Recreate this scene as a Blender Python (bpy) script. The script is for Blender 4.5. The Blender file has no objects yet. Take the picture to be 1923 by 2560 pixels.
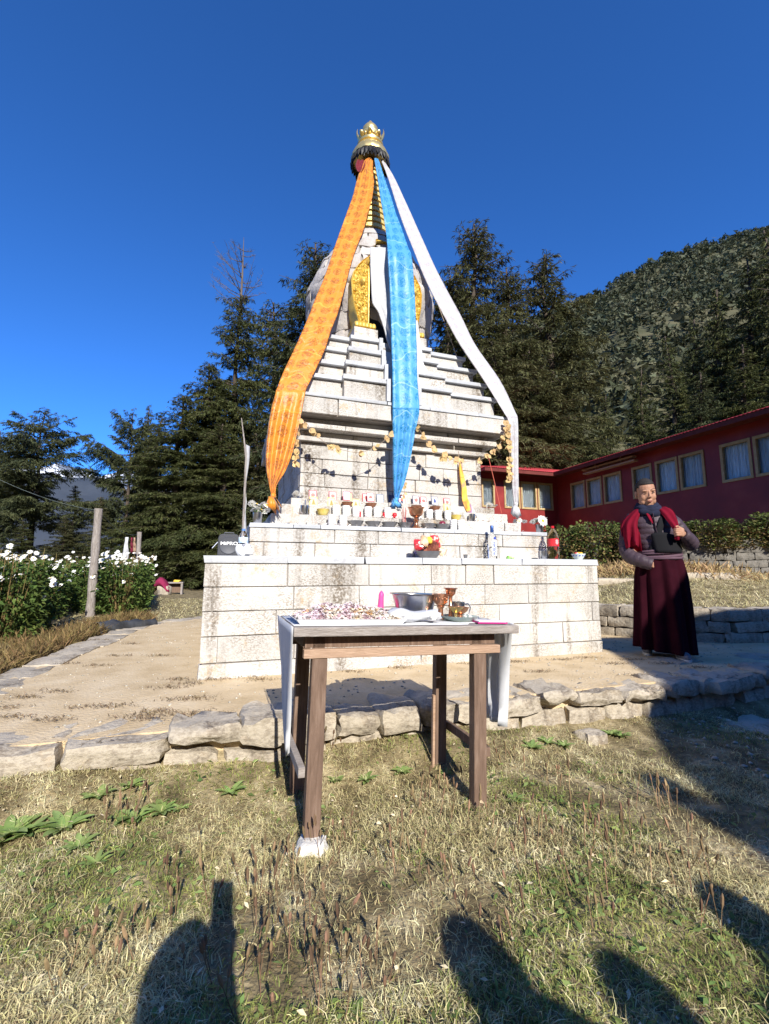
import bpy, bmesh, math, random
import numpy as np
from mathutils import Vector, Matrix, Euler, noise as mnoise
R = math.radians
random.seed(7); np.random.seed(7)
sc = bpy.context.scene
C = sc.collection
# ---------------------------------------------------------------- camera
F, CX, CY, HOR, HC = 1150.0, 961.5, 1280.0, 1432.0, 1.05
TH = math.atan((HOR - CY) / F)
cd = bpy.data.cameras.new('camera'); cam = bpy.data.objects.new('camera', cd); C.objects.link(cam)
cam.location = (0, 0, HC); cam.rotation_euler = (math.pi / 2 + TH, 0, 0)
cd.sensor_fit = 'VERTICAL'; cd.sensor_height = 36; cd.lens = F / 2560 * 36
cd.clip_start = 0.02; cd.clip_end = 12000
sc.camera = cam
# ---------------------------------------------------------------- sky, sun, exposure
SUN_AZ, SUN_EL = R(-17.5), R(31.3)            # direction in which the light travels, measured from +Y
Ldir = Vector((math.sin(SUN_AZ) * math.cos(SUN_EL), math.cos(SUN_AZ) * math.cos(SUN_EL), -math.sin(SUN_EL)))
w = bpy.data.worlds.new('World'); sc.world = w; w.use_nodes = True
nt = w.node_tree; bg = nt.nodes['Background']
sky = nt.nodes.new('ShaderNodeTexSky'); sky.sky_type = 'NISHITA'; sky.sun_disc = False
sky.sun_elevation = SUN_EL; sky.sun_rotation = math.atan2(-Ldir.x, -Ldir.y)
sky.altitude = 3000; sky.air_density = 0.9; sky.dust_density = 0.0; sky.ozone_density = 4.0
tint = nt.nodes.new('ShaderNodeMix'); tint.data_type = 'RGBA'; tint.blend_type = 'MULTIPLY'; tint.inputs[0].default_value = 1; tint.inputs[7].default_value = (.50, 1.17, 1.9, 1)   # deep high-altitude blue
nt.links.new(sky.outputs[0], tint.inputs[6]); nt.links.new(tint.outputs[2], bg.inputs[0]); bg.inputs[1].default_value = 0.098
sd = bpy.data.lights.new('sun', 'SUN'); so = bpy.data.objects.new('sun', sd); C.objects.link(so)
sd.energy = 5.0; sd.angle = R(0.5); sd.color = (1.0, 0.955, 0.87)
so.rotation_euler = Ldir.to_track_quat('-Z', 'Y').to_euler(); so.location = (4, -12, 10)
sc.view_settings.view_transform = 'Standard'; sc.view_settings.look = 'None'
sc.view_settings.gamma = 1; sc.view_settings.use_curve_mapping = False; sc.view_settings.exposure = 0.58
sc.cycles.max_bounces = 6; sc.cycles.transparent_max_bounces = 12

# ---------------------------------------------------------------- pixel helpers (photo pixels -> directions)
ct, st = math.cos(TH), math.sin(TH)
CAM = Vector((0, 0, HC))
def ray(px, py):
    a, b = px - CX, CY - py
    return Vector((a, F * ct - b * st, F * st + b * ct))
def onz(px, py, z):
    r = ray(px, py); return CAM + r * ((z - HC) / r.z)
def onY(px, py, Y):
    r = ray(px, py); return CAM + r * (Y / r.y)
def onpl(px, py, p, n):
    r = ray(px, py); return CAM + r * ((Vector(p) - CAM).dot(n) / r.dot(n))
# stupa frame
SR = R(19); SU = Vector((math.cos(SR), math.sin(SR), 0)); SV = Vector((-math.sin(SR), math.cos(SR), 0))
ZT = 0.26                                     # level of the sandy terrace
SO = Vector((-0.236, 5.944, 0)) + SU * 0.03
def S(u, v, z): return SO + SU * u + SV * v + Vector((0, 0, z))
def uv(x, y):
    d = Vector((x, y, 0)) - SO; return d.dot(SU), d.dot(SV)
def onv(px, py, v, b=0.0):
    """ray meets the plane  v' = v + b*z  in stupa coordinates -> (u, v, z)"""
    n = SV - Vector((0, 0, b)); p = onpl(px, py, SO + SV * v, n); d = p - SO
    return d.dot(SU), d.dot(SV), p.z

# ---------------------------------------------------------------- object helpers
def thing(name, label, cat, loc=(0, 0, 0), rotz=0, group=None):
    o = bpy.data.objects.new(name, None); C.objects.link(o); o.empty_display_size = .1
    o.location = loc; o.rotation_euler = (0, 0, rotz); o['label'] = label; o['category'] = cat
    if group: o['group'] = group
    return o
def tag(o, label, cat, group=None):
    o['label'] = label; o['category'] = cat
    if group: o['group'] = group
    return o
def link(name, me, m=None, parent=None, loc=None, rotz=None):
    o = bpy.data.objects.new(name, me); C.objects.link(o)
    if m is not None and not me.materials: me.materials.append(m)
    if parent is not None: o.parent = parent
    if loc is not None: o.location = loc
    if rotz is not None: o.rotation_euler = (0, 0, rotz)
    return o
def copy_tree(root, label=None, loc=None, rot=None, scale=None):
    r = root.copy(); C.objects.link(r)
    for ch in root.children:
        c = ch.copy(); C.objects.link(c); c.parent = r
        for g in ch.children:
            d = g.copy(); C.objects.link(d); d.parent = c
    if label: r['label'] = label
    if loc is not None: r.location = loc
    if rot is not None: r.rotation_euler = rot
    if scale is not None: r.scale = scale
    return r
def npmesh(name, verts, faces, smooth=False):
    """verts (N,3), faces (M,k)"""
    me = bpy.data.meshes.new(name); verts = np.asarray(verts, dtype=np.float32); faces = np.asarray(faces, dtype=np.int32)
    n, k = faces.shape
    me.vertices.add(len(verts)); me.vertices.foreach_set('co', verts.ravel())
    me.loops.add(n * k); me.loops.foreach_set('vertex_index', faces.ravel())
    me.polygons.add(n); me.polygons.foreach_set('loop_start', np.arange(0, n * k, k, dtype=np.int32))
    if smooth: me.polygons.foreach_set('use_smooth', np.ones(n, dtype=bool))
    me.update(calc_edges=True); return me
class MB:
    def __init__(s): s.v = []; s.f = []; s.uv = None
    def add(s, vs, fs, mtx=None):
        b = len(s.v)
        for p in vs: s.v.append(tuple(mtx @ Vector(p)) if mtx is not None else tuple(p))
        for f in fs: s.f.append(tuple(i + b for i in f))
        return s
    def box(s, x0, y0, z0, x1, y1, z1, mtx=None):
        vs = [(x0, y0, z0), (x1, y0, z0), (x1, y1, z0), (x0, y1, z0), (x0, y0, z1), (x1, y0, z1), (x1, y1, z1), (x0, y1, z1)]
        return s.add(vs, [(0, 3, 2, 1), (4, 5, 6, 7), (0, 1, 5, 4), (1, 2, 6, 5), (2, 3, 7, 6), (3, 0, 4, 7)], mtx)
    def lathe(s, prof, n=20, mtx=None, wob=None):
        vs = []; fs = []
        for i, (r, z) in enumerate(prof):
            for j in range(n):
                a = 2 * math.pi * j / n; rr = max(r, 1e-4) * (wob(a, z) if wob else 1)
                vs.append((rr * math.cos(a), rr * math.sin(a), z))
        for i in range(len(prof) - 1):
            for j in range(n):
                k = (j + 1) % n; fs.append((i * n + j, i * n + k, (i + 1) * n + k, (i + 1) * n + j))
        fs.append(tuple(range(n - 1, -1, -1))); m = (len(prof) - 1) * n; fs.append(tuple(range(m, m + n)))
        return s.add(vs, fs, mtx)
    def tube(s, pts, rad, n=8, mtx=None, flat=1.0):
        pts = [Vector(p) for p in pts]
        if not hasattr(rad, '__len__'): rad = [rad] * len(pts)
        vs = []; fs = []; up = Vector((0, 0, 1)); prev = None
        for i, p in enumerate(pts):
            t = (pts[min(i + 1, len(pts) - 1)] - pts[max(i - 1, 0)]).normalized()
            if prev is None:
                a = up if abs(t.dot(up)) < .9 else Vector((1, 0, 0)); nx = t.cross(a).normalized()
            else:
                nx = (prev - t * prev.dot(t)).normalized()
            prev = nx; ny = t.cross(nx)
            for j in range(n):
                a = 2 * math.pi * j / n
                vs.append(p + nx * (math.cos(a) * rad[i]) + ny * (math.sin(a) * rad[i] * flat))
        for i in range(len(pts) - 1):
            for j in range(n):
                k = (j + 1) % n; fs.append((i * n + j, i * n + k, (i + 1) * n + k, (i + 1) * n + j))
        fs.append(tuple(range(n - 1, -1, -1))); m = (len(pts) - 1) * n; fs.append(tuple(range(m, m + n)))
        return s.add(vs, fs, mtx)
    def loft(s, rings, cap=True, closed=True):
        n = len(rings[0]); vs = [p for r in rings for p in r]; fs = []
        for i in range(len(rings) - 1):
            for j in range(n if closed else n - 1):
                k = (j + 1) % n; fs.append((i * n + j, i * n + k, (i + 1) * n + k, (i + 1) * n + j))
        if cap and closed:
            fs.append(tuple(range(n - 1, -1, -1))); m = (len(rings) - 1) * n; fs.append(tuple(range(m, m + n)))
        return s.add(vs, fs)
    def prism(s, poly, z0, z1, mtx=None):
        n = len(poly); vs = [(x, y, z0) for x, y in poly] + [(x, y, z1) for x, y in poly]
        fs = [tuple(range(n - 1, -1, -1)), tuple(range(n, 2 * n))] + [(i, (i + 1) % n, n + (i + 1) % n, n + i) for i in range(n)]
        return s.add(vs, fs, mtx)
    def mesh(s, name, smooth=False):
        me = bpy.data.meshes.new(name); me.from_pydata(s.v, [], s.f); me.update()
        bm = bmesh.new(); bm.from_mesh(me); bmesh.ops.recalc_face_normals(bm, faces=bm.faces); bm.to_mesh(me); bm.free()
        if smooth: me.polygons.foreach_set('use_smooth', [True] * len(me.polygons))
        return me
    def build(s, name, m, parent=None, smooth=False, bevel=0, loc=None, rotz=None):
        me = s.mesh(name, smooth); o = link(name, me, m, parent, loc, rotz)
        if bevel:
            b = o.modifiers.new('bevel', 'BEVEL'); b.width = bevel; b.segments = 2; b.limit_method = 'ANGLE'; b.angle_limit = R(35)
        return o
def auto_smooth(o, ang=40):
    me = o.data; me.polygons.foreach_set('use_smooth', [True] * len(me.polygons))
    try: me.set_sharp_from_angle(angle=R(ang))
    except Exception: pass
    return o
def lat(name, prof, m, parent=None, n=20, loc=None, wob=None, ang=40):
    o = MB().lathe(prof, n, None, wob).build(name, m, parent, loc=loc); return auto_smooth(o, ang)
def rot_to(d): return Vector(d).to_track_quat('Z', 'Y').to_matrix().to_4x4()
def T(x, y, z): return Matrix.Translation((x, y, z))
def fbm(p, o=4): return mnoise.fractal(Vector(p), 1.0, 2.0, o)

# rough stone piece: subdivided block with rounded uneven faces
def rock_mesh(name, sx, sy, sz, seed, amp=.06, div=3, rnd=.25):
    bm = bmesh.new(); bmesh.ops.create_cube(bm, size=2.0)
    bmesh.ops.subdivide_edges(bm, edges=bm.edges[:], cuts=div, use_grid_fill=True)
    off = Vector((seed * 3.17, seed * 1.31, seed * .77)); mn = min(sx, sy, sz)
    for v in bm.verts:
        p = v.co.copy(); s = p.normalized() * 1.25
        q = p.lerp(s, rnd); q = Vector((q.x * sx / 2, q.y * sy / 2, q.z * sz / 2))
        nn = mnoise.noise_vector(q * (1.3 / max(mn, .05)) + off) * amp + mnoise.noise_vector(q * (3.5 / max(mn, .05)) + off) * amp * .45
        v.co = q + nn
    me = bpy.data.meshes.new(name); bm.to_mesh(me); bm.free()
    return me

# ---------------------------------------------------------------- materials
def mat(name, stops, scale=6, detail=5, rough=.8, bump=0, bscale=30, metal=0, island=0, objr=0, transl=0, coord='Object', stretch=None, spec=.3, dist=0, trans=0, ior=1.45):
    m = bpy.data.materials.new(name); m.use_nodes = True; t = m.node_tree; N = t.nodes; Lk = t.links
    b = N['Principled BSDF']; b.inputs['Roughness'].default_value = rough; b.inputs['Metallic'].default_value = metal
    b.inputs['Specular IOR Level'].default_value = spec; b.inputs['IOR'].default_value = ior
    if trans: b.inputs['Transmission Weight'].default_value = trans
    if not isinstance(stops, list): stops = [(0, stops)]
    tc = N.new('ShaderNodeTexCoord'); vec = tc.outputs[coord]
    if stretch:
        mp = N.new('ShaderNodeMapping'); mp.inputs['Scale'].default_value = stretch; Lk.new(vec, mp.inputs[0]); vec = mp.outputs[0]
    if len(stops) > 1:
        nz = N.new('ShaderNodeTexNoise'); nz.inputs['Scale'].default_value = scale; nz.inputs['Detail'].default_value = detail
        nz.inputs['Roughness'].default_value = .62; nz.inputs['Distortion'].default_value = dist
        Lk.new(vec, nz.inputs['Vector'])
        cr = N.new('ShaderNodeValToRGB'); el = cr.color_ramp.elements
        while len(el) < len(stops): el.new(.5)
        for e, (p, c) in zip(el, stops): e.position = p; e.color = (*c, 1)
        Lk.new(nz.outputs[0], cr.inputs[0]); col = cr.outputs[0]
    else:
        rg = N.new('ShaderNodeRGB'); rg.outputs[0].default_value = (*stops[0][1], 1); col = rg.outputs[0]
    def vary(col, src, amt):
        mr = N.new('ShaderNodeMapRange'); mr.inputs['To Min'].default_value = 1 - amt; mr.inputs['To Max'].default_value = 1 + amt
        Lk.new(src, mr.inputs[0])
        hs = N.new('ShaderNodeHueSaturation'); Lk.new(mr.outputs[0], hs.inputs['Value']); Lk.new(col, hs.inputs['Color'])
        mh = N.new('ShaderNodeMapRange'); mh.inputs['To Min'].default_value = .5 - amt * .05; mh.inputs['To Max'].default_value = .5 + amt * .05
        ml = N.new('ShaderNodeMath'); ml.operation = 'MULTIPLY'; ml.inputs[1].default_value = 7.31; Lk.new(src, ml.inputs[0])
        fr = N.new('ShaderNodeMath'); fr.operation = 'FRACT'; Lk.new(ml.outputs[0], fr.inputs[0]); Lk.new(fr.outputs[0], mh.inputs[0])
        Lk.new(mh.outputs[0], hs.inputs['Hue']); return hs.outputs[0]
    if island: col = vary(col, N.new('ShaderNodeNewGeometry').outputs['Random Per Island'], island)
    if objr: col = vary(col, N.new('ShaderNodeObjectInfo').outputs['Random'], objr)
    Lk.new(col, b.inputs['Base Color'])
    if bump:
        n2 = N.new('ShaderNodeTexNoise'); n2.inputs['Scale'].default_value = bscale; n2.inputs['Detail'].default_value = 6; Lk.new(vec, n2.inputs['Vector'])
        bp = N.new('ShaderNodeBump'); bp.inputs['Strength'].default_value = bump; bp.inputs['Distance'].default_value = .02
        Lk.new(n2.outputs[0], bp.inputs['Height']); Lk.new(bp.outputs[0], b.inputs['Normal'])
    if transl:
        tr = N.new('ShaderNodeBsdfTranslucent'); Lk.new(col, tr.inputs[0])
        mx = N.new('ShaderNodeMixShader'); mx.inputs[0].default_value = transl
        Lk.new(b.outputs[0], mx.inputs[1]); Lk.new(tr.outputs[0], mx.inputs[2]); Lk.new(mx.outputs[0], N['Material Output'].inputs[0])
    m['col'] = 1
    return m

def stone_mat(name, base, grey, stain, amount=.5, fine=70, bump=.5):
    """whitewashed cut stone: chisel speckle, ochre bloom and rain streaks, block to block tone"""
    m = bpy.data.materials.new(name); m.use_nodes = True; t = m.node_tree; N = t.nodes; Lk = t.links
    b = N['Principled BSDF']; b.inputs['Roughness'].default_value = .85; b.inputs['Specular IOR Level'].default_value = .2
    tc = N.new('ShaderNodeTexCoord')
    def noise(scale, detail=5, stretch=None, dist=0):
        n = N.new('ShaderNodeTexNoise'); n.inputs['Scale'].default_value = scale; n.inputs['Detail'].default_value = detail; n.inputs['Roughness'].default_value = .65
        n.inputs['Distortion'].default_value = dist
        v = tc.outputs['Object']
        if stretch:
            mp = N.new('ShaderNodeMapping'); mp.inputs['Scale'].default_value = stretch; mp.inputs['Rotation'].default_value = (0, .6 if stretch[0] != 1 and stretch[2] > .5 else 0, 0); Lk.new(v, mp.inputs[0]); v = mp.outputs[0]
        Lk.new(v, n.inputs['Vector']); return n.outputs[0]
    def ramp(src, a, c):
        r = N.new('ShaderNodeMapRange'); r.inputs['From Min'].default_value = a; r.inputs['From Max'].default_value = c; Lk.new(src, r.inputs[0]); return r.outputs[0]
    def mul(a, c):
        k = N.new('ShaderNodeMath'); k.operation = 'MULTIPLY'
        Lk.new(a, k.inputs[0])
        if isinstance(c, float): k.inputs[1].default_value = c
        else: Lk.new(c, k.inputs[1])
        return k.outputs[0]
    def mix(f, a, c):
        k = N.new('ShaderNodeMix'); k.data_type = 'RGBA'; Lk.new(f, k.inputs[0])
        for s_, i in ((a, 6), (c, 7)):
            if isinstance(s_, tuple): k.inputs[i].default_value = (*s_, 1)
            else: Lk.new(s_, k.inputs[i])
        return k.outputs[2]
    col = mix(ramp(noise(2.3, 6), .35, .65), base, tuple(x * .9 for x in base))
    sp = noise(fine, 4, (1, 1, 2.2)); patch = ramp(noise(3.1, 3), .38, .62)
    col = mix(mul(mul(ramp(sp, .48, .58), patch), amount * .85), col, grey); col = mix(mul(ramp(noise(fine * 1.7, 3, (1, 1, 1.6)), .55, .68), amount * .55), col, tuple(x * 1.35 for x in grey))
    col = mix(mul(mul(ramp(noise(5.5, 5), .55, .72), ramp(noise(38, 4), .4, .6)), amount * 1.1), col, stain)
    streak = mul(ramp(noise(2.6, 4, (1.6, 1.6, .16)), .52, .66), ramp(noise(45, 4), .36, .6))
    col = mix(mul(streak, amount * 1.25), col, tuple(x * .75 for x in grey))
    hs = N.new('ShaderNodeHueSaturation'); oi = N.new('ShaderNodeObjectInfo')
    mr = N.new('ShaderNodeMapRange'); mr.inputs['To Min'].default_value = .88; mr.inputs['To Max'].default_value = 1.05
    Lk.new(oi.outputs['Random'], mr.inputs[0]); Lk.new(mr.outputs[0], hs.inputs['Value']); Lk.new(col, hs.inputs['Color'])
    Lk.new(hs.outputs[0], b.inputs['Base Color'])
    bp = N.new('ShaderNodeBump'); bp.inputs['Strength'].default_value = bump; bp.inputs['Distance'].default_value = .015
    Lk.new(noise(fine * .6, 6), bp.inputs['Height']); Lk.new(bp.outputs[0], b.inputs['Normal'])
    return m
K = {}
K['stone'] = stone_mat('white_stone', (.61, .585, .545), (.24, .20, .155), (.47, .34, .20), 1.0)
K['slab'] = stone_mat('slab_stone', (.54, .555, .575), (.40, .40, .42), (.5, .46, .4), .45, 40, .35)
K['dome'] = stone_mat('dome_stone', (.50, .47, .45), (.38, .34, .31), (.55, .42, .3), .6, 28, 1.0)
K['mortar'] = mat('mortar', [(.3, (.34, .31, .28)), (.7, (.22, .2, .18))], 20, rough=.95)
K['rock'] = stone_mat('field_stone', (.50, .435, .34), (.25, .205, .155), (.44, .34, .23), .9, 34, 1.0)
K['rock_dark'] = stone_mat('dark_field_stone', (.23, .21, .18), (.09, .085, .075), (.25, .21, .15), .8, 26, 1.0)
K['gold'] = mat('gold_paint', [(.3, (.62, .40, .06)), (.7, (.78, .55, .13))], 22, rough=.4, metal=.25, bump=.25, bscale=60, spec=.5)
K['gold_pale'] = mat('gilded_copper', [(.3, (.74, .55, .20)), (.7, (.86, .68, .30))], 15, rough=.3, metal=.75, spec=.5)
K['gold_ring'] = mat('gold_ring', [(.3, (.66, .5, .17)), (.7, (.8, .62, .24))], 40, rough=.45, metal=.4, bump=.5, bscale=45)
K['black'] = mat('black_paint', [(.4, (.012, .012, .016)), (.6, (.03, .03, .03))], 30, rough=.5)
K['spire_gap'] = mat('dark_red_spire', [(.4, (.05, .018, .012)), (.6, (.09, .03, .02))], 30, rough=.7)
K['wood'] = mat('weathered_wood', [(.25, (.20, .17, .15)), (.5, (.31, .27, .24)), (.75, (.42, .38, .35))], 9, 8, rough=.85, bump=.4, bscale=30, stretch=(1.2, 9, 9), dist=.6)
K['wood_leg'] = mat('brown_leg_wood', [(.25, (.10, .062, .042)), (.55, (.185, .12, .085)), (.8, (.28, .2, .15))], 6, 8, rough=.75, bump=.3, bscale=25, stretch=(9, 9, .9), dist=.8)
K['wood_apron'] = mat('apron_wood', [(.3, (.32, .20, .13)), (.7, (.47, .32, .22))], 7, 8, rough=.8, bump=.3, bscale=25, stretch=(1, 9, 9), dist=.7)
K['post'] = mat('grey_post_wood', [(.25, (.16, .13, .11)), (.55, (.34, .30, .27)), (.8, (.5, .46, .42))], 7, 8, rough=.9, bump=.8, bscale=25, stretch=(7, 7, .8), dist=.8)
K['steel'] = mat('steel', (.55, .55, .56), rough=.28, metal=1.0)
K['steel_dark'] = mat('dull_steel', [(.3, (.26, .25, .24)), (.7, (.36, .35, .34))], 12, rough=.42, metal=.9)
K['copper'] = mat('copper', [(.3, (.55, .25, .14)), (.7, (.68, .36, .21))], 12, rough=.3, metal=.9)
K['copper_dark'] = mat('dark_copper', [(.3, (.26, .11, .065)), (.7, (.36, .17, .1))], 12, rough=.45, metal=.5)
K['brass'] = mat('brass', (.75, .52, .22), rough=.28, metal=.9)
K['white'] = mat('white_paper', (.82, .81, .79), rough=.7)
K['cream'] = mat('cream_cloth', [(.3, (.80, .76, .62)), (.7, (.86, .83, .74))], 8, rough=.85)
K['khata'] = mat('white_khata', [(.35, (.66, .67, .69)), (.65, (.74, .74, .75))], 14, rough=.55, transl=.25)
K['yellow_bowl'] = mat('yellow_enamel', [(.4, (.62, .47, .10)), (.6, (.72, .58, .2))], 14, rough=.35)
K['pink'] = mat('pink_wax', [(.3, (.72, .07, .27)), (.7, (.8, .13, .36))], 12, rough=.4)
K['red_plate'] = mat('red_plastic', (.55, .02, .03), rough=.35)
K['black_gloss'] = mat('black_gloss', (.02, .02, .022), rough=.3)
K['speaker'] = mat('speaker_grille', [(.4, (.045, .047, .055)), (.6, (.07, .072, .08))], 160, rough=.6)
K['speaker_ring'] = mat('speaker_case', (.085, .088, .1), rough=.5)
K['print_white'] = mat('white_print', (.85, .85, .85), rough=.6)
K['red_wall'] = mat('red_painted_wall', [(.3, (.17, .015, .015)), (.55, (.235, .022, .02)), (.72, (.29, .04, .032)), (.85, (.33, .075, .06))], 1.3, 6, rough=.5, bump=.12, bscale=10, spec=.45)
K['red_roof'] = mat('red_metal_roof', [(.3, (.40, .04, .048)), (.7, (.50, .065, .07))], 2.2, 6, rough=.45, spec=.4)
K['frame_wood'] = mat('yellow_window_frame', [(.3, (.36, .25, .11)), (.7, (.48, .36, .19))], 9, rough=.7)
K['mullion'] = mat('pale_mullion', [(.3, (.52, .33, .23)), (.7, (.62, .45, .33))], 9, rough=.7)
K['curtain'] = mat('lace_curtain', [(.35, (.55, .58, .58)), (.65, (.80, .81, .80))], 9, rough=.9, stretch=(3, 3, .4), objr=.14)
K['glass'] = mat('window_glass', (.9, .95, .97), rough=.03, trans=1.0, ior=1.12)
K['bottle'] = mat('clear_bottle', (.93, .95, .96), rough=.04, trans=1.0, ior=1.25)
K['pet'] = mat('clear_plastic', (.95, .92, .92), rough=.06, trans=1.0, ior=1.15)
K['leaf_dry'] = mat('dried_petal', [(.3, (.55, .38, .16)), (.7, (.74, .56, .28))], 30, rough=.8, island=.25, objr=.2, transl=.2)
K['string'] = mat('string', (.35, .27, .2), rough=.9)
K['maroon'] = mat('maroon_cloth', [(.3, (.15, .018, .036)), (.7, (.2, .026, .05))], 9, rough=.85)
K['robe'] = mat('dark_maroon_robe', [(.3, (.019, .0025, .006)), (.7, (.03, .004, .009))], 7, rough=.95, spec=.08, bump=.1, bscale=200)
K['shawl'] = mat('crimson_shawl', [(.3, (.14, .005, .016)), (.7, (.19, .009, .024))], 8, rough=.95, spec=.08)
K['jacket'] = mat('quilted_jacket', [(.3, (.05, .034, .044)), (.7, (.072, .048, .06))], 10, rough=.5, bump=.25, bscale=40)
K['navy'] = mat('navy_scarf', [(.3, (.010, .012, .028)), (.7, (.02, .024, .05))], 12, rough=.9)
K['strap'] = mat('black_strap_and_shadow', (.008, .008, .01), rough=.9)  # also colours the panel painted as the arm's shadow
K['skin'] = mat('skin', [(.3, (.36, .185, .115)), (.7, (.43, .235, .15))], 9, rough=.55, spec=.35)
K['hair'] = mat('short_black_hair', [(.4, (.013, .011, .01)), (.6, (.035, .03, .028))], 120, rough=.8)
K['lip'] = mat('lip', (.42, .17, .14), rough=.5)
K['sash'] = mat('mauve_sash', [(.3, (.085, .046, .066)), (.7, (.12, .07, .09))], 10, rough=.8)
K['shoe'] = mat('grey_shoe', [(.4, (.1, .1, .12)), (.6, (.2, .2, .22))], 20, rough=.7)
K['sole'] = mat('shoe_sole', (.55, .54, .5), rough=.7)
# ================================================================ terrain
LW = [(2.95, 9.0), (2.95, -.65), (3.3, -1.45), (3.75, -1.78), (4.7, -2.0), (9.0, -2.3)]     # low retaining wall, stupa (u,v)
def seg_dist(px, py, pts):
    best = None
    for (ax, ay), (bx, by) in zip(pts[:-1], pts[1:]):
        dx, dy = bx - ax, by - ay; t = np.clip(((px - ax) * dx + (py - ay) * dy) / (dx * dx + dy * dy), 0, 1)
        d = np.hypot(px - ax - t * dx, py - ay - t * dy); sgn = np.where(dx * (py - ay) - dy * (px - ax) > 0, 1.0, -1.0)
        if best is None: best, sg = d, sgn
        else:
            k = d < best - 1e-9; sg = np.where(k, sgn, sg); best = np.minimum(best, d)
    return best * sg
def sstep(a, b, x): t = np.clip((x - a) / (b - a), 0, 1); return t * t * (3 - 2 * t)
def gz(x, y):
    x = np.asarray(x, dtype=float); y = np.asarray(y, dtype=float)
    dx, dy = x - SO.x, y - SO.y; u_ = dx * SU.x + dy * SU.y; v_ = dx * SV.x + dy * SV.y
    z = np.zeros_like(x) + .018 * np.sin(3.1 * x + 1.3 * y) * np.sin(2.3 * y - .7 * x) + .01 * np.sin(7.3 * x) * np.cos(6.1 * y + x)
    z = z + .05 * sstep(.6, 3.5, u_) * sstep(-3.0, -4.6, v_) * 0
    back = sstep(-3.1, -2.9, v_)                        # terrace body
    left = sstep(-3.2, -3.9, u_) * sstep(-3.4, -1.6, v_)
    z = z * (1 - back) + back * .2
    z = z - .10 * left * (1 - sstep(3, 6, v_)) + .06 * left * sstep(4, 12, v_)
    z = z + .10 * sstep(-3.55, -3.12, v_) * (1 - back) * (.7 + .3 * np.sin(u_ * 2.7 + 2.2)) * sstep(.6, -.8, u_) + .05 * sstep(-3.4, -3.1, v_) * (1 - back)
    lw = seg_dist(u_, v_, LW)                            # >0 on the upper lawn side
    up = sstep(-.02, .12, lw)
    z = z * (1 - up) + up * (.62 + .50 * sstep(.0, 4.2, lw) + .85 * sstep(4.3, 6.5, lw))
    far = sstep(40, 200, np.hypot(x, y - 4)); z = z * (1 - far) + far * (-6)
    return z
n = 261; s_ = np.linspace(-1, 1, n)
xs = 11 * s_ + 3500 * np.sign(s_) * np.abs(s_) ** 11; ys = 5 + 11 * s_ + 3500 * np.sign(s_) * np.abs(s_) ** 11
X, Y = np.meshgrid(xs, ys); Zg = gz(X, Y)
idx = np.arange(n * n).reshape(n, n)
fc = np.stack([idx[:-1, :-1], idx[:-1, 1:], idx[1:, 1:], idx[1:, :-1]], -1).reshape(-1, 4)
K['ground'] = mat('dry_turf', [(.28, (.055, .045, .024)), (.42, (.13, .10, .05)), (.56, (.26, .205, .11)), (.72, (.50, .41, .25))], 5, 9, rough=.95, bump=.8, bscale=45)
g = link('ground', npmesh('ground', np.stack([X, Y, Zg], -1).reshape(-1, 3), fc, True), K['ground']); g['kind'] = 'structure'

# sandy terrace (path round the stupa)
TP = [(-3.30, -3.02), (6.8, -3.06), (9.2, -2.25), (4.7, -1.9), (3.75, -1.68), (3.3, -1.38), (3.02, -.6), (3.02, 4.2), (-1.6, 3.5), (-2.2, 3.2), (-2.95, 2.2), (-3.12, .1), (-3.24, -1.4)]
K['sand'] = mat('sandy_path', [(.28, (.46, .34, .19)), (.5, (.58, .445, .27)), (.72, (.66, .53, .35))], 3.4, 8, rough=.95, bump=.5, bscale=60)
def inpoly(px, py, poly):
    c = np.zeros(px.shape, bool); j = len(poly) - 1
    for i in range(len(poly)):
        xi, yi = poly[i]; xj, yj = poly[j]
        k = ((yi > py) != (yj > py)) & (px < (xj - xi) * (py - yi) / (yj - yi + 1e-12) + xi); c ^= k; j = i
    return c
pm = MB(); pm.prism([(p[0], p[1]) for p in TP], 0.02, ZT)
po = pm.build('path', K['sand'], loc=(SO.x, SO.y, 0), rotz=SR); po['kind'] = 'structure'

# retaining edge of the terrace: individual field stones
edge = thing('terrace_edge_wall', 'low retaining wall of rough field stones along the front of the sandy terrace', 'stone wall', S(0, -3.05, 0), SR)
def stone(parent, u0, u1, v0, v1, z0, z1, seed, m='rock', amp=.022, rnd=.22, tilt=0):
    me = rock_mesh('stone', u1 - u0, v1 - v0, z1 - z0, seed, amp, 4, rnd)
    o = link('stone', me, K[m], parent); o.location = ((u0 + u1) / 2, (v0 + v1) / 2, (z0 + z1) / 2)
    o.rotation_euler = (random.uniform(-.03, .03), tilt + random.uniform(-.02, .02), random.uniform(-.05, .05)); auto_smooth(o, 55)
    return o
us = [-3.5, -2.98, -2.42, -1.97, -1.63, -1.36, -1.12, -.88, -.62, -.40, -.08, .22, .49, .86, 1.25, 1.6, 1.98, 2.32, 2.72, 3.1, 3.45, 3.9, 4.3, 4.8, 5.3, 5.9, 6.4, 6.9]
random.seed(3)
for i, (a, b) in enumerate(zip(us[:-1], us[1:])):
    h = random.uniform(.055, .12); dz = random.uniform(-.02, .02)
    stone(edge, a + .006, b - .006, -.05 - random.uniform(0, .06), .17 + random.uniform(0, .12), ZT - h + dz, ZT + .012 + dz, 10 + i, amp=.03, rnd=.26)
x_ = -3.4; i = 0
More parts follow.
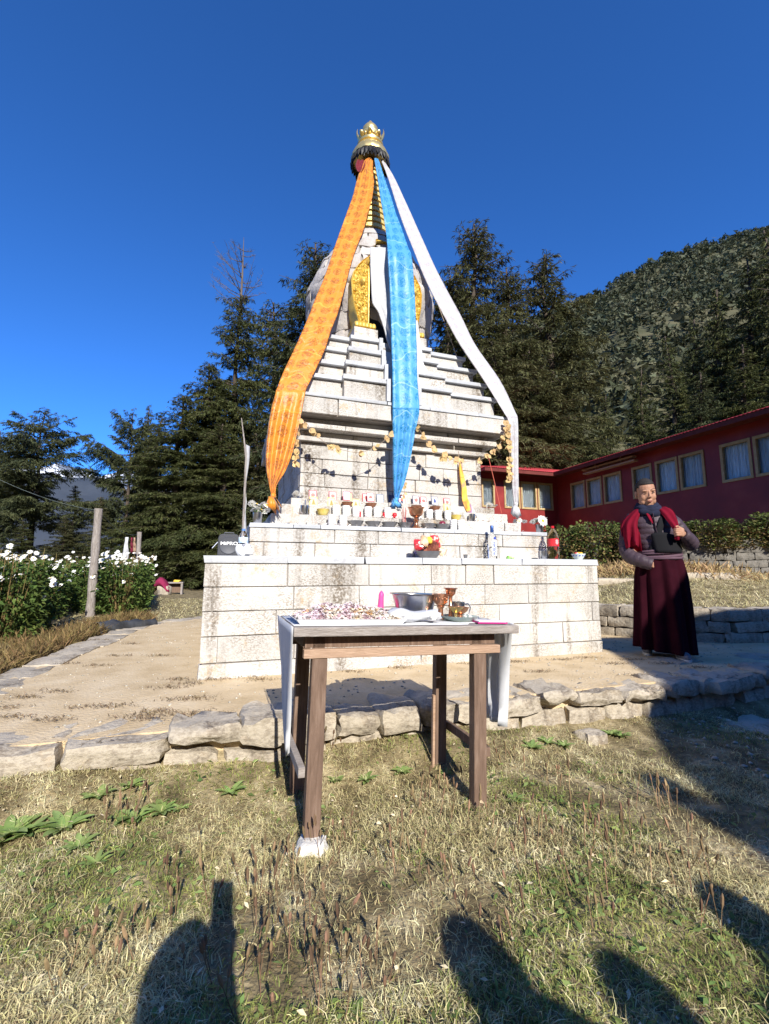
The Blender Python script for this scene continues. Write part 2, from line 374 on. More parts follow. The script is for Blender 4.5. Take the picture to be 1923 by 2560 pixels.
while x_ < 6.9:
    wd = random.uniform(.2, .42); top = ZT - .105 + random.uniform(-.01, .01)
    stone(edge, x_, x_ + wd, -.03 - random.uniform(0, .03), .2, -.05, top, 60 + i, amp=.035, rnd=.3); x_ += wd + .008; i += 1
for px, py in [(60, 1935), (170, 1950), (255, 1958), (590, 1900), (300, 1920), (960, 1880), (1480, 1850)]:
    p = onz(px, py, .02); a, b = uv(p.x, p.y); w_ = random.uniform(.09, .16)
    stone(edge, a - w_ / 2, a + w_ / 2, b + 3.05 - .05, b + 3.05 + .09, -.04, random.uniform(.05, .11), 120 + int(px), amp=.02, rnd=.4)
# flat kerb stones down the left side of the path
kerb = thing('path_kerb', 'flat grey stones edging the left side of the sandy path', 'kerb', S(-3.2, 0, 0), SR)
LE = [(-3.32, -3.0), (-3.24, -1.4), (-3.12, .1), (-2.95, 2.2), (-2.2, 3.2), (-1.6, 3.5)]
for (a, b), (c, d) in zip(LE[:-1], LE[1:]):
    ln = math.hypot(c - a, d - b); k = max(1, round(ln / .55)); ang = math.atan2(d - b, c - a)
    for q in range(k):
        t = (q + .5) / k; me = rock_mesh('stone', ln / k * .97, random.uniform(.3, .42), .16, 200 + q * 7 + int(a * 31), .018, 4, .18)
        o = link('stone', me, K['rock'], kerb); auto_smooth(o, 55)
        o.location = (a + (c - a) * t + 3.2, b + (d - b) * t, ZT - .072 + random.uniform(-.01, .005)); o.rotation_euler = (0, 0, ang + random.uniform(-.06, .06))
# broad slabs in the shade on the right of the terrace
for i, (px, py, w_, d_, z_) in enumerate([(1800, 1690, .5, .25, .262), (1690, 1650, .4, .3, .262), (1900, 1640, .5, .35, .262), (1890, 1810, .4, .35, .02), (1740, 1790, .3, .22, .02)]):
    p = onz(px, py, z_); me = rock_mesh('stone_slab', w_, d_, .1, 320 + i, .02, 4, .2)
    o = link('stone_slab', me, K['rock'], None, (p.x, p.y, z_ - .045), SR + random.uniform(-.2, .2)); auto_smooth(o, 55)
    tag(o, ['thin flat paving slab on the terrace edge in deep shade', 'small pale slab set in the sandy path behind the walking person', 'flat slab lying on the path at the foot of the low wall', 'broad grey slab sunk in the shaded lawn below the terrace', 'narrow stone slab leaning at the shaded terrace foot'][i], 'slab')

# low wall on the right, holding the upper lawn
lwall = thing('low_stone_wall', 'low dry stone wall of blocky stones holding up the brown lawn', 'stone wall', S(0, 0, ZT), SR)
def wall_run(parent, pts, z0, hs, m, seed, dmin=.2, dmax=.42, depth=.3, amp=.02):
    random.seed(seed); k = 0
    for (a, b), (c, d) in zip(pts[:-1], pts[1:]):
        ln = math.hypot(c - a, d - b); ang = math.atan2(d - b, c - a); z = z0
        for r_, h in enumerate(hs):
            t = -.03 + random.uniform(0, .12) * (r_ % 2)
            while t < ln:
                wd = min(random.uniform(dmin, dmax), ln + .06 - t)
                if wd > .06:
                    me = rock_mesh('stone', wd - .008, depth, h - .006, seed + k, amp, 3, .2); k += 1
                    o = link('stone', me, K[m], parent); auto_smooth(o, 55)
                    o.location = (a + (c - a) * (t + wd / 2) / ln, b + (d - b) * (t + wd / 2) / ln, z + h / 2 - parent.location.z); o.rotation_euler = (random.uniform(-.04, .04), random.uniform(-.04, .04), ang + random.uniform(-.05, .05))
                t += wd
            z += h
wall_run(lwall, [(2.98, 3.2), (2.98, -.65), (3.3, -1.45), (3.75, -1.78), (4.7, -2.0), (6.6, -2.15)], ZT - .03, [.14, .13, .14], 'rock', 500, .22, .46)
# gravel scattered on path and shaded lawn (uncountable)
def scatter_pebbles(name, n_, fn, m, smin, smax):
    V_, F_ = [], []
    oct_ = np.array([(1, 0, 0), (-1, 0, 0), (0, 1, 0), (0, -1, 0), (0, 0, 1), (0, 0, -1)], float)
    of = np.array([(0, 2, 4), (2, 1, 4), (1, 3, 4), (3, 0, 4), (2, 0, 5), (1, 2, 5), (3, 1, 5), (0, 3, 5)])
    for i in range(n_):
        p = fn(); s = random.uniform(smin, smax)
        V_.append(oct_ * np.array([s * random.uniform(.7, 1.4), s * random.uniform(.7, 1.3), s * .6]) * np.random.uniform(.8, 1.2, (6, 1)) + np.array(p)); F_.append(of + 6 * i)
    o = link(name, npmesh(name, np.concatenate(V_), np.concatenate(F_)), m); o['kind'] = 'stuff'; return o
K['pebble'] = mat('pebbles', [(.3, (.3, .26, .2)), (.7, (.5, .46, .38))], 3, rough=.9, island=.3)
def path_pt():
    while True:
        a, b = random.uniform(-3.2, 4.6), random.uniform(-3.0, 3.2)
        if abs(a) < 1.9 and abs(b) < 1.9: continue
        if inpoly(np.array([a]), np.array([b]), TP)[0]:
            p = S(a, b, ZT + .002); return (p.x, p.y, p.z)
pb = scatter_pebbles('path_gravel', 1500, path_pt, K['pebble'], .004, .013); tag(pb, 'small loose gravel strewn over the sandy path', 'gravel')
def lawn_pt():
    a, b = random.uniform(.9, 5), random.uniform(-5.2, -3.15); p = S(a, b, 0); return (p.x, p.y, float(gz(p.x, p.y)) + .004)
pb = scatter_pebbles('lawn_gravel', 700, lawn_pt, K['pebble'], .005, .02); tag(pb, 'bits of gravel and litter in the shaded bare lawn', 'gravel')
# ================================================================ stupa
ST = thing('stupa', 'tall whitewashed stone stupa with stepped tiers, rounded dome and gilded spire', 'stupa', S(0, 0, ZT), SR)
def sz(z): return z - ZT
def part(name, parent=None): # a part holder made of its core mesh comes from build()
    return None
def block(parent, u0, u1, v0, v1, z0, z1, m='stone', name='stone_block', proud=0.0, jit=.006):
    """one cut stone: a box whose front face is slightly uneven"""
    mb = MB(); r_ = lambda: random.uniform(-jit, jit) * .5
    nx = max(2, int((u1 - u0) / .16)) if (u1 - u0) > (v1 - v0) else 2
    mb.box(u0, v0, sz(z0), u1, v1, sz(z1))
    mb.v = [(x + r_(), y + r_() - 0, z + r_() * .4) for x, y, z in mb.v]
    return mb.build(name, K[m], parent, bevel=.004)
def course(parent, w, z0, z1, cuts, sides=True, th=.10, m='stone', gap=.0035, name='stone_block', jit=.007):
    """a ring of blocks round a square of half width w; cuts = joints on the front in u"""
    us_ = [-w] + sorted(cuts) + [w]
    for a, b in zip(us_[:-1], us_[1:]):
        pr = random.uniform(-.004, .004)
        block(parent, a + (gap if a > -w else 0), b - (gap if b < w else 0), -w + pr, -w + th, z0 + gap, z1 - gap, m, name, jit=jit)
    if sides:
        for sgn in (-1, 1):
            k = max(1, round(2 * w / .75)); e = [-w + th + .002 + (2 * w - th - .002) * i / k for i in range(k + 1)]
            for i in range(1, k): e[i] += random.uniform(-.12, .12)
            for a, b in zip(e[:-1], e[1:]):
                if sgn < 0: block(parent, -w, -w + th, a + gap, b - gap, z0 + gap, z1 - gap, m, name, jit=jit)
                else: block(parent, w - th, w, a + gap, b - gap, z0 + gap, z1 - gap, m, name, jit=jit)
def core(name, w, z0, z1, inset=.014):
    return MB().box(-w + inset, -w + inset, sz(z0), w - inset, w - inset, sz(z1)).build(name, K['mortar'], ST)
def cuts_px(lst, y, v): return [onv(x, y, v)[0] for x in lst]
random.seed(11)
# base tier
W1 = 1.89
b1 = core('base_tier', W1, ZT, 1.12)
course(b1, W1 + .012, ZT - .02, .372, [-1.0, -.1, .8], name='footing_stone', jit=.02)
course(b1, W1, .372, .570, cuts_px([543, 735, 946, 1022, 1225, 1411], 1630, -W1))
course(b1, W1, .570, .757, cuts_px([690, 850, 1060, 1250, 1484], 1565, -W1))
course(b1, W1, .757, .942, cuts_px([532, 734, 898, 1062, 1213, 1322], 1500, -W1))
course(b1, W1, .942, 1.122, cuts_px([719, 923, 1079, 1165, 1235, 1471], 1440, -W1))
course(b1, W1 + .008, 1.122, 1.187, cuts_px([721, 913, 1056, 1153, 1305], 1397, -W1), m='slab', th=.42, name='cap_slab', jit=.014)
MB().box(-1.5, -1.5, sz(1.12), 1.5, 1.5, sz(1.183)).build('tier_top', K['slab'], b1)
# second tier
W2 = 1.55
b2 = core('second_tier', W2, 1.16, 1.44)
course(b2, W2, 1.187, 1.318, cuts_px([659, 787, 926, 1037, 1150, 1248], 1375, -W2))
course(b2, W2, 1.318, 1.443, cuts_px([837, 946, 1060, 1197, 1256], 1340, -W2))
course(b2, W2 + .006, 1.443, 1.487, cuts_px([733, 802, 1003, 1136, 1304], 1322, -W2), m='slab', th=.3, name='cap_slab', jit=.012)
# three small steps
for k_, (w_, z0, z1) in enumerate([(1.365, 1.487, 1.60), (1.26, 1.60, 1.71), (1.16, 1.71, 1.79)]):
    bb = core('small_step', w_, z0 - .03, z1 - .004, .02)
    e = sorted(random.uniform(-w_ * .9, w_ * .9) for _ in range(4)); e = [x for i, x in enumerate(e) if i == 0 or x - e[i - 1] > .25]
    course(bb, w_, z0, z1, e, jit=.012, th=.14)
# shaft
W5 = 1.055
sh = core('shaft', W5, 1.7, 2.40, .016)
for (z0, z1), e in zip([(1.79, 1.93), (1.93, 2.07), (2.07, 2.225), (2.225, 2.39)], [[-.62, -.05, .42], [-.8, -.34, .2, .62], [-.86, -.30, .26, .55], [-.55, -.1, .36, .8]]):
    course(sh, W5, z0, z1, [x + random.uniform(-.03, .03) for x in e])
# corbels and parapet
cb = core('cornice', 1.08, 2.38, 2.64, .03)
course(cb, 1.115, 2.392, 2.445, [-.3, .45], th=.2, name='corbel_slab', jit=.012)
course(cb, 1.075, 2.445, 2.505, [-.5, .2], th=.16, name='corbel_slab', jit=.012)
course(cb, 1.195, 2.505, 2.562, [-.62, .15, .7], th=.28, name='corbel_slab', jit=.012)
course(cb, 1.12, 2.562, 2.632, [-.66, .05, .6], th=.2, name='corbel_slab', jit=.012)
pp = core('parapet', 1.28, 2.63, 2.80, .02)
course(pp, 1.29, 2.632, 2.803, [-.72, -.42, .12, .62], th=.3, jit=.014)
course(pp, 1.30, 2.803, 2.845, [-.2, .3, .9], m='slab', th=.4, name='cap_slab', jit=.014)
# four steps with a forward bay either side of a little stair
LV = [2.845, 3.088, 3.284, 3.49, 3.68]; WS = [1.175, 1.10, 1.01, .918]
FH = []
for k_ in range(4):
    z0, z1, w_ = LV[k_], LV[k_ + 1], WS[k_]; ct_ = .046
    c_ = core('terrace_step', w_, z0 - .02, z1 - .006, .03)
    fl = -w_ * .56; fr_ = w_ * .50; g0, g1 = -.20, .20      # forward bays, stair gap
    fwd = .075
    # recessed wings
    for a, b in ((-w_, fl), (fr_, w_)):
        block(c_, a, b, -w_, -w_ + .12, z0, z1 - ct_, jit=.012); block(c_, a - (.035 if a < 0 else 0), b + (.035 if b > 0 and a > 0 else 0), -w_ - .035, -w_ + .2, z1 - ct_ + .002, z1, 'slab', 'cap_slab', jit=.012)
    for a, b in ((fl + .004, g0), (g1, fr_ - .004)):
        block(c_, a, b, -w_ - fwd, -w_ + .12, z0, z1 - ct_, jit=.012); block(c_, a - .02, b, -w_ - fwd - .035, -w_ + .2, z1 - ct_ + .002, z1 + .003, 'slab', 'cap_slab', jit=.012)
    for sgn in (-1, 1):   # side faces
        for a, b in ((-w_ + .125, 0), (.004, w_)):
            uu = (-w_, -w_ + .12) if sgn < 0 else (w_ - .12, w_)
            block(c_, uu[0], uu[1], a, b, z0, z1 - ct_, jit=.012)
            block(c_, uu[0] - (.035 if sgn < 0 else 0) + (.08 if sgn > 0 else 0), uu[1] + (.035 if sgn > 0 else 0) - (.08 if sgn < 0 else 0), max(a, -w_ + .205), b, z1 - ct_ + .002, z1, 'slab', 'cap_slab', jit=.012)
    for sgn in (-1, 1):   # cheek slabs of the little stair
        block(c_, min(sgn * .20, sgn * .155), max(sgn * .20, sgn * .155), -w_ - fwd - .05, -w_ + .2, z0, z1 + .012, 'slab', 'cheek_slab', jit=.008)
stair = MB().box(-.15, -1.0, sz(2.9), .15, -.7, sz(3.6)).build('little_stair', K['mortar'], ST)
for i in range(13):
    t = i / 13; z = 2.845 + t * .835; vv = -1.245 + t * .30
    block(stair, -.153, .153, vv, vv + .33, z, z + .064, 'slab', 'stair_tread', jit=.006)
MB().box(-1.0, -1.0, sz(3.60), 1.0, 1.0, sz(3.672)).build('step_top', K['slab'], ST) if False else None
MB().box(-.88, -.88, sz(3.6), .88, .88, sz(3.676)).build('dome_plinth', K['slab'], ST)
# dome built of individual rough stones
DP = [(3.66, .69), (3.9, .745), (4.15, .80), (4.4, .855), (4.6, .878), (4.72, .872), (4.88, .82), (5.05, .745), (5.2, .665), (5.35, .575), (5.5, .46), (5.6, .37), (5.64, .30)]
def dr(z):
    for (z0, r0), (z1, r1) in zip(DP[:-1], DP[1:]):
        if z <= z1: return r0 + (r1 - r0) * (z - z0) / (z1 - z0)
    return DP[-1][1]
dome = lat('dome', [(max(r - .035, .05), sz(z)) for z, r in DP] + [(.05, sz(5.64))], K['mortar'], ST, 48)
random.seed(21)
def dome_stone(a0, a1, z0, z1, seed):
    mb = MB(); nx, nz = 5, 4; g = .006
    mid = sum(dr(z) for z in (z0, z1)) / 2; da = g / max(mid, .2)
    out, inn = [], []
    for j in range(nz + 1):
        for i in range(nx + 1):
            fa, fz = i / nx, j / nz; a = a0 + da + (a1 - a0 - 2 * da) * fa; z = z0 + g + (z1 - z0 - 2 * g) * fz
            e = min(fa, 1 - fa, fz, 1 - fz) * 4; bul = .016 * min(1, e) ** .5 - .012
            p = Vector((math.cos(a), math.sin(a), 0)); r_ = dr(z) + bul + .03 * mnoise.noise(Vector((a * 5, z * 5, seed * .37)))
            a2 = a + .05 * mnoise.noise(Vector((z * 9, a * 7, seed))); z2 = z + .05 * mnoise.noise(Vector((a * 8, z * 7, seed + 5)))
            out.append((r_ * math.cos(a2), r_ * math.sin(a2), sz(z2))); rr = dr(z) - .05; inn.append((rr * math.cos(a), rr * math.sin(a), sz(z)))
    m_ = (nx + 1) * (nz + 1); fs = []
    q = lambda i, j: j * (nx + 1) + i
    for j in range(nz):
        for i in range(nx): fs.append((q(i, j), q(i + 1, j), q(i + 1, j + 1), q(i, j + 1)))
    for i in range(nx): fs.append((q(i, 0), m_ + q(i, 0), m_ + q(i + 1, 0), q(i + 1, 0))); fs.append((q(i, nz), q(i + 1, nz), m_ + q(i + 1, nz), m_ + q(i, nz)))
    for j in range(nz): fs.append((q(0, j), q(0, j + 1), m_ + q(0, j + 1), m_ + q(0, j))); fs.append((q(nx, j), m_ + q(nx, j), m_ + q(nx, j + 1), q(nx, j + 1)))
    mb.add(out + inn, fs); return auto_smooth(mb.build('dome_stone', K['dome'], dome), 50)
zs_ = [3.67, 3.98, 4.2, 4.5, 4.7, 4.92, 5.07, 5.26, 5.40]
k = 0
for z0, z1 in zip(zs_[:-1], zs_[1:]):
    a = random.uniform(0, .5); end = a + 2 * math.pi; nn = int(2 * math.pi * dr((z0 + z1) / 2) / .36)
    wts = [random.uniform(.7, 1.4) for _ in range(nn)]; tot = sum(wts)
    for w_ in wts:
        b = a + 2 * math.pi * w_ / tot; dome_stone(a, b, z0 + random.uniform(-.008, .008), z1, k); a = b; k += 1
auto_smooth(MB().lathe([(dr(5.40) + .012, sz(5.40)), (dr(5.5) + .012, sz(5.5)), (dr(5.6) + .012, sz(5.6)), (.30, sz(5.65)), (.1, sz(5.655))], 40).build('dome_cap', K['dome'], ST), 50)
# gilded horseshoe frame round the niche
fo_px = [(898, 820), (893, 798), (884, 766), (879, 735), (877, 703), (882, 682), (895, 663), (911.6, 646), (923, 632), (941, 621)]
fi_px = [(921, 820), (922, 771), (923, 716), (922, 678), (926, 650)]
VF = -.94
ZB, LB_ = 4.72, .50           # above ZB the frame leans back with the dome
def fpt(x, y):
    p = onv(x, y, VF)
    return p if p[2] < ZB else onv(x, y, VF - LB_ * ZB, LB_)
def fv(z): return VF + max(0, z - ZB) * LB_
fo = [(lambda p, x, y: onv(x, y, -.85) if p[2] < ZB else p)(fpt(x, y), x, y) for x, y in fo_px]; fi = [fpt(x, y) for x, y in fi_px]
UC = -0.04
zt_ = fpt(985, 597)[2]
ol = [(p[0] - UC, p[2]) for p in fo] + [(-.06, zt_ - .01), (0, zt_ + .03)]
il = [(p[0] - UC, p[2]) for p in fi] + [(-.20, ol[-3][1] - .12), (-.10, zt_ - .17), (0, zt_ - .14)]
def resample(pts, n_):
    d = [0]
    for a, b in zip(pts[:-1], pts[1:]): d.append(d[-1] + math.hypot(b[0] - a[0], b[1] - a[1]))
    res = []
    for i in range(n_):
        t = d[-1] * i / (n_ - 1); j = max(k for k in range(len(d)) if d[k] <= t + 1e-9); j = min(j, len(pts) - 2)
        f = (t - d[j]) / (d[j + 1] - d[j]); res.append((pts[j][0] + (pts[j + 1][0] - pts[j][0]) * f, pts[j][1] + (pts[j + 1][1] - pts[j][1]) * f))
    return res
NF = 130; O_ = resample(ol, NF); I_ = resample(il, NF)
for side in (-1, 1):
    s1 = -1 if side > 0 else 1
    mb = MB(); nc = 30; vs = []; fs = []
    for i in range(NF):
        for j in range(nc + 1):
            f = j / nc; x = (O_[i][0] * (1 - f) + I_[i][0] * f); z = O_[i][1] * (1 - f) + I_[i][1] * f
            ed = min(f, 1 - f); rel = .018 if ed < .08 else .0
            if ed >= .08:
                n1 = mnoise.noise(Vector((x * 22, z * 22, 3.1))); n2 = math.sin(x * 75 + 4 * math.sin(z * 38)) * math.sin(z * 70 + 3 * math.sin(x * 45)); vd = mnoise.voronoi(Vector((x * 15, z * 15, 0)))[0]; rel = .030 * max(-.4, .55 - vd[0] * 1.9) + .010 * math.sin(vd[0] * 26) + .006 * n1
                for bx, bz, br in ((.62, .38, .035), (.7, .58, .05), (.72, .74, .04)):
                    q = math.hypot((f - bx) * .22, (i / NF - bz) * 1.2)
                    if q < br: rel = max(rel, .045 * math.sqrt(1 - (q / br) ** 2))
            vo = -.85 + max(0, z - ZB) * LB_; bl = (1 - f) ** 1.6; vs.append((s1 * x + UC, (fv(z) * (1 - bl) + max(vo, fv(z)) * bl) - rel, sz(z)))
    st_ = nc + 1
    for i in range(NF - 1):
        for j in range(nc): fs.append((i * st_ + j, i * st_ + j + 1, (i + 1) * st_ + j + 1, (i + 1) * st_ + j))
    base = len(vs)
    for i in range(NF):
        for pt in (O_[i], I_[i]): vs.append((s1 * pt[0] + UC, (fv(pt[1]) + .30) if pt is I_[i] else max(-(math.sqrt(max(dr(pt[1]) ** 2 - (s1 * pt[0] + UC) ** 2, .05)) - .08), fv(pt[1]) + .1), sz(pt[1])))
    for i in range(NF - 1):
        fs.append((i * st_, (i + 1) * st_, base + 2 * (i + 1), base + 2 * i)); fs.append((i * st_ + nc, base + 2 * i + 1, base + 2 * (i + 1) + 1, (i + 1) * st_ + nc))
    mb.add(vs, fs); auto_smooth(mb.build('gilded_niche_frame', K['gold'], ST), 50)
    # lotus foot under each jamb
    foot = MB(); xm = s1 * (O_[0][0] + I_[0][0]) / 2 + UC
    for q in range(6): foot.lathe([(.004, -.03), (.026, -.02), (.03, .0), (.022, .03), (.003, .042)], 8, T(xm - .1 + .04 * q, VF - .02, sz(O_[0][1]) - .025))
    foot.box(xm - .125, VF - .02, sz(O_[0][1]) - .07, xm + .125, VF + .3, sz(O_[0][1]) + .005)
    auto_smooth(foot.build('lotus_foot', K['gold'], ST), 50)
    zb = O_[0][1] - .072
    MB().box(xm - .14, VF - .06, sz(3.677), xm + .14, VF + .4, sz(zb)).build('pedestal_block', K['stone'], ST, bevel=.006)
nb = MB().box(UC - .22, VF + .18, sz(3.7), UC + .22, VF + .22, sz(4.3)); nb.box(UC - .2, VF + .03, sz(4.3), UC + .2, VF + .16, sz(4.86)); niche = nb.build('niche_back', K['black'], ST)
# spire with thirteen rings
sp = lat('spire', [(.30, sz(5.6)), (.27, sz(5.68)), (.075, sz(6.98)), (.05, sz(7.0))], K['spire_gap'], ST, 28)
for i in range(13):
    t = i / 13; z = 5.70 + 1.24 * t; h = .058 * (1 - .22 * t); r_ = .305 - .205 * t
    lat('spire_ring', [(r_ * .82, sz(z)), (r_ * 1.0, sz(z + .004)), (r_ * .985, sz(z + h)), (r_ * .82, sz(z + h + .004))], K['gold_ring'], sp, 28)
# gilded crown: parasol with dark fringe, bell, collar, horns and jewel
cu = .0
sc_ = lambda a, z: 1 + (.035 * abs(math.sin(8 * a)) if z < sz(7.0) else 0)
crown = lat('crown', [(.20, sz(6.965)), (.268, sz(6.955)), (.275, sz(6.985)), (.25, sz(7.06)), (.205, sz(7.135)), (.165, sz(7.175)), (.188, sz(7.185)), (.192, sz(7.215)), (.158, sz(7.23)), (.138, sz(7.26)), (.168, sz(7.31)), (.172, sz(7.345)), (.12, sz(7.36)), (.06, sz(7.362))], K['gold_pale'], ST, 48, wob=sc_)
lat('jewel', [(.06, sz(7.33)), (.095, sz(7.37)), (.118, sz(7.43)), (.114, sz(7.485)), (.08, sz(7.538)), (.03, sz(7.56)), (.024, sz(7.575)), (.036, sz(7.59)), (.026, sz(7.615)), (.003, sz(7.645))], K['gold_pale'], crown, 24)
fr = MB(); random.seed(5)
for ly in range(2):
    for q in range(30):
        a = 2 * math.pi * (q + .5 * ly) / 30; r0 = .262 - .02 * ly; c_, s__ = math.cos(a), math.sin(a); w_ = .03
        zt0 = 6.965 - .02 * ly; ln = random.uniform(.11, .15); pt = lambda r_, z, t: (r_ * c_ - t * s__, r_ * s__ + t * c_, sz(z))
        fr.add([pt(r0, zt0, -w_), pt(r0, zt0, w_), pt(r0 + .012, zt0 - ln * .6, w_ * .9), pt(r0 + .02, zt0 - ln, 0), pt(r0 + .012, zt0 - ln * .6, -w_ * .9), pt(r0 + .03, zt0 - ln * .5, 0)], [(0, 1, 5), (1, 2, 5), (2, 3, 5), (3, 4, 5), (4, 0, 5), (0, 4, 3, 2, 1)])
fr.build('fringe', K['black'], crown)
for q in range(8):                                   # leaf cusps of the crown, tall horns at the sides
    a = 2 * math.pi * q / 8 + R(-19) ; hh = .17 if q % 4 == 0 else .05
    pts = []; 
    for i in range(7):
        t = i / 6; r_ = .145 + .05 * math.sin(t * 2.2) ; pts.append((r_ * math.cos(a), r_ * math.sin(a), sz(7.29 + hh * t * 1.25)))
    auto_smooth(MB().tube(pts, [.03, .034, .032, .027, .02, .012, .003], 8, flat=.6).build('crown_cusp', K['gold_pale'], crown), 60)
for q in range(16):
    a = 2 * math.pi * q / 16; auto_smooth(MB().lathe([(.002, -.03), (.022, -.012), (.024, .01), (.003, .035)], 6, T(.15 * math.cos(a), .15 * math.sin(a), sz(7.30))).build('crown_leaf', K['gold_pale'], crown), 60)
# ================================================================ ceremonial scarves
def scarf_mat(name, base, dark, line, motif=.8, fine=False):
    m = bpy.data.materials.new(name); m.use_nodes = True; t = m.node_tree; N = t.nodes; Lk = t.links
    b = N['Principled BSDF']; b.inputs['Roughness'].default_value = .42; b.inputs['Specular IOR Level'].default_value = .45
    try: b.inputs['Sheen Weight'].default_value = .2
    except Exception: pass
    uvn = N.new('ShaderNodeUVMap'); 
    def vor(scale, randomness, feat='F1'):
        v = N.new('ShaderNodeTexVoronoi'); v.inputs['Scale'].default_value = scale; v.inputs['Randomness'].default_value = randomness; v.feature = feat
        Lk.new(uvn.outputs[0], v.inputs['Vector']); return v
    def rng(src, a, c, o0=0., o1=1.):
        r = N.new('ShaderNodeMapRange'); r.inputs['From Min'].default_value = a; r.inputs['From Max'].default_value = c; r.inputs['To Min'].default_value = o0; r.inputs['To Max'].default_value = o1; Lk.new(src, r.inputs[0]); return r.outputs[0]
    def mul(a, c):
        k = N.new('ShaderNodeMath'); k.operation = 'MULTIPLY'; Lk.new(a, k.inputs[0])
        if isinstance(c, float): k.inputs[1].default_value = c
        else: Lk.new(c, k.inputs[1])
        return k.outputs[0]
    cell = vor(2.0, .15); inside = rng(cell.outputs['Distance'], .42, .36)
    nz = N.new('ShaderNodeTexNoise'); nz.inputs['Scale'].default_value = 10; nz.inputs['Detail'].default_value = 2; nz.inputs['Distortion'].default_value = 1.6; Lk.new(uvn.outputs[0], nz.inputs['Vector'])
    sb = N.new('ShaderNodeMath'); sb.operation = 'SUBTRACT'; sb.inputs[1].default_value = .5; Lk.new(nz.outputs[0], sb.inputs[0])
    ab = N.new('ShaderNodeMath'); ab.operation = 'ABSOLUTE'; Lk.new(sb.outputs[0], ab.inputs[0])
    curl = rng(ab.outputs[0], .085, .05)
    mask = mul(mul(inside, curl), motif)
    core_ = mul(rng(cell.outputs['Distance'], .15, .09), .35)
    mx = N.new('ShaderNodeMix'); mx.data_type = 'RGBA'; mx.inputs[6].default_value = (*base, 1); mx.inputs[7].default_value = (*dark, 1); Lk.new(mask, mx.inputs[0])
    mx2 = N.new('ShaderNodeMix'); mx2.data_type = 'RGBA'; mx2.inputs[7].default_value = (*dark, 1); Lk.new(core_, mx2.inputs[0]); Lk.new(mx.outputs[2], mx2.inputs[6])
    # pulled threads across the width
    sx = N.new('ShaderNodeSeparateXYZ'); Lk.new(uvn.outputs[0], sx.inputs[0])
    n3 = N.new('ShaderNodeTexNoise'); n3.inputs['Scale'].default_value = 1.1; n3.inputs['Detail'].default_value = 1; Lk.new(uvn.outputs[0], n3.inputs['Vector'])
    ma = N.new('ShaderNodeMath'); ma.operation = 'MULTIPLY_ADD'; ma.inputs[1].default_value = .85; Lk.new(sx.outputs[1], ma.inputs[0])
    k2 = mul(n3.outputs[0], 1.25); Lk.new(k2, ma.inputs[2])
    fr_ = N.new('ShaderNodeMath'); fr_.operation = 'FRACT'; Lk.new(ma.outputs[0], fr_.inputs[0])
    s2 = N.new('ShaderNodeMath'); s2.operation = 'SUBTRACT'; s2.inputs[1].default_value = .5; Lk.new(fr_.outputs[0], s2.inputs[0])
    a2 = N.new('ShaderNodeMath'); a2.operation = 'ABSOLUTE'; Lk.new(s2.outputs[0], a2.inputs[0])
    ln = mul(rng(a2.outputs[0], .024, .010), .45 if line else .0)
    mx3 = N.new('ShaderNodeMix'); mx3.data_type = 'RGBA'; mx3.inputs[7].default_value = (*(line or base), 1); Lk.new(ln, mx3.inputs[0]); Lk.new(mx2.outputs[2], mx3.inputs[6])
    nb_ = N.new('ShaderNodeTexNoise'); nb_.inputs['Scale'].default_value = 3.2; nb_.inputs['Detail'].default_value = 5; nb_.inputs['Distortion'].default_value = .8; Lk.new(uvn.outputs[0], nb_.inputs['Vector'])
    bpn = N.new('ShaderNodeBump'); bpn.inputs['Strength'].default_value = .45; bpn.inputs['Distance'].default_value = .03; Lk.new(nb_.outputs[0], bpn.inputs['Height']); Lk.new(bpn.outputs[0], b.inputs['Normal'])
    Lk.new(mx3.outputs[2], b.inputs['Base Color'])
    tr = N.new('ShaderNodeBsdfTranslucent'); Lk.new(mx3.outputs[2], tr.inputs[0]); ms = N.new('ShaderNodeMixShader'); ms.inputs[0].default_value = .22
    Lk.new(b.outputs[0], ms.inputs[1]); Lk.new(tr.outputs[0], ms.inputs[2]); Lk.new(ms.outputs[0], N['Material Output'].inputs[0])
    return m
K['orange'] = scarf_mat('orange_silk', (.80, .30, .025), (.27, .075, .01), (.92, .60, .09), .75)
K['blue'] = scarf_mat('blue_silk', (.10, .40, .80), (.0, .20, .40), (.50, .80, .9), .85)
K['whitesilk'] = scarf_mat('white_printed_silk', (.60, .60, .615), (.46, .36, .38), None, .5)
K['plainsilk'] = scarf_mat('white_plain_silk', (.66, .66, .67), (.58, .59, .61), None, .5)
def cat(a, b, c, d, t): return .5 * ((2 * b) + (c - a) * t + (2 * a - 5 * b + 4 * c - d) * t * t + (3 * b - a - 3 * c + d) * t ** 3)
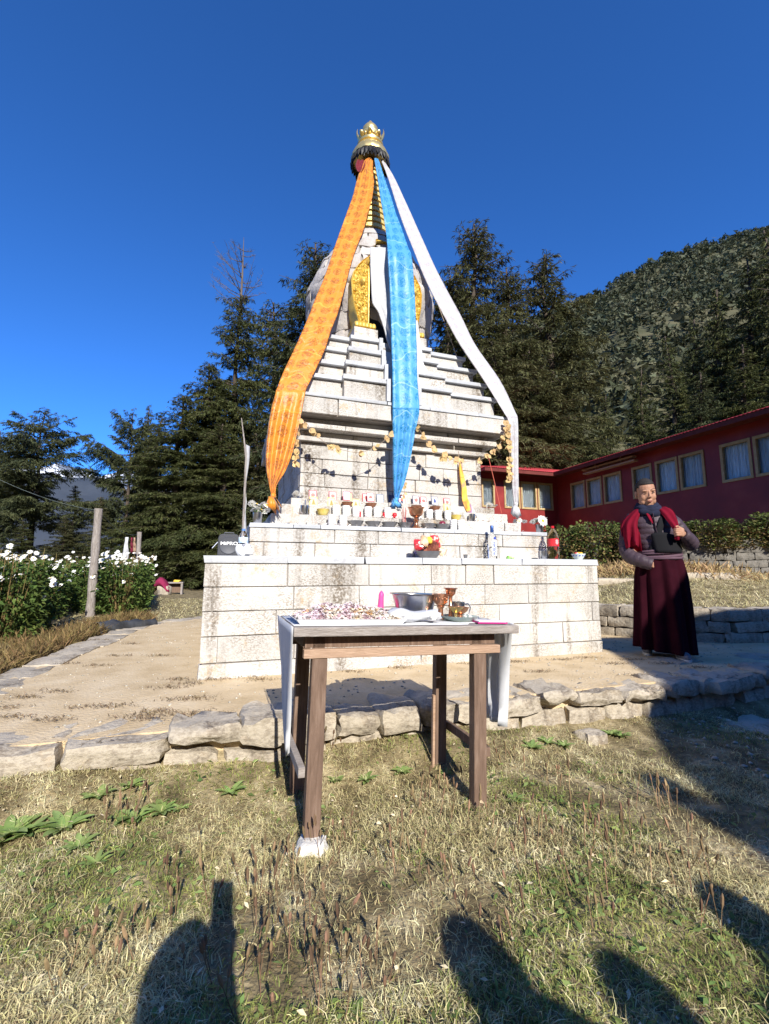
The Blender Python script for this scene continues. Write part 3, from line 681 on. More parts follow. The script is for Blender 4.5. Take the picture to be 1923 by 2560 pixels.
def strip(name, m, stations, nc=18, sub=5, pleats=3, amp=.02, pinch=None, parent=None, thick=.004, crease=0):
    """stations: list of (left Vector, right Vector, pleat factor)"""
    rows = []
    for i in range(len(stations) - 1):
        s0 = stations[max(i - 1, 0)]; s1 = stations[i]; s2 = stations[i + 1]; s3 = stations[min(i + 2, len(stations) - 1)]
        for q in range(sub):
            t = q / sub
            lin = (s1[2] if len(s1) > 2 else 1) < 0
            rows.append((cat(s0[0], s1[0], s2[0], s3[0], t), cat(s0[1], s1[1], s2[1], s3[1], t), abs(s1[2]) * (1 - t) + abs(s2[2]) * t))
    rows.append((stations[-1][0], stations[-1][1], abs(stations[-1][2])))
    vs, fs, uvs = [], [], []; L_ = 0; wid = max((r[1] - r[0]).length for r in rows)
    for i, (a, b, pf) in enumerate(rows):
        if i: L_ += ((a + b) / 2 - (rows[i - 1][0] + rows[i - 1][1]) / 2).length
        d = b - a; al = (rows[min(i + 1, len(rows) - 1)][0] - rows[max(i - 1, 0)][0])
        nrm = d.cross(al).normalized()
        if nrm.y > 0: nrm = -nrm
        for j in range(nc + 1):
            f = j / nc; wv = math.sin(f * pleats * 2 * math.pi + .6 * math.sin(L_ * 1.3)) * amp * pf + .5 * amp * mnoise.noise(Vector((f * 3, L_ * 2.2, 1.7))) + .35 * amp * mnoise.noise(Vector((f * 7, L_ * 1.2, 4.7)))
            vs.append(a + d * f + nrm * wv); uvs.append((f * 1.0 + .02, L_ / wid))
    for i in range(len(rows) - 1):
        for j in range(nc): k = i * (nc + 1) + j; fs.append((k, k + 1, k + nc + 2, k + nc + 1))
    me = bpy.data.meshes.new(name); me.from_pydata([tuple(v) for v in vs], [], fs); ul = me.uv_layers.new(name='UVMap')
    for p in me.polygons:
        p.use_smooth = True
        for li in p.loop_indices: ul.data[li].uv = uvs[me.loops[li].vertex_index]
    o = link(name, me, m, parent)
    sm = o.modifiers.new('thickness', 'SOLIDIFY'); sm.thickness = thick; sm.offset = 0
    return o
def sta(y, xl, xr, v, b=0.0, pf=1.0, dy=0):
    l = S(*onv(xl, y, v, b)); r = S(*onv(xr, y + dy, v, b)); return (l, r, pf)
def plane(p0, p1):       # (v,z),(v,z) -> v = a + b z
    b = (p1[0] - p0[0]) / (p1[1] - p0[1]); return p0[0] - b * p0[1], b
# orange
a_, b_ = plane((-.16, 6.95), (-1.325, 2.86))
sts = [sta(y, l, r, a_, b_, pf) for y, l, r, pf in [(395, 921, 932, .2), (406, 909, 932, .9), (448, 893, 935, .7), (491, 882, 931, .5), (533, 867, 920, .35), (575, 852, 909, .25), (617, 837, 892, .2), (659, 823, 878, .15), (701, 808, 867, .12), (743, 790, 856, .1), (785, 774, 844, .1), (828, 756, 827, .1), (870, 737, 814, .1), (927, 710, 788, .1), (968, 694, 768, .1), (977, 690, 764, .1)]]
def swap_bend(z0): return None
a2, b2 = plane((-1.345, 2.83), (-1.44, 1.66))
sts += [sta(y, l, r, a2, b2, pf) for y, l, r, pf in [(984, 689, 763, .3), (1016, 680, 757, .6), (1075, 669.5, 745, 1.3), (1138, 664, 729, 1.6), (1180, 666, 712, 1.9), (1214, 673, 691, 1.4), (1236, 678, 689, .6)]]
osc = strip('ceremonial_scarf', K['orange'], sts, 22, 5, 3, .016)
tag(osc, 'long orange silk scarf with printed motifs stretched from crown to the left corner', 'scarf', 'silk scarves hung from the stupa crown')
kn = S(*onv(683, 1240, a2, b2))
def knot(p, m, parent, seed, ln=.13, spread=.09, r_=.026):
    random.seed(seed); mb = MB(); inv = parent.matrix_world.inverted() if parent else Matrix()
    mb.lathe([(.004, -.03), (r_ * .9, -.015), (r_, 0), (r_ * .85, .018), (.004, .032)], 12, T(*p), wob=lambda a, z: 1 + .18 * math.sin(3 * a + z * 90))
    o = auto_smooth(mb.build('knot', m, parent), 70)
    tb = MB()
    for q in range(11):
        a = random.uniform(0, 6.28); d = Vector((math.cos(a) * spread * random.uniform(.3, 1), math.sin(a) * spread * .5 - .03, -ln * random.uniform(.7, 1)))
        p1 = p + d * .5 + Vector((0, -.01, .02)); p2 = p + d; w_ = random.uniform(.02, .035); sd_ = Vector((math.cos(a + 1.5), 0, math.sin(a))) * w_
        tb.add([p, p1 - sd_, p2 - sd_ * .8, p2 + sd_ * .8 + Vector((0, 0, .01)), p1 + sd_, p1 + Vector((0, -.02, 0))], [(0, 1, 5), (1, 2, 5), (2, 3, 5), (3, 4, 5), (4, 0, 5)])
    t_ = auto_smooth(tb.build('scarf_end', m, parent), 80); sm = t_.modifiers.new('thickness', 'SOLIDIFY'); sm.thickness = .004
    return o
knot(kn, K['orange'], osc, 1, .16, .1)
# blue
a_, b_ = plane((-.22, 6.95), (-1.0, 5.0)); sts = [sta(y, l, r, a_, b_, pf) for y, l, r, pf in [(396, 936, 945, .3), (406, 937, 949, .9), (448, 944, 962, .8), (491, 950, 977, .6), (533, 958, 990, .4), (575, 964, 1006, .3), (617, 968.5, 1021, .2), (642, 970, 1030, .15)]]
a_, b_ = plane((-1.035, 4.8), (-1.345, 2.86)); sts += [sta(y, l, r, a_, b_, pf) for y, l, r, pf in [(720, 974.5, 1036, .15), (785, 977, 1039, .15), (870, 979.5, 1042, .15), (948, 982, 1044, .2), (1012, 982, 1048.6, .25)]]
a_, b_ = plane((-1.36, 2.83), (-1.24, 1.8)); sts += [sta(y, l, r, a_, b_, pf) for y, l, r, pf in [(1024, 982, 1048.5, .3), (1036, 982, 1048, .6), (1075, 982, 1040, 1.2), (1138, 982, 1028, 1.6), (1201, 983, 1013, 1.8), (1235, 985, 1000, 1.2), (1250, 987, 997, .6)]]
bsc = strip('ceremonial_scarf', K['blue'], sts, 22, 5, 3, .014)
tag(bsc, 'long bright blue silk scarf with printed motifs falling straight down the front of the stupa', 'scarf', 'silk scarves hung from the stupa crown')
knot(S(*onv(991, 1250, a_, b_)), K['blue'], bsc, 2, .10, .06, .024)
# white, to the right corner
a_, b_ = plane((-.16, 6.95), (-1.33, 2.86)); sts = [sta(y, l, r, a_, b_, pf) for y, l, r, pf in [(398, 950, 957, .3), (411, 957, 966, .5), (448, 971, 987.5, .5), (533, 998, 1027, .4), (617, 1030, 1065, .3), (701, 1065, 1105, .25), (785, 1107.5, 1150, .25), (864, 1152, 1190, .25), (948, 1208.6, 1249, .25), (1033, 1261, 1290, .2), (1044, 1268, 1294, .2)]]
a_, b_ = plane((-1.35, 2.83), (-1.33, 1.5)); sts += [sta(y, l, r, a_, b_, pf) for y, l, r, pf in [(1052, 1270, 1295, .5), (1075, 1274, 1296, .8), (1159, 1278, 1296, 1), (1222, 1280, 1296, 1), (1256, 1284, 1295, 1), (1262, 1285, 1294, .6)]]
wsc = strip('ceremonial_scarf', K['whitesilk'], sts, 14, 5, 2, .013)
tag(wsc, 'narrow white silk scarf with pale pink print running down to the right parapet corner', 'scarf', 'silk scarves hung from the stupa crown')
knot(S(*onv(1290, 1262, a_, b_)), K['plainsilk'], wsc, 3, .15, .07, .024)
# white khata over the niche
a_, b_ = plane((-1.0, 5.3), (-1.005, 3.8)); sts = [sta(y, l, r, a_, b_, pf) for y, l, r, pf in [(618, 925, 975, .5), (665, 926, 985, .7), (707, 927.5, 988, .8), (740, 929, 990, 1), (762, 932, 990, 1.2), (783, 945, 990, 1.4), (823, 959, 990, 1.5), (855, 967, 1000, 1.4), (875, 975, 1003, 1)]]
dsc = strip('niche_scarf', K['plainsilk'], sts, 14, 4, 2.5, .012)
tag(dsc, 'plain white silk scarf draped across the gilded niche of the dome behind the blue scarf', 'scarf')
a_, b_ = plane((-1.02, 4.2), (-1.18, 3.3)); sts = [sta(y, l, r, a_, b_, pf) for y, l, r, pf in [(800, 1025, 1044, 1), (850, 1030, 1050, 1), (880, 1034, 1055, 1), (910, 1036, 1059, 1), (930, 1036, 1072, 1)]]
strip('scarf_tail', K['plainsilk'], sts, 10, 4, 2, .012, parent=dsc)
# dark red strip under the crown
a_, b_ = plane((-.16, 6.98), (-.36, 6.3)); sts = [sta(y, l, r, a_, b_, pf) for y, l, r, pf in [(400, 893, 915, 1), (415, 889, 912, 1), (430, 894, 903, 1)]]
K['dark_red'] = scarf_mat('dark_red_cloth', (.2, .004, .008), (.2, .0, .0), None, .2)
rsc = strip('dark_red_strip', K['dark_red'], sts, 8, 4, 2, .01); tag(rsc, 'dark red strip of cloth beneath the crown fringe', 'scarf')

# ================================================================ dried petal garland on the cornice
pet = []
for q in range(5):
    mb = MB(); vs = [(0, 0, 0)]; nn = 9; random.seed(40 + q)
    for i in range(nn):
        a = 2 * math.pi * i / nn; r_ = .5 * random.uniform(.75, 1.15); vs.append((r_ * math.cos(a) * .8, .12 * math.sin(2 * a + q) + random.uniform(-.05, .05), r_ * math.sin(a)))
    mb.add(vs, [(0, 1 + i, 1 + (i + 1) % nn) for i in range(nn)]); pet.append(mb.mesh('petal', True)); pet[-1].materials.append(K['leaf_dry'])
def garland(label, pts, v, size, per=2, seed=0, slack=True):
    random.seed(seed); P = [S(*onv(640 + x * .4212, 780 + y * .4212, v)) for x, y in pts]
    g_ = tag(MB().tube(P, .0025, 4).build('petal_garland', K['string']), label, 'garland', 'dried petal garlands on the cornice')
    for i, p in enumerate(P):
        for q in range(per if not isinstance(per, list) else per[i]):
            o = link('petal', random.choice(pet), None, g_); s = size * random.uniform(.75, 1.2); o.scale = (s, s, s)
            o.location = p + Vector((random.uniform(-.02, .02), random.uniform(-.015, .01), random.uniform(-.025, .02))); o.rotation_euler = (random.uniform(-.5, .5), random.uniform(0, 6), SR + random.uniform(-.7, .7))
garland('sparse string of dried petals sagging under the cornice left of the blue scarf', [(262, 640), (305, 662), (330, 712), (366, 740), (435, 796), (452, 800), (487, 812), (560, 830), (626, 836), (715, 802), (780, 748), (805, 722)], -1.36, .064, [1, 2, 3, 1, 1, 2, 2, 0, 2, 2, 3, 2], 1)
garland('string of dried petals swagged right of the blue scarf up to the parapet corner', [(965, 690), (995, 737), (1032, 790), (1056, 818), (1115, 857), (1150, 872), (1182, 880), (1215, 887), (1270, 885), (1332, 877), (1376, 856), (1410, 826), (1442, 800), (1462, 750), (1480, 700), (1488, 655)], -1.36, .066, [2, 2, 3, 3, 4, 1, 2, 3, 0, 3, 4, 4, 5, 5, 5, 4], 2)
garland('dense hanging string of dried petals beside the white scarf', [(1497, 690), (1500, 730), (1503, 770), (1505, 810), (1506, 870), (1508, 910), (1508, 950), (1508, 990)], -1.37, .066, 5, 3)
garland('short hanging string of dried petals at the left corner of the shaft', [(262, 660), (255, 720), (245, 775), (240, 830), (238, 870), (240, 910)], -1.32, .075, [1, 2, 3, 3, 3, 3], 4)
garland('short string of dried petals below the blue scarf knot', [(880, 1020), (885, 1050), (880, 1080), (870, 1100)], -1.2, .04, [2, 2, 2, 1], 5)
# twisted colour flag on the shaft
K['flag'] = mat('faded_flag', [(.30, (.80, .78, .74)), (.42, (.25, .10, .22)), (.5, (.85, .55, .08)), (.58, (.75, .22, .05)), (.7, (.8, .6, .15))], 4.5, 2, rough=.7, stretch=(1, 1, .7))
fp = [(1148, 1150), (1152, 1175), (1157, 1200), (1162, 1225), (1160, 1245), (1168, 1262), (1178, 1280), (1186, 1296)]
P = [S(*onv(x, y, -1.10 - .012 * i)) for i, (x, y) in enumerate(fp)]
mb = MB(); rings = []
for i, p in enumerate(P):
    w_ = [.006, .02, .035, .035, .034, .05, .055, .03][i]; rings.append([p + SU * (w_ * math.cos(2 * math.pi * j / 12)) + SV * (.014 * math.sin(2 * math.pi * j / 12) + .012 * math.sin(j * 2.1 + i)) for j in range(12)])
mb.loft(rings); fl = auto_smooth(mb.build('twisted_flag', K['flag']), 80); fl.modifiers.new('s', 'SUBSURF').levels = 1; fl.modifiers['s'].render_levels = 1
tag(fl, 'twisted yellow and purple cloth flag hanging on the right of the shaft', 'flag')
MB().tube([S(*onv(1146, 1128, -1.12)), S(*onv(1148, 1150, -1.1))], .004, 5).build('cord', K['string'], fl)
# strings from the dome and the parapet
s1_ = tag(MB().tube([S(*onv(1095, 760, -.3)), S(*onv(1120, 830, -.8)), S(*onv(1143, 893, -.93))], .004, 5).build('dome_string', K['string']), 'thin dark string running from the dome to the right steps', 'string')
K['redstring'] = mat('red_string', (.5, .12, .08), rough=.8)
tag(MB().tube([S(*onv(1222, 1145, -1.2)), S(*onv(1240, 1220, -1.25)), S(*onv(1254, 1283, -1.27))], .004, 5).build('red_string', K['redstring']), 'thin red string hanging from the cornice at the right corner', 'string')
# ================================================================ offerings on the ledges
def at(px, py, v): a = onv(px, py, v); return a[0]
def put(o, px, v, z, py=1320, rz=None):
    p = S(at(px, py, v), v, z); o.location = p; o.rotation_euler = (0, 0, SR if rz is None else rz); return o
Z2, Z3, Z4, Z5, Z1 = 1.487, 1.60, 1.71, 1.79, 1.187
bp_ = [(.045, .0), (.05, .003), (.066, .03), (.078, .052), (.082, .055), (.076, .052), (.06, .028), (.04, .01), (.001, .01)]
first = None
for i, (px, lab) in enumerate([(889, 'dull steel offering bowl beside the white cups, first of the row'), (932, 'dull steel offering bowl, second of the row under the shrine cards'), (974, 'dull steel offering bowl standing below the blue scarf knot'), (1013, 'dull steel offering bowl holding the incense sticks'), (1071, 'dull steel offering bowl right of the tall copper lamp'), (1106, 'dull steel offering bowl holding a dark red fruit')]):
    o = lat('offering_bowl', bp_, K['steel_dark']); put(o, px, -1.46, Z2); tag(o, lab, 'bowl', 'steel offering bowls on the second tier')
def ribcup(): 
    prof = [(.03, 0)]
    for i in range(6): z = .104 * i / 6; r_ = .032 + .006 * i / 6; prof += [(r_, z + .002), (r_ + .004, z + .008), (r_ + .001, z + .016)]
    return prof + [(.040, .108), (.037, .106), (.03, .09), (.001, .09)]
cups = [(830, -1.45, Z2), (858, -1.45, Z2), (1134, -1.45, Z2), (1153, -1.45, Z2), (839.6, -1.31, Z3), (865, -1.31, Z3), (890, -1.31, Z3), (920, -1.31, Z3), (943, -1.31, Z3), (969, -1.31, Z3), (1048, -1.31, Z3), (1074, -1.31, Z3), (1096, -1.31, Z3), (1120, -1.31, Z3)]
me_c = MB().lathe(ribcup(), 18).mesh('paper_cup_stack'); me_c.materials.append(K['white'])
me_c.polygons.foreach_set('use_smooth', [True] * len(me_c.polygons)); me_c.set_sharp_from_angle(angle=R(50))
for px, v_, z_ in cups:
    row_ = 'front' if z_ == Z2 else 'rear'
    o = link('paper_cup_stack', me_c); put(o, px, v_, z_); o.rotation_euler[2] += random.uniform(0, 3)
    tag(o, 'ribbed white stack of nested paper cups on the lower ledge level with the steel bowls' if z_ == Z2 else 'ribbed white stack of nested paper cups on the step behind the steel bowls', 'cups', 'white cup stacks level with the steel bowls' if z_ == Z2 else 'white cup stacks behind the steel bowls')
for i, (px, col) in enumerate([(897, 'red_plate'), (962, 'red_plate'), (987, 'red_plate')]):
    o = lat('red_candle_jar', [(.018, 0), (.022, .005), (.023, .05), (.015, .06), (.001, .06)], K[col], n=14); put(o, px, -1.30, Z3)
    tag(o, ['small red candle jar between white cups under the second yellow card', 'small red candle jar beside the blue scarf knot', 'small red jar just right of the blue scarf knot'][i], 'jar')
for px, lab in [(807, 'yellow enamel bowl at the left of the white cups'), (1140.5, 'yellow enamel bowl at the right of the white cups')]:
    put(tag(lat('yellow_bowl', [(.035, 0), (.04, .004), (.05, .03), (.062, .06), (.064, .063), (.058, .06), (.042, .02), (.001, .015)], K['yellow_bowl']), lab, 'bowl', 'yellow enamel bowls'), px, -1.31, Z3)
def steel_can(name, r_, h, label, px, v_, z_, handle=False, ladle=False, cat='can'):
    t = thing(name, label, cat); lat('body', [(r_ * .95, 0), (r_, .004), (r_, h), (r_ * .94, h), (r_ * .92, .01), (.001, .01)], K['steel'], t, 24)
    if handle: auto_smooth(MB().tube([(r_ * .95, 0, h * .85), (r_ * 1.5, 0, h * .8), (r_ * 1.7, 0, h * .5), (r_ * 1.45, 0, h * .22), (r_ * .95, 0, h * .15)], .005, 8).build('handle', K['steel'], t), 60)
    if ladle: MB().tube([(0, 0, .02), (.005, .01, h + .06)], .004, 6).build('ladle_handle', K['steel'], t)
    put(t, px, v_, z_); return t
steel_can('steel_can', .046, .09, 'small steel can with a ladle at the left end of the shrine step', 761, -1.31, Z3, ladle=True)
steel_can('steel_mug', .035, .085, 'steel mug with handle beside the twisted flag', 1181, -1.31, Z3, handle=True, cat='mug')
for px, lab in [(868, 'small dark copper bowl in front of the first picture card'), (928, 'small dark copper bowl left of the blue scarf'), (1042, 'small copper bowl behind the tall copper lamp'), (1088.7, 'small dark copper bowl below the blue printed card')]:
    put(tag(lat('copper_bowl', [(.032, 0), (.034, .004), (.042, .02), (.058, .046), (.06, .05), (.052, .046), (.03, .01), (.001, .01)], K['copper_dark']), lab, 'bowl', 'copper bowls on the shrine step'), px, -1.21, Z4)
lamp = thing('butter_lamp', 'tall polished copper butter lamp in front of the shrine cards', 'lamp')
lat('stem', [(.055, 0), (.056, .006), (.04, .015), (.022, .035), (.016, .06), (.02, .075), (.028, .08), (.018, .09), (.02, .11), (.045, .125), (.001, .126)], K['copper'], lamp, 24)
lat('cup', [(.03, .122), (.055, .13), (.07, .16), (.074, .20), (.085, .21), (.086, .214), (.072, .212), (.064, .17), (.001, .16)], K['copper'], lamp, 24)
put(lamp, 1041, -1.47, Z2)
inc = thing('incense_sticks', 'bunch of thin red incense sticks standing in a steel bowl', 'incense')
random.seed(9)
for q in range(7):
    a = random.uniform(-.03, .03); MB().tube([(a * .4, random.uniform(-.02, .02), 0), (a, random.uniform(-.03, .03), random.uniform(.15, .2))], .0022, 5).build('stick', mat('incense_red', (.42, .05, .05), rough=.8) if q == 0 else bpy.data.materials['incense_red'], inc)
put(inc, 1013, -1.46, Z2 + .012)
K['plum'] = mat('dark_red_fruit', [(.3, (.16, .008, .03)), (.7, (.24, .015, .045))], 6, rough=.25, spec=.6)
put(tag(lat('red_fruit', [(.004, 0), (.024, .006), (.037, .028), (.036, .048), (.02, .066), (.006, .064), (.002, .06)], K['plum'], n=20), 'round dark red fruit sitting in a steel bowl', 'fruit'), 1106, -1.46, Z2 + .02)
# picture cards
def card(px, v_, z_, w_, h_, frame, ground, kind, label, tilt=.18):
    t = thing('picture_card', label, 'card', group='small printed cards leaning along the shrine')
    def pm(c): 
        n_ = 'print_%.2f_%.2f_%.2f' % c
        return bpy.data.materials.get(n_) or mat(n_, [(.35, c), (.65, tuple(min(1, x * 1.12 + .02) for x in c))], 40, rough=.5)
    MB().box(-w_ / 2, 0, 0, w_ / 2, .006, h_).build('backing', pm(frame), t)
    b = .09 * w_; MB().box(-w_ / 2 + b, -.0025, b, w_ / 2 - b, .001, h_ - b).build('picture', pm(ground), t)
    fig = MB(); rr = random.Random(int(px * 7))
    if kind == 'buddha':
        fig.prism([(-.28 * w_, .16 * h_), (.28 * w_, .16 * h_), (.2 * w_, .3 * h_), (.13 * w_, .5 * h_), (.08 * w_, .62 * h_), (0, .72 * h_), (-.08 * w_, .62 * h_), (-.13 * w_, .5 * h_), (-.2 * w_, .3 * h_)], -.001, .001, Matrix.Rotation(math.pi / 2, 4, 'X')); c = (.30, .22, .06)
    elif kind == 'vase':
        fig.prism([(-.08 * w_, .2 * h_), (.08 * w_, .2 * h_), (.22 * w_, .5 * h_), (.1 * w_, .6 * h_), (.18 * w_, .7 * h_), (-.18 * w_, .7 * h_), (-.1 * w_, .6 * h_), (-.22 * w_, .5 * h_)], -.001, .001, Matrix.Rotation(math.pi / 2, 4, 'X')); c = (.05, .08, .25)
    elif kind == 'peak':
        fig.prism([(-.36 * w_, .16 * h_), (.36 * w_, .16 * h_), (.12 * w_, .4 * h_), (.05 * w_, .7 * h_), (-.1 * w_, .42 * h_)], -.001, .001, Matrix.Rotation(math.pi / 2, 4, 'X')); c = (.55, .5, .4)
    else:
        pts = []
        for i in range(14): a = 2 * math.pi * i / 14; r_ = (.32 if i % 2 else .2) * w_ * rr.uniform(.8, 1.15); pts.append((r_ * math.cos(a), .5 * h_ + r_ * math.sin(a)))
        fig.prism(pts, -.001, .001, Matrix.Rotation(math.pi / 2, 4, 'X')); c = (.62, .16, .14)
    fo_ = fig.build('figure', pm(c), t); fo_.location = (0, -.0045, 0)
    p = S(at(px, 1270, v_), v_, z_); t.location = p; t.rotation_euler = (-tilt, 0, SR + rr.uniform(-.06, .06)); return t
RF, YF, WF, BF = (.62, .07, .1), (.80, .60, .14), (.8, .78, .74), (.12, .13, .2)
LR, LY, LB, LW_ = (.78, .52, .5), (.80, .70, .35), (.55, .68, .78), (.82, .8, .76)
cw, ch = .078, .098
for a in [(782, -1.085, Z5, RF, LR, 'swirl', 'red bordered card with a white swirl, first of the upper row'), (832, -1.085, Z5, RF, LR, 'swirl', 'red bordered tilted card with pink print, second of the upper row'),
          (872, -1.085, Z5, RF, LY, 'swirl', 'orange topped card peeking out behind the copper bowl card'), (867, -1.15, Z5, RF, LB, 'peak', 'red bordered card with a pale blue picture above a copper bowl'),
          (916, -1.085, Z5, RF, LR, 'swirl', 'red bordered card half hidden behind another near the blue scarf'), (927, -1.14, Z5, RF, LW_, 'swirl', 'red bordered white card resting above the second copper bowl'),
          (951, -1.085, Z5, BF, LB, 'peak', 'dark bordered card with a blue mountain picture near the blue scarf'), (981, -1.085, Z5, BF, (.05, .07, .16), 'peak', 'dark blue card half hidden behind the blue scarf knot'),
          (1006, -1.085, Z5, RF, LW_, 'swirl', 'red and white card just right of the blue scarf knot'), (1041, -1.12, Z5, BF, LR, 'swirl', 'dark bordered card with a red figure behind the tall lamp'), (1060, -1.085, Z5, RF, LR, 'swirl', 'pink square card tilted right of the tall lamp'),
          (1062, -1.185, Z4, WF, LW_, 'peak', 'plain whitish card standing below the pink square card'), (1088, -1.14, Z5, BF, LW_, 'vase', 'dark bordered card with a blue vase emblem'), (1119, -1.085, Z5, RF, LR, 'swirl', 'red card with a round emblem, last of the upper row'),
          (784, -1.175, Z4, YF, LY, 'buddha', 'yellow bordered card of a seated figure, first of the lower row'), (829, -1.175, Z4, YF, LY, 'buddha', 'yellow bordered card of a seated figure, second of the lower row'), (890, -1.175, Z4, YF, LY, 'buddha', 'yellow bordered card of a seated figure between the copper bowls'), (1119, -1.175, Z4, YF, LY, 'buddha', 'yellow bordered card with a dark seated figure, last of the lower row')]:
    card(a[0], a[1], a[2], cw, ch, a[3], a[4], a[5], a[6])
# loose petals and crumbs on ledges
K['crumb'] = mat('petal_crumbs', [(.3, (.8, .72, .62)), (.5, (.85, .8, .75)), (.7, (.82, .6, .5))], 20, rough=.8, island=.3)
random.seed(31)
def flakes(name, pts, s0, s1, m, label, cat='petals'):
    V_, F_ = [], []
    for i, p in enumerate(pts):
        s = random.uniform(s0, s1); e = Euler((random.uniform(-.8, .8), random.uniform(-.8, .8), random.uniform(0, 6))).to_matrix()
        for q in [(-.5, -.3, 0), (.5, -.3, .1), (.6, .3, 0), (-.4, .35, .15)]: V_.append(tuple(Vector(p) + e @ (Vector(q) * s)))
        F_.append((4 * i, 4 * i + 1, 4 * i + 2, 4 * i + 3))
    o = link(name, npmesh(name, V_, F_), m); o['kind'] = 'stuff'; tag(o, label, cat); return o
pts = [S(random.uniform(-1.3, 1.3), random.uniform(-1.54, -1.38), Z2 + .01) for _ in range(120)] + [S(random.uniform(-1.2, 1.2), random.uniform(-1.36, -1.27), Z3 + .012) for _ in range(170)] + [S(random.gauss(-.63, .1), random.uniform(-1.5, -1.4), Z2 + random.uniform(.005, .03)) for _ in range(90)]
flakes('ledge_petals', pts, .012, .03, K['crumb'], 'scattered pale petals and offerings crumbs on the shrine ledges')
# daisies
K['petal_w'] = mat('daisy_petal', (.86, .85, .80), rough=.7, island=.08, transl=.15); K['daisy_eye'] = mat('daisy_eye', (.72, .45, .05), rough=.8)
K['stemg'] = mat('green_stem', [(.3, (.06, .11, .03)), (.7, (.1, .16, .05))], 9, rough=.7, island=.2)
def daisy_mesh(name, r_=.05, n_=16, seed=0):
    rr = random.Random(seed); vs, fs, mi = [], [], []
    for i in range(n_):
        a = 2 * math.pi * (i + rr.uniform(-.2, .2)) / n_; L_ = r_ * rr.uniform(.85, 1.1); w_ = r_ * .17; dz = rr.uniform(-.1, .18) * r_
        c_, s_ = math.cos(a), math.sin(a); b = len(vs)
        for d, t, z in ((.15, -.5, 0), (.15, .5, 0), (.7, 1, dz * .8), (1, 0, dz * .4), (.7, -1, dz * .8)): vs.append((L_ * d * c_ - w_ * t * s_, L_ * d * s_ + w_ * t * c_, z + .002))
        fs.append((b, b + 1, b + 2, b + 3, b + 4)); mi.append(0)
    b = len(vs); k = 8
    for zz, rr_ in ((0, .24), (.12, .2), (.17, .08)):
        for i in range(k): a = 2 * math.pi * i / k; vs.append((r_ * rr_ * math.cos(a), r_ * rr_ * math.sin(a), zz * r_ + .003))
    for l in range(2):
        for i in range(k): fs.append((b + l * k + i, b + l * k + (i + 1) % k, b + (l + 1) * k + (i + 1) % k, b + (l + 1) * k + i)); mi.append(1)
    fs.append(tuple(b + 2 * k + i for i in range(k))); mi.append(1)
    me = bpy.data.meshes.new(name); me.from_pydata(vs, [], fs); me.materials.append(K['petal_w']); me.materials.append(K['daisy_eye']); me.polygons.foreach_set('material_index', mi); me.update(); return me
def vase(px, v_, z_, label, big):
    t = thing('flower_vase', label, 'vase'); lat('vase', [(.034, 0), (.037, .004), (.044, .1), (.04, .1), (.03, .01), (.001, .01)], K['steel'], t, 24)
    rr = random.Random(int(px)); st_ = MB()
    for q in range(14):
        a = rr.uniform(0, 6.28); d = rr.uniform(.02, .085); p = Vector((d * math.cos(a), d * math.sin(a) * .8, .15 + rr.uniform(-.03, .045) - d * .3)); st_.tube([(0, 0, .05), p], .002, 4)
        o = link('flower', daisy_mesh('flower', .042 if not big else .048, 16, q), None, t); o.location = p; o.rotation_euler = (rr.uniform(-.9, .6), rr.uniform(-.7, .7), 0)
    if big:
        o = link('flower', daisy_mesh('flower', .07, 20, 99), None, t); o.location = (.0, -.06, .135); o.rotation_euler = (1.25, 0, 0)
    st_.build('stems', K['stemg'], t); put(t, px, v_, z_)
vase(643, -1.44, Z2, 'steel vase of white daisies at the left end of the second tier', False); vase(1349, -1.40, Z2, 'steel vase with one big white daisy facing out', True)
for px, v_, z_, lab in [(742, -1.1, Z5, 'few white blossoms laid by the left corner of the shaft'), (1229, -1.16, Z5, 'white blossoms laid on the right end of the shrine steps'), (1300, -1.32, Z3, 'small heap of white blossoms on the lower right step')]:
    t = thing('laid_blossoms', lab, 'flowers', S(at(px, 1260, v_), v_, z_ + .01)); rr = random.Random(int(px))
    for q in range(6): o = link('flower', daisy_mesh('flower', .035, 14, q), None, t); o.location = (rr.uniform(-.05, .05), rr.uniform(-.03, .03), rr.uniform(0, .04)); o.rotation_euler = (rr.uniform(-1, 1), rr.uniform(-1, 1), 0)
# text helper
def text_mesh(name, body, size, m, parent, loc, rot, sx=1.0, ext=.0008):
    c = bpy.data.curves.new(name, 'FONT'); c.body = body; c.size = size; c.extrude = ext; c.align_x = 'CENTER'; c.align_y = 'CENTER'; c.offset = size * .018
    tmp = bpy.data.objects.new(name, c); C.objects.link(tmp); bpy.context.view_layer.update(); me = bpy.data.meshes.new_from_object(tmp); bpy.data.objects.remove(tmp); bpy.data.curves.remove(c)
    o = link(name, me, m, parent); o.location = loc; o.rotation_euler = rot; o.scale = (sx, 1, 1); return o
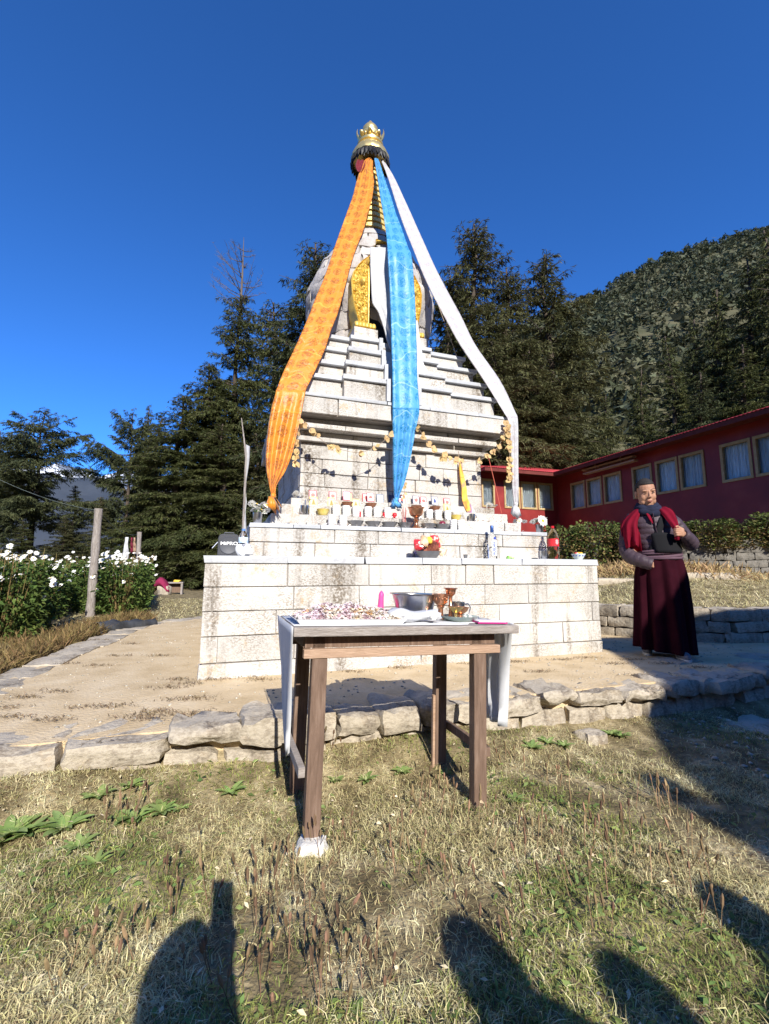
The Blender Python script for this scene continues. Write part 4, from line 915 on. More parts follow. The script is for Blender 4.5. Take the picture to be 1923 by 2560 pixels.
# loudspeaker
spk = thing('portable_loudspeaker', 'small dark grey portable loudspeaker with round grille on the base tier', 'loudspeaker')
sb_ = MB(); ww, hh, dd = .17, .175, .13
sb_.prism([(-ww / 2, 0), (ww / 2, 0), (ww / 2 * .97, hh * .8), (ww / 2 * .9, hh * .93), (ww * .36, hh), (-ww * .36, hh), (-ww / 2 * .9, hh * .93), (-ww / 2 * .97, hh * .8)], -dd, 0, Matrix.Rotation(math.pi / 2, 4, 'X') )
sb_.build('case', K['speaker'], spk, bevel=.008)
auto_smooth(MB().lathe([(.062, 0), (.070, .004), (.074, 0), (.074, -.004), (.062, -.004)], 40, T(0, -.0005, .085) @ Matrix.Rotation(math.pi / 2, 4, 'X')).build('grille_ring', K['speaker_ring'], spk), 50)
text_mesh('lettering', 'MiPRO', .036, K['print_white'], spk, (.003, -.004, .098), (math.pi / 2, 0, 0), 1.28)
MB().tube([(-.04, .06, hh - .004), (-.035, .06, hh + .014), (.035, .06, hh + .014), (.04, .06, hh - .004)], .006, 8).build('carry_handle', K['speaker_ring'], spk)
MB().tube([(-.085, .05, .11), (-.125, .04, .06)], .005, 6).build('strap_end', K['steel'], spk)
put(spk, 571, -1.76, Z1, 1387)
# water bottle wrapped in white paper
wb = thing('water_bottle', 'crumpled plastic water bottle with blue cap and label beside the loudspeaker', 'bottle')
K['paper_l'] = mat('white_plastic_bag', [(.35, (.7, .72, .75)), (.65, (.84, .85, .87))], 30, rough=.4)
lat('body', [(.03, 0), (.038, .01), (.036, .05), (.04, .08), (.035, .11), (.036, .15), (.03, .175), (.014, .20), (.013, .212), (.001, .212)], K['pet'], wb, 20, wob=lambda a, z: 1 + .06 * math.sin(3 * a + 40 * z))
lat('label_band', [(.039, .105), (.0395, .108), (.0385, .15), (.037, .152), (.03, .13)], mat('blue_label', [(.4, (.35, .5, .75)), (.6, (.7, .78, .86))], 40, rough=.4), wb, 20)
lat('cap', [(.015, .205), (.015, .222), (.001, .223)], mat('blue_cap', (.12, .25, .55), rough=.4), wb, 16)
bag = link('paper_wrap', rock_mesh('paper_wrap', .09, .08, .10, 77, .022, 4, .7), K['paper_l'], wb, (0, -.005, .05)); auto_smooth(bag, 80)
put(wb, 607, -1.75, Z1, 1387)
cupn = thing('fallen_cup', 'dark rimmed cup lying on its side next to the water bottle', 'cup'); lat('body', [(.02, 0), (.022, .004), (.028, .06), (.03, .062), (.025, .06), (.018, .006), (.001, .006)], K['white'], cupn)
put(cupn, 612, -1.82, Z1 + .03, 1387); cupn.rotation_euler = (0, 1.5, SR)
# flag pole
fpole = thing('flag_pole', 'slim wooden pole with a narrow faded white prayer flag beside the stupa', 'flag pole')
pb_ = onv(606, 1380, -1.45); uL = pb_[0]
top = onv(604, 1045, -1.45); MB().tube([(0, 0, 0), (.0, 0, .9), (top[0] - uL, 0, top[2] - Z1)], [.012, .01, .004], 7).build('pole', K['post'], fpole)
mb = MB(); rings = []
for i in range(12):
    t = i / 11; z = .95 * (1 - t) + .07; rings.append([(-.005 + .002 * math.sin(i), .003, z), (.010 + .008 * math.sin(i * 1.3), -.010 * math.sin(i * .9), z - .01), (.016 + .014 * math.sin(i * .7 + 1), .010 * math.cos(i), z - .015)])
mb.loft(rings, closed=False); fo_ = auto_smooth(mb.build('flag', mat('weathered_flag', [(.3, (.30, .30, .31)), (.7, (.45, .45, .46))], 20, rough=.9), fpole), 80); fo_.modifiers.new('t', 'SOLIDIFY').thickness = .003
fpole.location = S(uL, -1.45, Z1); fpole.rotation_euler = (0, 0, SR)
# bowl of sweets
cbw = thing('sweets_bowl', 'wide steel bowl on the base tier heaped with wrapped sweets', 'bowl'); lat('bowl', [(.075, 0), (.08, .004), (.105, .035), (.125, .06), (.128, .062), (.118, .058), (.09, .02), (.001, .015)], K['steel_dark'], cbw, 28); put(cbw, 1071, -1.73, Z1, 1393)
wrapc = {'red': mat('red_wrapper', [(.4, (.45, .02, .03)), (.55, (.6, .06, .06)), (.62, (.8, .7, .6))], 22, rough=.25, spec=.6), 'yel': mat('yellow_fruit', [(.3, (.75, .42, .03)), (.7, (.82, .55, .08))], 8, rough=.45), 'vio': mat('violet_wrapper', [(.4, (.08, .05, .22)), (.6, (.3, .25, .55))], 25, rough=.25), 'brn': mat('brown_wrapper', [(.4, (.1, .03, .02)), (.6, (.3, .1, .06))], 20, rough=.3), 'tan': mat('tan_bag', [(.4, (.62, .36, .2)), (.6, (.8, .62, .45))], 18, rough=.3)}
rr = random.Random(4)
for i, (x, z, s, c, lab) in enumerate([(-.11, .12, .085, 'red', 'red foil snack bag at the left of the bowl'), (-.06, .15, .08, 'tan', 'tan snack bag standing in the heap'), (-.02, .13, .07, 'yel', 'round yellow fruit on top of the sweets'), (.0, .165, .06, 'yel', 'small yellow fruit at the peak of the heap'), (-.08, .075, .075, 'vio', 'violet foil sweet on the bowl rim'), (.04, .10, .10, 'brn', 'dark brown snack bag with a white stripe'), (.08, .15, .09, 'red', 'large red snack bag at the right'), (.06, .17, .08, 'red', 'red snack bag leaning behind the brown one'), (.115, .09, .065, 'tan', 'yellowish biscuit bag on the right rim'), (.105, .15, .07, 'tan', 'tall tan bag at the right of the heap'), (-.03, .07, .06, 'brn', 'small dark sweet in the bowl centre'), (.13, .06, .06, 'tan', 'crumpled tan wrapper hanging over the rim')]):
    me = rock_mesh('sweet', s, s * .55, s * (1.15 if c != 'yel' else 1), 600 + i, .012 if c != 'yel' else .002, 3, .35 if c != 'yel' else .95); o = link('snack_bag' if c != 'yel' else 'fruit', me, wrapc[c]); auto_smooth(o, 50)
    p = S(at(1071, 1393, -1.73) + x, -1.73 - .02 + rr.uniform(-.03, .05), Z1 + z); o.location = p; o.rotation_euler = (rr.uniform(-.4, .4), rr.uniform(-.6, .6), SR + rr.uniform(-.6, .6)); tag(o, lab + ', in the sweets bowl', 'snack' if c != 'yel' else 'fruit')
put(tag(lat('steel_shot_cup', [(.016, 0), (.017, .002), (.022, .04), (.02, .04), (.014, .004), (.001, .004)], K['steel_dark']), 'tiny steel cup standing on the base tier', 'cup'), 1164, -1.70, Z1, 1393)
# vodka bottle
vb = thing('glass_bottle', 'clear square shouldered spirit bottle with blue cap on the base tier', 'bottle')
def sq(w_, d_, z): return [(w_ * max(-1, min(1, 1.25 * math.cos(a))) , d_ * max(-1, min(1, 1.25 * math.sin(a))), z) for a in [2 * math.pi * i / 24 for i in range(24)]]
def ci(r_, z): return [(r_ * math.cos(2 * math.pi * i / 24), r_ * math.sin(2 * math.pi * i / 24), z) for i in range(24)]
auto_smooth(MB().loft([sq(.040, .026, 0), sq(.043, .028, .004), sq(.043, .028, .2), sq(.040, .026, .225), sq(.028, .02, .243), ci(.017, .258), ci(.0155, .275), ci(.0155, .30)]).build('body', K['bottle'], vb), 40)
lat('cap', [(.0172, .268), (.0178, .27), (.0178, .335), (.016, .338), (.001, .338)], mat('blue_foil', (.04, .09, .28), rough=.3, metal=.4), vb, 20)
MB().box(-.022, -.0305, .03, .030, -.0290, .19).build('label_panel', mat('pale_label', (.72, .75, .8), rough=.4), vb)
text_mesh('lettering', 'RUSLAN', .042, mat('blue_print', (.05, .08, .38), rough=.5), vb, (.004, -.0318, .105), (math.pi / 2, -math.pi / 2, 0), .82)
emb = MB(); emb.prism([(-.012, -.012), (.012, -.012), (.014, .005), (0, .016), (-.014, .005)], -.001, .001, T(.012, -.0310, .208) @ Matrix.Rotation(math.pi / 2, 4, 'X')); emb.build('emblem', bpy.data.materials['blue_print'], vb)
put(vb, 1232, -1.66, Z1, 1395)
gw = link('green_wrapper', rock_mesh('green_wrapper', .075, .04, .03, 81, .012, 3, .4), mat('green_wrapper', [(.4, (.15, .5, .03)), (.6, (.6, .75, .4))], 30, rough=.3)); put(gw, 1276, -1.70, Z1 + .013, 1395); tag(gw, 'crumpled bright green wrapper on the base tier', 'wrapper')
put(tag(lat('dark_lid', [(.03, 0), (.032, .002), (.032, .012), (.028, .014), (.001, .014)], K['black_gloss']), 'small dark round lid lying on the base tier', 'lid'), 1337, -1.72, Z1, 1396)
bpy.context.view_layer.update()
steel_can('steel_tumbler', .034, .088, 'steel tumbler beside the big plastic bottle', 1355, -1.72, Z1, cat='tumbler')
cb_ = thing('plastic_bottle', 'large clear plastic soft drink bottle with red cap and red label', 'bottle')
lat('body', [(.035, 0), (.052, .006), (.057, .03), (.056, .07), (.048, .1), (.054, .125), (.056, .13), (.056, .215), (.05, .25), (.035, .29), (.018, .315), (.015, .322), (.015, .335), (.001, .335)], K['pet'], cb_, 28)
lat('label_band', [(.0565, .137), (.0575, .138), (.0575, .213), (.056, .214), (.05, .18)], mat('red_label', [(.35, (.62, .02, .035)), (.6, (.7, .04, .05))], 12, rough=.35), cb_, 28)
lat('cap', [(.0165, .325), (.017, .327), (.017, .347), (.015, .349), (.001, .349)], K['red_plate'], cb_, 18)
tx = MB()
for q, (z, w_) in enumerate([(.197, .028), (.187, .034), (.177, .03), (.167, .036), (.157, .022)]): tx.box(-w_ / 2, -.0595, z, w_ / 2, -.0570, z + .004)
tx.build('label_print', K['print_white'], cb_)
put(cb_, 1385, -1.73, Z1, 1396)
cer = thing('ceramic_bowl', 'pale green china bowl with printed band and food on the tier corner', 'bowl')
lat('bowl', [(.035, 0), (.037, .006), (.05, .02), (.072, .06), (.074, .064), (.068, .06), (.04, .02), (.001, .016)], mat('china', [(.4, (.6, .68, .64)), (.6, (.7, .76, .72))], 6, rough=.2), cer, 28)
for q in range(12):
    a = 2 * math.pi * q / 12; MB().box(-.007, -.0015, -.007, .007, .0015, .007, T(.064 * math.cos(a), .064 * math.sin(a), .046) @ Matrix.Rotation(a + math.pi / 2, 4, 'Z')).build('printed_mark', bpy.data.materials['blue_print'], cer)
for q in range(5): auto_smooth(link('food_piece', rock_mesh('food_piece', .03, .025, .03, 90 + q, .008, 2, .5), [wrapc['yel'], wrapc['red'], wrapc['tan']][q % 3], cer, (random.uniform(-.035, .035), random.uniform(-.03, .03), .066)), 60)
put(cer, 1447, -1.70, Z1, 1398)
# ================================================================ offering table
T0 = onz(768, 2110, 0)
TB = thing('offering_table', 'tall rough wooden table with weathered plank top standing on the lawn', 'table', T0, SR); TB.rotation_euler = (0, R(1.6), SR)
TZ = .829
x0, x1 = -.098, .965
for i, (a, b) in enumerate([(-.03, .135), (.139, .315), (.319, .49)]):
    MB().box(x0 + .004 * (i % 2), a, TZ - .038, x1 - .006 * i, b, TZ).build('top_plank', K['wood'], TB, bevel=.004)
MB().box(-.05, -.005, .700, .877, .03, .737).build('apron', K['wood_apron'], TB, bevel=.003)
MB().box(-.05, .41, .700, .877, .44, .737).build('apron', K['wood_leg'], TB, bevel=.003)
MB().box(-.04, .034, .738, .87, .052, .79).build('dark_gap_board', K['wood_leg'], TB)  # board added so the gap under the top looks dark
for a in (-.045, .845): MB().box(a, .054, .735, a + .035, .408, .79).build('side_rail', K['wood_leg'], TB, bevel=.003)
for (lx, ly) in ((-.016, .0), (.738, .0), (-.016, .405), (.738, .405)):
    MB().box(lx + .003, ly, -.03, lx + .067, ly + .052, .6995 if True else 0).build('leg', K['wood_leg'], TB, bevel=.004)
    if ly == 0: MB().box(lx + .01, ly + .034, .70, lx + .06, ly + .054, .79).build('leg_tenon', K['wood_leg'], TB)
MB().box(-.045, .02, .235, -.017, .45, .275).build('stretcher', K['wood'], TB, bevel=.003)
MB().box(.811, .02, .235, .837, .45, .275).build('stretcher', K['wood_leg'], TB, bevel=.003)
MB().box(.722, .40, .0, .736, .42, .42).build('lath', K['wood_apron'], TB)
ft = link('foot_stone', rock_mesh('foot_stone', .11, .09, .05, 70, .012, 3, .4), mat('white_pebble', [(.3, (.6, .57, .5)), (.7, (.75, .72, .66))], 20, rough=.9, bump=.5), None, T0 + Vector((.02, -.01, -.005))); auto_smooth(ft, 60)
tag(ft, 'small white stone wedged under the front table leg', 'stone')
def tw(x, y, z=TZ): return TB.matrix_world @ Vector((x, y, z))
bpy.context.view_layer.update()
def tpx(px, py):     # pixel -> table local (x, y) on the table top
    n = TB.matrix_world.to_3x3() @ Vector((0, 0, 1)); p = onpl(px, py, tw(0, 0), n); q = TB.matrix_world.inverted() @ p; return q.x, q.y
def tat(px, y, py=1540):
    p = onpl(px, py, T0 + SV * y, SV); return (TB.matrix_world.inverted() @ p).x
def on_table(o, x, y, dz=0.001, rz=0): o.location = tw(x, y, TZ + dz); o.rotation_euler = (0, R(1.6), SR + rz); return o
# white cloth: covers part of the top and hangs over both ends
def sheet(name, m, rows, parent=None, thick=.003, smooth=80):
    mb = MB(); mb.loft(rows, closed=False); o = auto_smooth(mb.build(name, m, parent), smooth); o.modifiers.new('t', 'SOLIDIFY').thickness = thick; o.modifiers['t'].offset = 0; return o
cl = thing('table_cloth', 'thin white cloth spread over the plank table with long ends hanging', 'cloth', tw(0, 0)); cl.rotation_euler = (0, R(1.6), SR)
rows = []
for i in range(24):
    t = i / 23; x = -.094 + 1.02 * t; rows.append([(x, .0 + .005 * math.sin(i) + (.06 if t > .8 else 0), .003), (x, .12, .0035 + .001 * math.sin(i * 2)), (x, .25, .003), (x, .40, .0035), (x, .47 + .006 * math.sin(i * 1.7), .003)])
sheet('spread_sheet', K['khata'], rows, cl, .002)
rows = []
for i in range(16):
    t = i / 15; z = -.52 * t; hw = .5 * (.47 * (1 - t) ** 1.3 + .10); yc = .235 - .10 * t
    rows.append([(-.101 - .005 + .03 * t + .012 * t * math.sin(j * 2.2 + 3 * t), yc + (j / 8 - .5) * 2 * hw, z + .004 - .02 * math.sin(j * 1.1) * t) for j in range(9)])
sheet('hanging_end', K['khata'], rows, cl, .002)
rows = []
for i in range(18):
    t = i / 17; z = -.50 * t; hw = .17 - .06 * t; yc = .20 + .02 * math.sin(t * 3)
    rows.append([(.975 + .02 * math.sin(j * 1.9 + t * 2.5) * (.3 + t) - .015 * t, yc + (j / 10 - .5) * 2 * hw, z + .004) for j in range(11)])
sheet('hanging_end', K['khata'], rows, cl, .002)
# tray with shredded petals
tr = thing('serving_tray', 'long white enamel tray heaped with shredded flower petals', 'tray')
m_tr = mat('white_enamel', (.78, .78, .78), rough=.3)
tw_, td_ = .50, .30
mb = MB(); r0 = [(-tw_ / 2 + .02, -td_ / 2 + .02), (tw_ / 2 - .02, -td_ / 2 + .02), (tw_ / 2 - .02, td_ / 2 - .02), (-tw_ / 2 + .02, td_ / 2 - .02)]; r1 = [(-tw_ / 2, -td_ / 2), (tw_ / 2, -td_ / 2), (tw_ / 2, td_ / 2), (-tw_ / 2, td_ / 2)]
mb.loft([[(x, y, 0) for x, y in r0], [(x, y, .022) for x, y in r1], [(x * 1.02, y * 1.03, .024) for x, y in r1], [(x * .98, y * .97, .021) for x, y in r1], [(x * .99, y * .99, .004) for x, y in r0]]); mb.build('pan', m_tr, tr, bevel=.002)
on_table(tr, .165, .165, .005)
K['shred'] = mat('shredded_petals', [(.3, (.82, .76, .70)), (.45, (.80, .62, .66)), (.55, (.84, .80, .72)), (.68, (.78, .52, .25)), (.8, (.62, .2, .36))], 14, 2, rough=.8, island=.25, transl=.15)
random.seed(8); V_, F_ = [], []
heap = lambda x, y: .055 * max(0, 1 - (abs(x) / .235) ** 3) * max(0, 1 - (abs(y) / .14) ** 2) * (1 + .35 * mnoise.noise(Vector((x * 14, y * 14, 0)))) + .01
k = 0
for i in range(3600):
    x, y = random.uniform(-.225, .225), random.uniform(-.13, .13); z = heap(x, y) * random.uniform(.55, 1.05); L_ = random.uniform(.012, .032); w_ = random.uniform(.003, .007); a = random.uniform(0, 6.28); p = random.uniform(-.5, .7)
    d = Vector((math.cos(a) * math.cos(p), math.sin(a) * math.cos(p), math.sin(p))); s_ = Vector((-math.sin(a), math.cos(a), random.uniform(-.4, .4))) * w_; c_ = Vector((x, y, z + .006)); bend = Vector((0, 0, random.uniform(-.008, .008)))
    V_ += [tuple(c_ - d * L_ / 2 - s_), tuple(c_ - d * L_ / 2 + s_), tuple(c_ + bend + s_), tuple(c_ + bend - s_), tuple(c_ + d * L_ / 2 + s_), tuple(c_ + d * L_ / 2 - s_)]; F_ += [(k, k + 1, k + 2, k + 3), (k + 3, k + 2, k + 4, k + 5)]; k += 6
ph = link('petal_heap', npmesh('petal_heap', V_, F_), K['shred']); ph['kind'] = 'stuff'; tag(ph, 'heap of shredded pink, white and orange petals on the tray', 'petals'); on_table(ph, .165, .165, .008)
hb = MB(); vs, fs = [], []; nx, ny = 24, 14
for j in range(ny + 1):
    for i in range(nx + 1): x, y = -.225 + .45 * i / nx, -.13 + .26 * j / ny; vs.append((x, y, heap(x, y) * .72))
for j in range(ny):
    for i in range(nx): q = j * (nx + 1) + i; fs.append((q, q + 1, q + nx + 2, q + nx + 1))
o = link('petal_core', npmesh('petal_core', vs, fs, True), K['shred'], ph); o['kind'] = 'stuff'
# pink wax figure on a red plate
y = .40; x = tat(951, y)
pl_ = thing('red_plate', 'red plastic plate with dark underside holding the pink wax figure', 'plate'); lat('dish', [(.04, .0), (.05, .012), (.078, .03), (.08, .033), (.074, .033), (.045, .018), (.001, .016)], K['red_plate'], pl_, 28); lat('underside', [(.038, -.002), (.049, .009), (.075, .026), (.06, .024), (.03, .004)], K['black_gloss'], pl_, 28)
on_table(pl_, x, y, .004)
wx = thing('wax_figure', 'bright pink upright ritual figure of dough with a small curl at its foot', 'figure')
auto_smooth(MB().tube([(0, 0, 0), (0, 0, .02), (.001, 0, .05), (.002, 0, .085), (.003, 0, .1), (.003, 0, .112), (.003, 0, .12)], [.021, .018, .0155, .014, .0145, .009, .001], 14).build('column', K['pink'], wx), 70)
auto_smooth(MB().tube([(-.012, 0, .008), (-.026, -.004, .014), (-.032, -.006, .027), (-.026, -.008, .038), (-.018, -.008, .034)], [.012, .012, .011, .009, .003], 10).build('curl', K['pink'], wx), 70)
on_table(wx, x, y, .02)
# steel basin
y = .30; x = tat(1036, y)
bs = thing('steel_basin', 'wide shiny steel mixing basin on the table', 'basin')
lat('bowl', [(.066, 0), (.075, .004), (.097, .05), (.113, .105), (.117, .118), (.131, .124), (.131, .128), (.113, .122), (.108, .1), (.088, .04), (.06, .012), (.001, .01)], K['steel'], bs, 48)
on_table(bs, x, y, .004)
# cloth roll
y = .075; x = tat(1037, y); mb = MB(); rings = []
for i in range(15):
    t = i / 14; c_ = Vector((-.13 + .25 * t, .03 * math.sin(t * 2.5) + .01, .03 + .006 * math.sin(t * 9))); ry = (.055 + .012 * math.sin(t * 7)) * (.45 + .55 * min(1, t * 4)); rz_ = (.028 + .008 * math.sin(t * 5 + 1)) * (.5 + .5 * min(1, t * 4))
    rings.append([(c_.x + .006 * math.sin(j * 2.3 + i), c_.y + ry * math.cos(2 * math.pi * j / 20) * (1 + .1 * math.sin(3 * j + i)), max(.002, c_.z + rz_ * math.sin(2 * math.pi * j / 20) * (1 + .14 * math.sin(j * 1.7 + i * .8)))) for j in range(20)])
mb.loft(rings); cr_ = auto_smooth(mb.build('rolled_cloth', K['khata']), 70); tag(cr_, 'rolled white silk cloth lying at the front of the table', 'cloth'); on_table(cr_, x, y, .004)
mb = MB(); 
for lay in range(3): mb.tube([(.075, -.045 + .012 * lay, .02 + .008 * lay), (.1, -.02 + .01 * lay, .042 - .006 * lay), (.115, .02, .04 - .004 * lay), (.11, .045, .015 + .004 * lay)], [.010, .014, .013, .008], 8, flat=.45)
auto_smooth(mb.build('cream_fold', K['cream'], cr_), 70)
# plate with goblets
y = .16; x = tat(1148, y)
gp = thing('grey_plate', 'grey green enamel plate under the copper goblets', 'plate'); lat('dish', [(.06, 0), (.068, .004), (.085, .014), (.098, .024), (.1, .026), (.094, .025), (.066, .01), (.001, .008)], mat('grey_enamel', [(.4, (.26, .33, .31)), (.6, (.34, .41, .38))], 10, rough=.3), gp, 36); on_table(gp, x, y, .004)
pt = lambda i: None
def goblet(label, prof_s, prof_c, m, dx, dy, dz=.012):
    t = thing('copper_goblet', label, 'goblet', group=None); lat('stem', prof_s, K[m], t, 22); lat('cup', prof_c, K[m], t, 22); on_table(t, x + dx, y + dy, dz); return t
goblet('tall slender copper goblet rising behind the others', [(.022, 0), (.022, .004), (.011, .012), (.008, .05), (.012, .06), (.012, .066), (.008, .072), (.009, .11), (.014, .114), (.001, .115)], [(.012, .112), (.024, .124), (.027, .145), (.036, .151), (.034, .153), (.022, .14), (.001, .125)], 'copper', -.03, .035)
gob = goblet('ornate chased copper goblet beside the basin', [(.026, 0), (.026, .005), (.014, .016), (.012, .05), (.02, .06), (.014, .066), (.001, .067)], [(.016, .064), (.032, .08), (.036, .105), (.045, .122), (.042, .123), (.03, .1), (.001, .08)], 'copper', -.088, .03)
gb_ = MB()
for q in range(14):
    a = 2 * math.pi * q / 14; gb_.lathe([(.001, -.008), (.006, 0), (.001, .008)], 6, T(.0345 * math.cos(a), .0345 * math.sin(a), .095 + .008 * (q % 2)))
auto_smooth(gb_.build('chased_relief', K['copper'], gob), 60)
goblet('small brass goblet with flat bowl at the front of the plate', [(.02, 0), (.02, .004), (.009, .012), (.008, .035), (.001, .036)], [(.01, .033), (.03, .05), (.04, .062), (.038, .063), (.02, .048), (.001, .042)], 'brass', -.035, -.03)
goblet('shallow reddish copper goblet behind the brass one', [(.024, 0), (.024, .004), (.013, .012), (.012, .025), (.001, .026)], [(.014, .024), (.036, .04), (.046, .06), (.043, .061), (.03, .042), (.001, .034)], 'copper', .005, .0)
sv = MB(); random.seed(2)
for q in range(16): sv.lathe([(.001, -.004), (.004, 0), (.001, .004)], 5, T(.045 + random.uniform(-.02, .02), -.02 + random.uniform(-.03, .03), .016 + random.uniform(0, .012)))
sv.build('sugar_bits', K['white'], gp)
mug = thing('steel_mug', 'big shiny steel mug with loop handle behind the goblets', 'mug'); lat('body', [(.036, 0), (.038, .003), (.038, .088), (.040, .09), (.036, .089), (.034, .006), (.001, .006)], K['steel'], mug, 32)
auto_smooth(MB().tube([(.036, -.005, .078), (.058, -.01, .08), (.07, -.012, .062), (.062, -.012, .03), (.037, -.005, .014)], .0055, 8, flat=.6).build('handle', K['steel'], mug), 60)
on_table(mug, x + .035, y + .085, .004)
# pink booklet
y = .065; x = tat(1222, y); bk = thing('pink_booklet', 'thin booklet with magenta edges lying on the table corner', 'booklet')
MB().box(-.075, -.05, 0, .075, .05, .006).build('cover', mat('magenta_cover', (.5, .03, .2), rough=.5), bk); MB().box(-.068, -.044, .0065, .070, .046, .010).build('page', mat('page', (.78, .72, .74), rough=.7), bk)
on_table(bk, x, y, .004, -.15)
gc_ = link('tape_scrap', rock_mesh('tape_scrap', .03, .02, .03, 95, .004, 2, .3), mat('olive_scrap', (.35, .35, .22), rough=.7)); on_table(gc_, .1, .40, .02); tag(gc_, 'small olive box end behind the petal tray', 'box')
# ================================================================ red monastery building
Cw = onY(1395, 1280, 19.6); uC, vC = uv(Cw.x, Cw.y)
def on_long(px, py, off=0.0):
    p = onpl(px, py, SO + SU * (uC + off), SU); d = p - SO; return d.dot(SV), p.z
def on_far(px, py, off=0.0):
    p = onpl(px, py, SO + SV * (vC + off), SV); d = p - SO; return d.dot(SU), p.z
zs1 = (on_long(1430, 1273)[1] + on_long(1815, 1208)[1]) / 2; zh1 = (on_long(1429, 1208)[1] + on_long(1813, 1114.6)[1]) / 2
OV = .75
ze = (on_long(1500, 1144.4, -OV)[1] + on_long(1750, 1074.5, -OV)[1] + on_long(1900, 1032, -OV)[1]) / 3
ZB0 = 1.75
BLD = thing('red_building', 'long red painted single storey building with red corrugated roof and curtained windows', 'building', S(uC, vC, ZB0), SR)
def loc(u, v, z): return (u - uC, v - vC, z - ZB0)
def wall(name, axis, c0, c1, openings, z0, z1, sill, head, th=.16):
    """axis 'v': wall at u=uC.. running along v ; axis 'u': at v=vC running along u"""
    mb = MB()
    def bx(a, b, za, zb):
        if axis == 'v': mb.box(0, a - vC, za - ZB0, th, b - vC, zb - ZB0)
        else: mb.box(a - uC, 0, za - ZB0, b - uC, th, zb - ZB0)
    bx(c0, c1, z0, sill); bx(c0, c1, head, z1); e = c0
    for a, b in sorted(openings): bx(e, a, sill, head); e = b
    bx(e, c1, sill, head); return mb.build(name, K['red_wall'], BLD)
lw_px = [(1428, 1463), (1468, 1505), (1511, 1555), (1584, 1633), (1644, 1699), (1705, 1767), (1811, 1888), (1897, 1990)]
lw = [(on_long(b, 1220)[0], on_long(a, 1220)[0]) for a, b in lw_px]
fw_px = [(1205, 1236), (1261, 1299), (1303, 1341), (1345, 1381)]
fw = [(on_far(a, 1240)[0], on_far(b, 1240)[0]) for a, b in fw_px]
zs2 = on_far(1320, 1272)[1]; zh2 = on_far(1320, 1206)[1]
vN = vC - 15; uL = on_far(1212, 1155, -OV)[0]
wl = wall('long_wall', 'v', vN, vC + .16, lw, ZB0 - .3, ze + .28, zs1, zh1); wf = wall('wing_wall', 'u', uL - .5, uC, fw, ZB0 - .3, ze + .28, zs2, zh2)
MB().box(.2, vN - vC, -.3, 5.2, 6, .02).build('building_floor', K['mortar'], BLD)
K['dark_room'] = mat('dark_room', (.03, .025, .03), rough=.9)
for axis, ops, s0, h0 in (('v', lw, zs1, zh1), ('u', fw, zs2, zh2)):
    for a, b in ops:
        w_, h_ = b - a, h0 - s0; fr = .06
        holder = MB(); 
        M4 = (T(*loc(uC, b, s0)) @ Matrix.Rotation(-math.pi / 2, 4, 'Z')) if axis == 'v' else T(*loc(a, vC, s0))
        # local frame: x along wall, y into the wall, z up
        f = MB()
        f.box(-.015, -.035, -.02, w_ + .015, .08, fr, M4); f.box(-.015, -.035, h_ - fr, w_ + .015, .08, h_ + .02, M4); f.box(-.015, -.035, fr + .001, fr, .08, h_ - fr - .001, M4); f.box(w_ - fr, -.035, fr + .001, w_ + .015, .08, h_ - fr - .001, M4)
        wo = f.build('window', K['frame_wood'], BLD, bevel=.004)
        MB().box(fr, .02, fr, w_ - fr, .026, h_ - fr, M4).build('pane', K['glass'], wo)
        rows = []
        nn = 40
        for k in range(2):
            rows.append([M4 @ Vector((w_ * j / nn, .13 + .025 * math.sin(j * 1.25) + .01 * math.sin(j * .6), h_ * k)) for j in range(nn + 1)])
        cm = MB(); cm.loft(rows, closed=False); auto_smooth(cm.build('curtain', K['curtain'], wo), 70)
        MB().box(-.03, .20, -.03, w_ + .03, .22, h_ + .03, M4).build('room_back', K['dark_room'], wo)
# mullion posts between windows of a group
for (a0, b0), (a1, b1) in zip(lw[:-1], lw[1:]):
    g0, g1 = b1, a0
    if g1 - g0 < .45: MB().box(-.012, g0 - vC + .02, zs1 - ZB0 - .02, -.001, g1 - vC - .02, zh1 - ZB0).build('mullion', K['red_wall'], BLD)
# roof sheets with corrugation
def roof_sheet(axis, c0, c1, slope=R(17)):
    mb = MB(); vs, fs = [], []; n_ = int((c1 - c0) / .03); run = 4.3; tan = math.tan(slope); rows = 6
    for i in range(n_ + 1):
        c = c0 + (c1 - c0) * i / n_; cor = .012 * math.sin(c / .105 * 2 * math.pi)
        if axis == 'v': s0 = max(0, c - (vC - OV)); s1 = run
        else: s0 = max(0, c - (uC - OV)); s1 = min(run, (c - uL) * 1.0 + .01)
        s0 = min(s0, run); s1 = max(s1, s0)
        for k in range(rows):
            s = s0 + (s1 - s0) * k / (rows - 1); z = ze + .05 + s * tan + cor
            vs.append(loc(uC - OV + s, c, z) if axis == 'v' else loc(c, vC - OV + s, z))
    for i in range(n_):
        for k in range(rows - 1): q = i * rows + k; fs.append((q, q + 1, q + rows + 1, q + rows))
    o = link('roof', npmesh('roof', vs, fs, True), K['red_roof'], BLD); o.modifiers.new('t', 'SOLIDIFY').thickness = .012; return o
rl = roof_sheet('v', vN - .4, vC - OV + 4.3); rf = roof_sheet('u', uL, uC - OV + 4.3)
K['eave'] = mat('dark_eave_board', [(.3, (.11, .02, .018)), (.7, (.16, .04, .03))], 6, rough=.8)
MB().box(-OV + .02, vN - vC - .4, ze - ZB0 - .10, -OV + .05, -OV + .02, ze - ZB0 + .03).build('fascia', K['eave'], BLD); MB().box(uL - uC, -OV + .02, ze - ZB0 - .10, -OV + .02, -OV + .05, ze - ZB0 + .03).build('fascia', K['eave'], BLD)
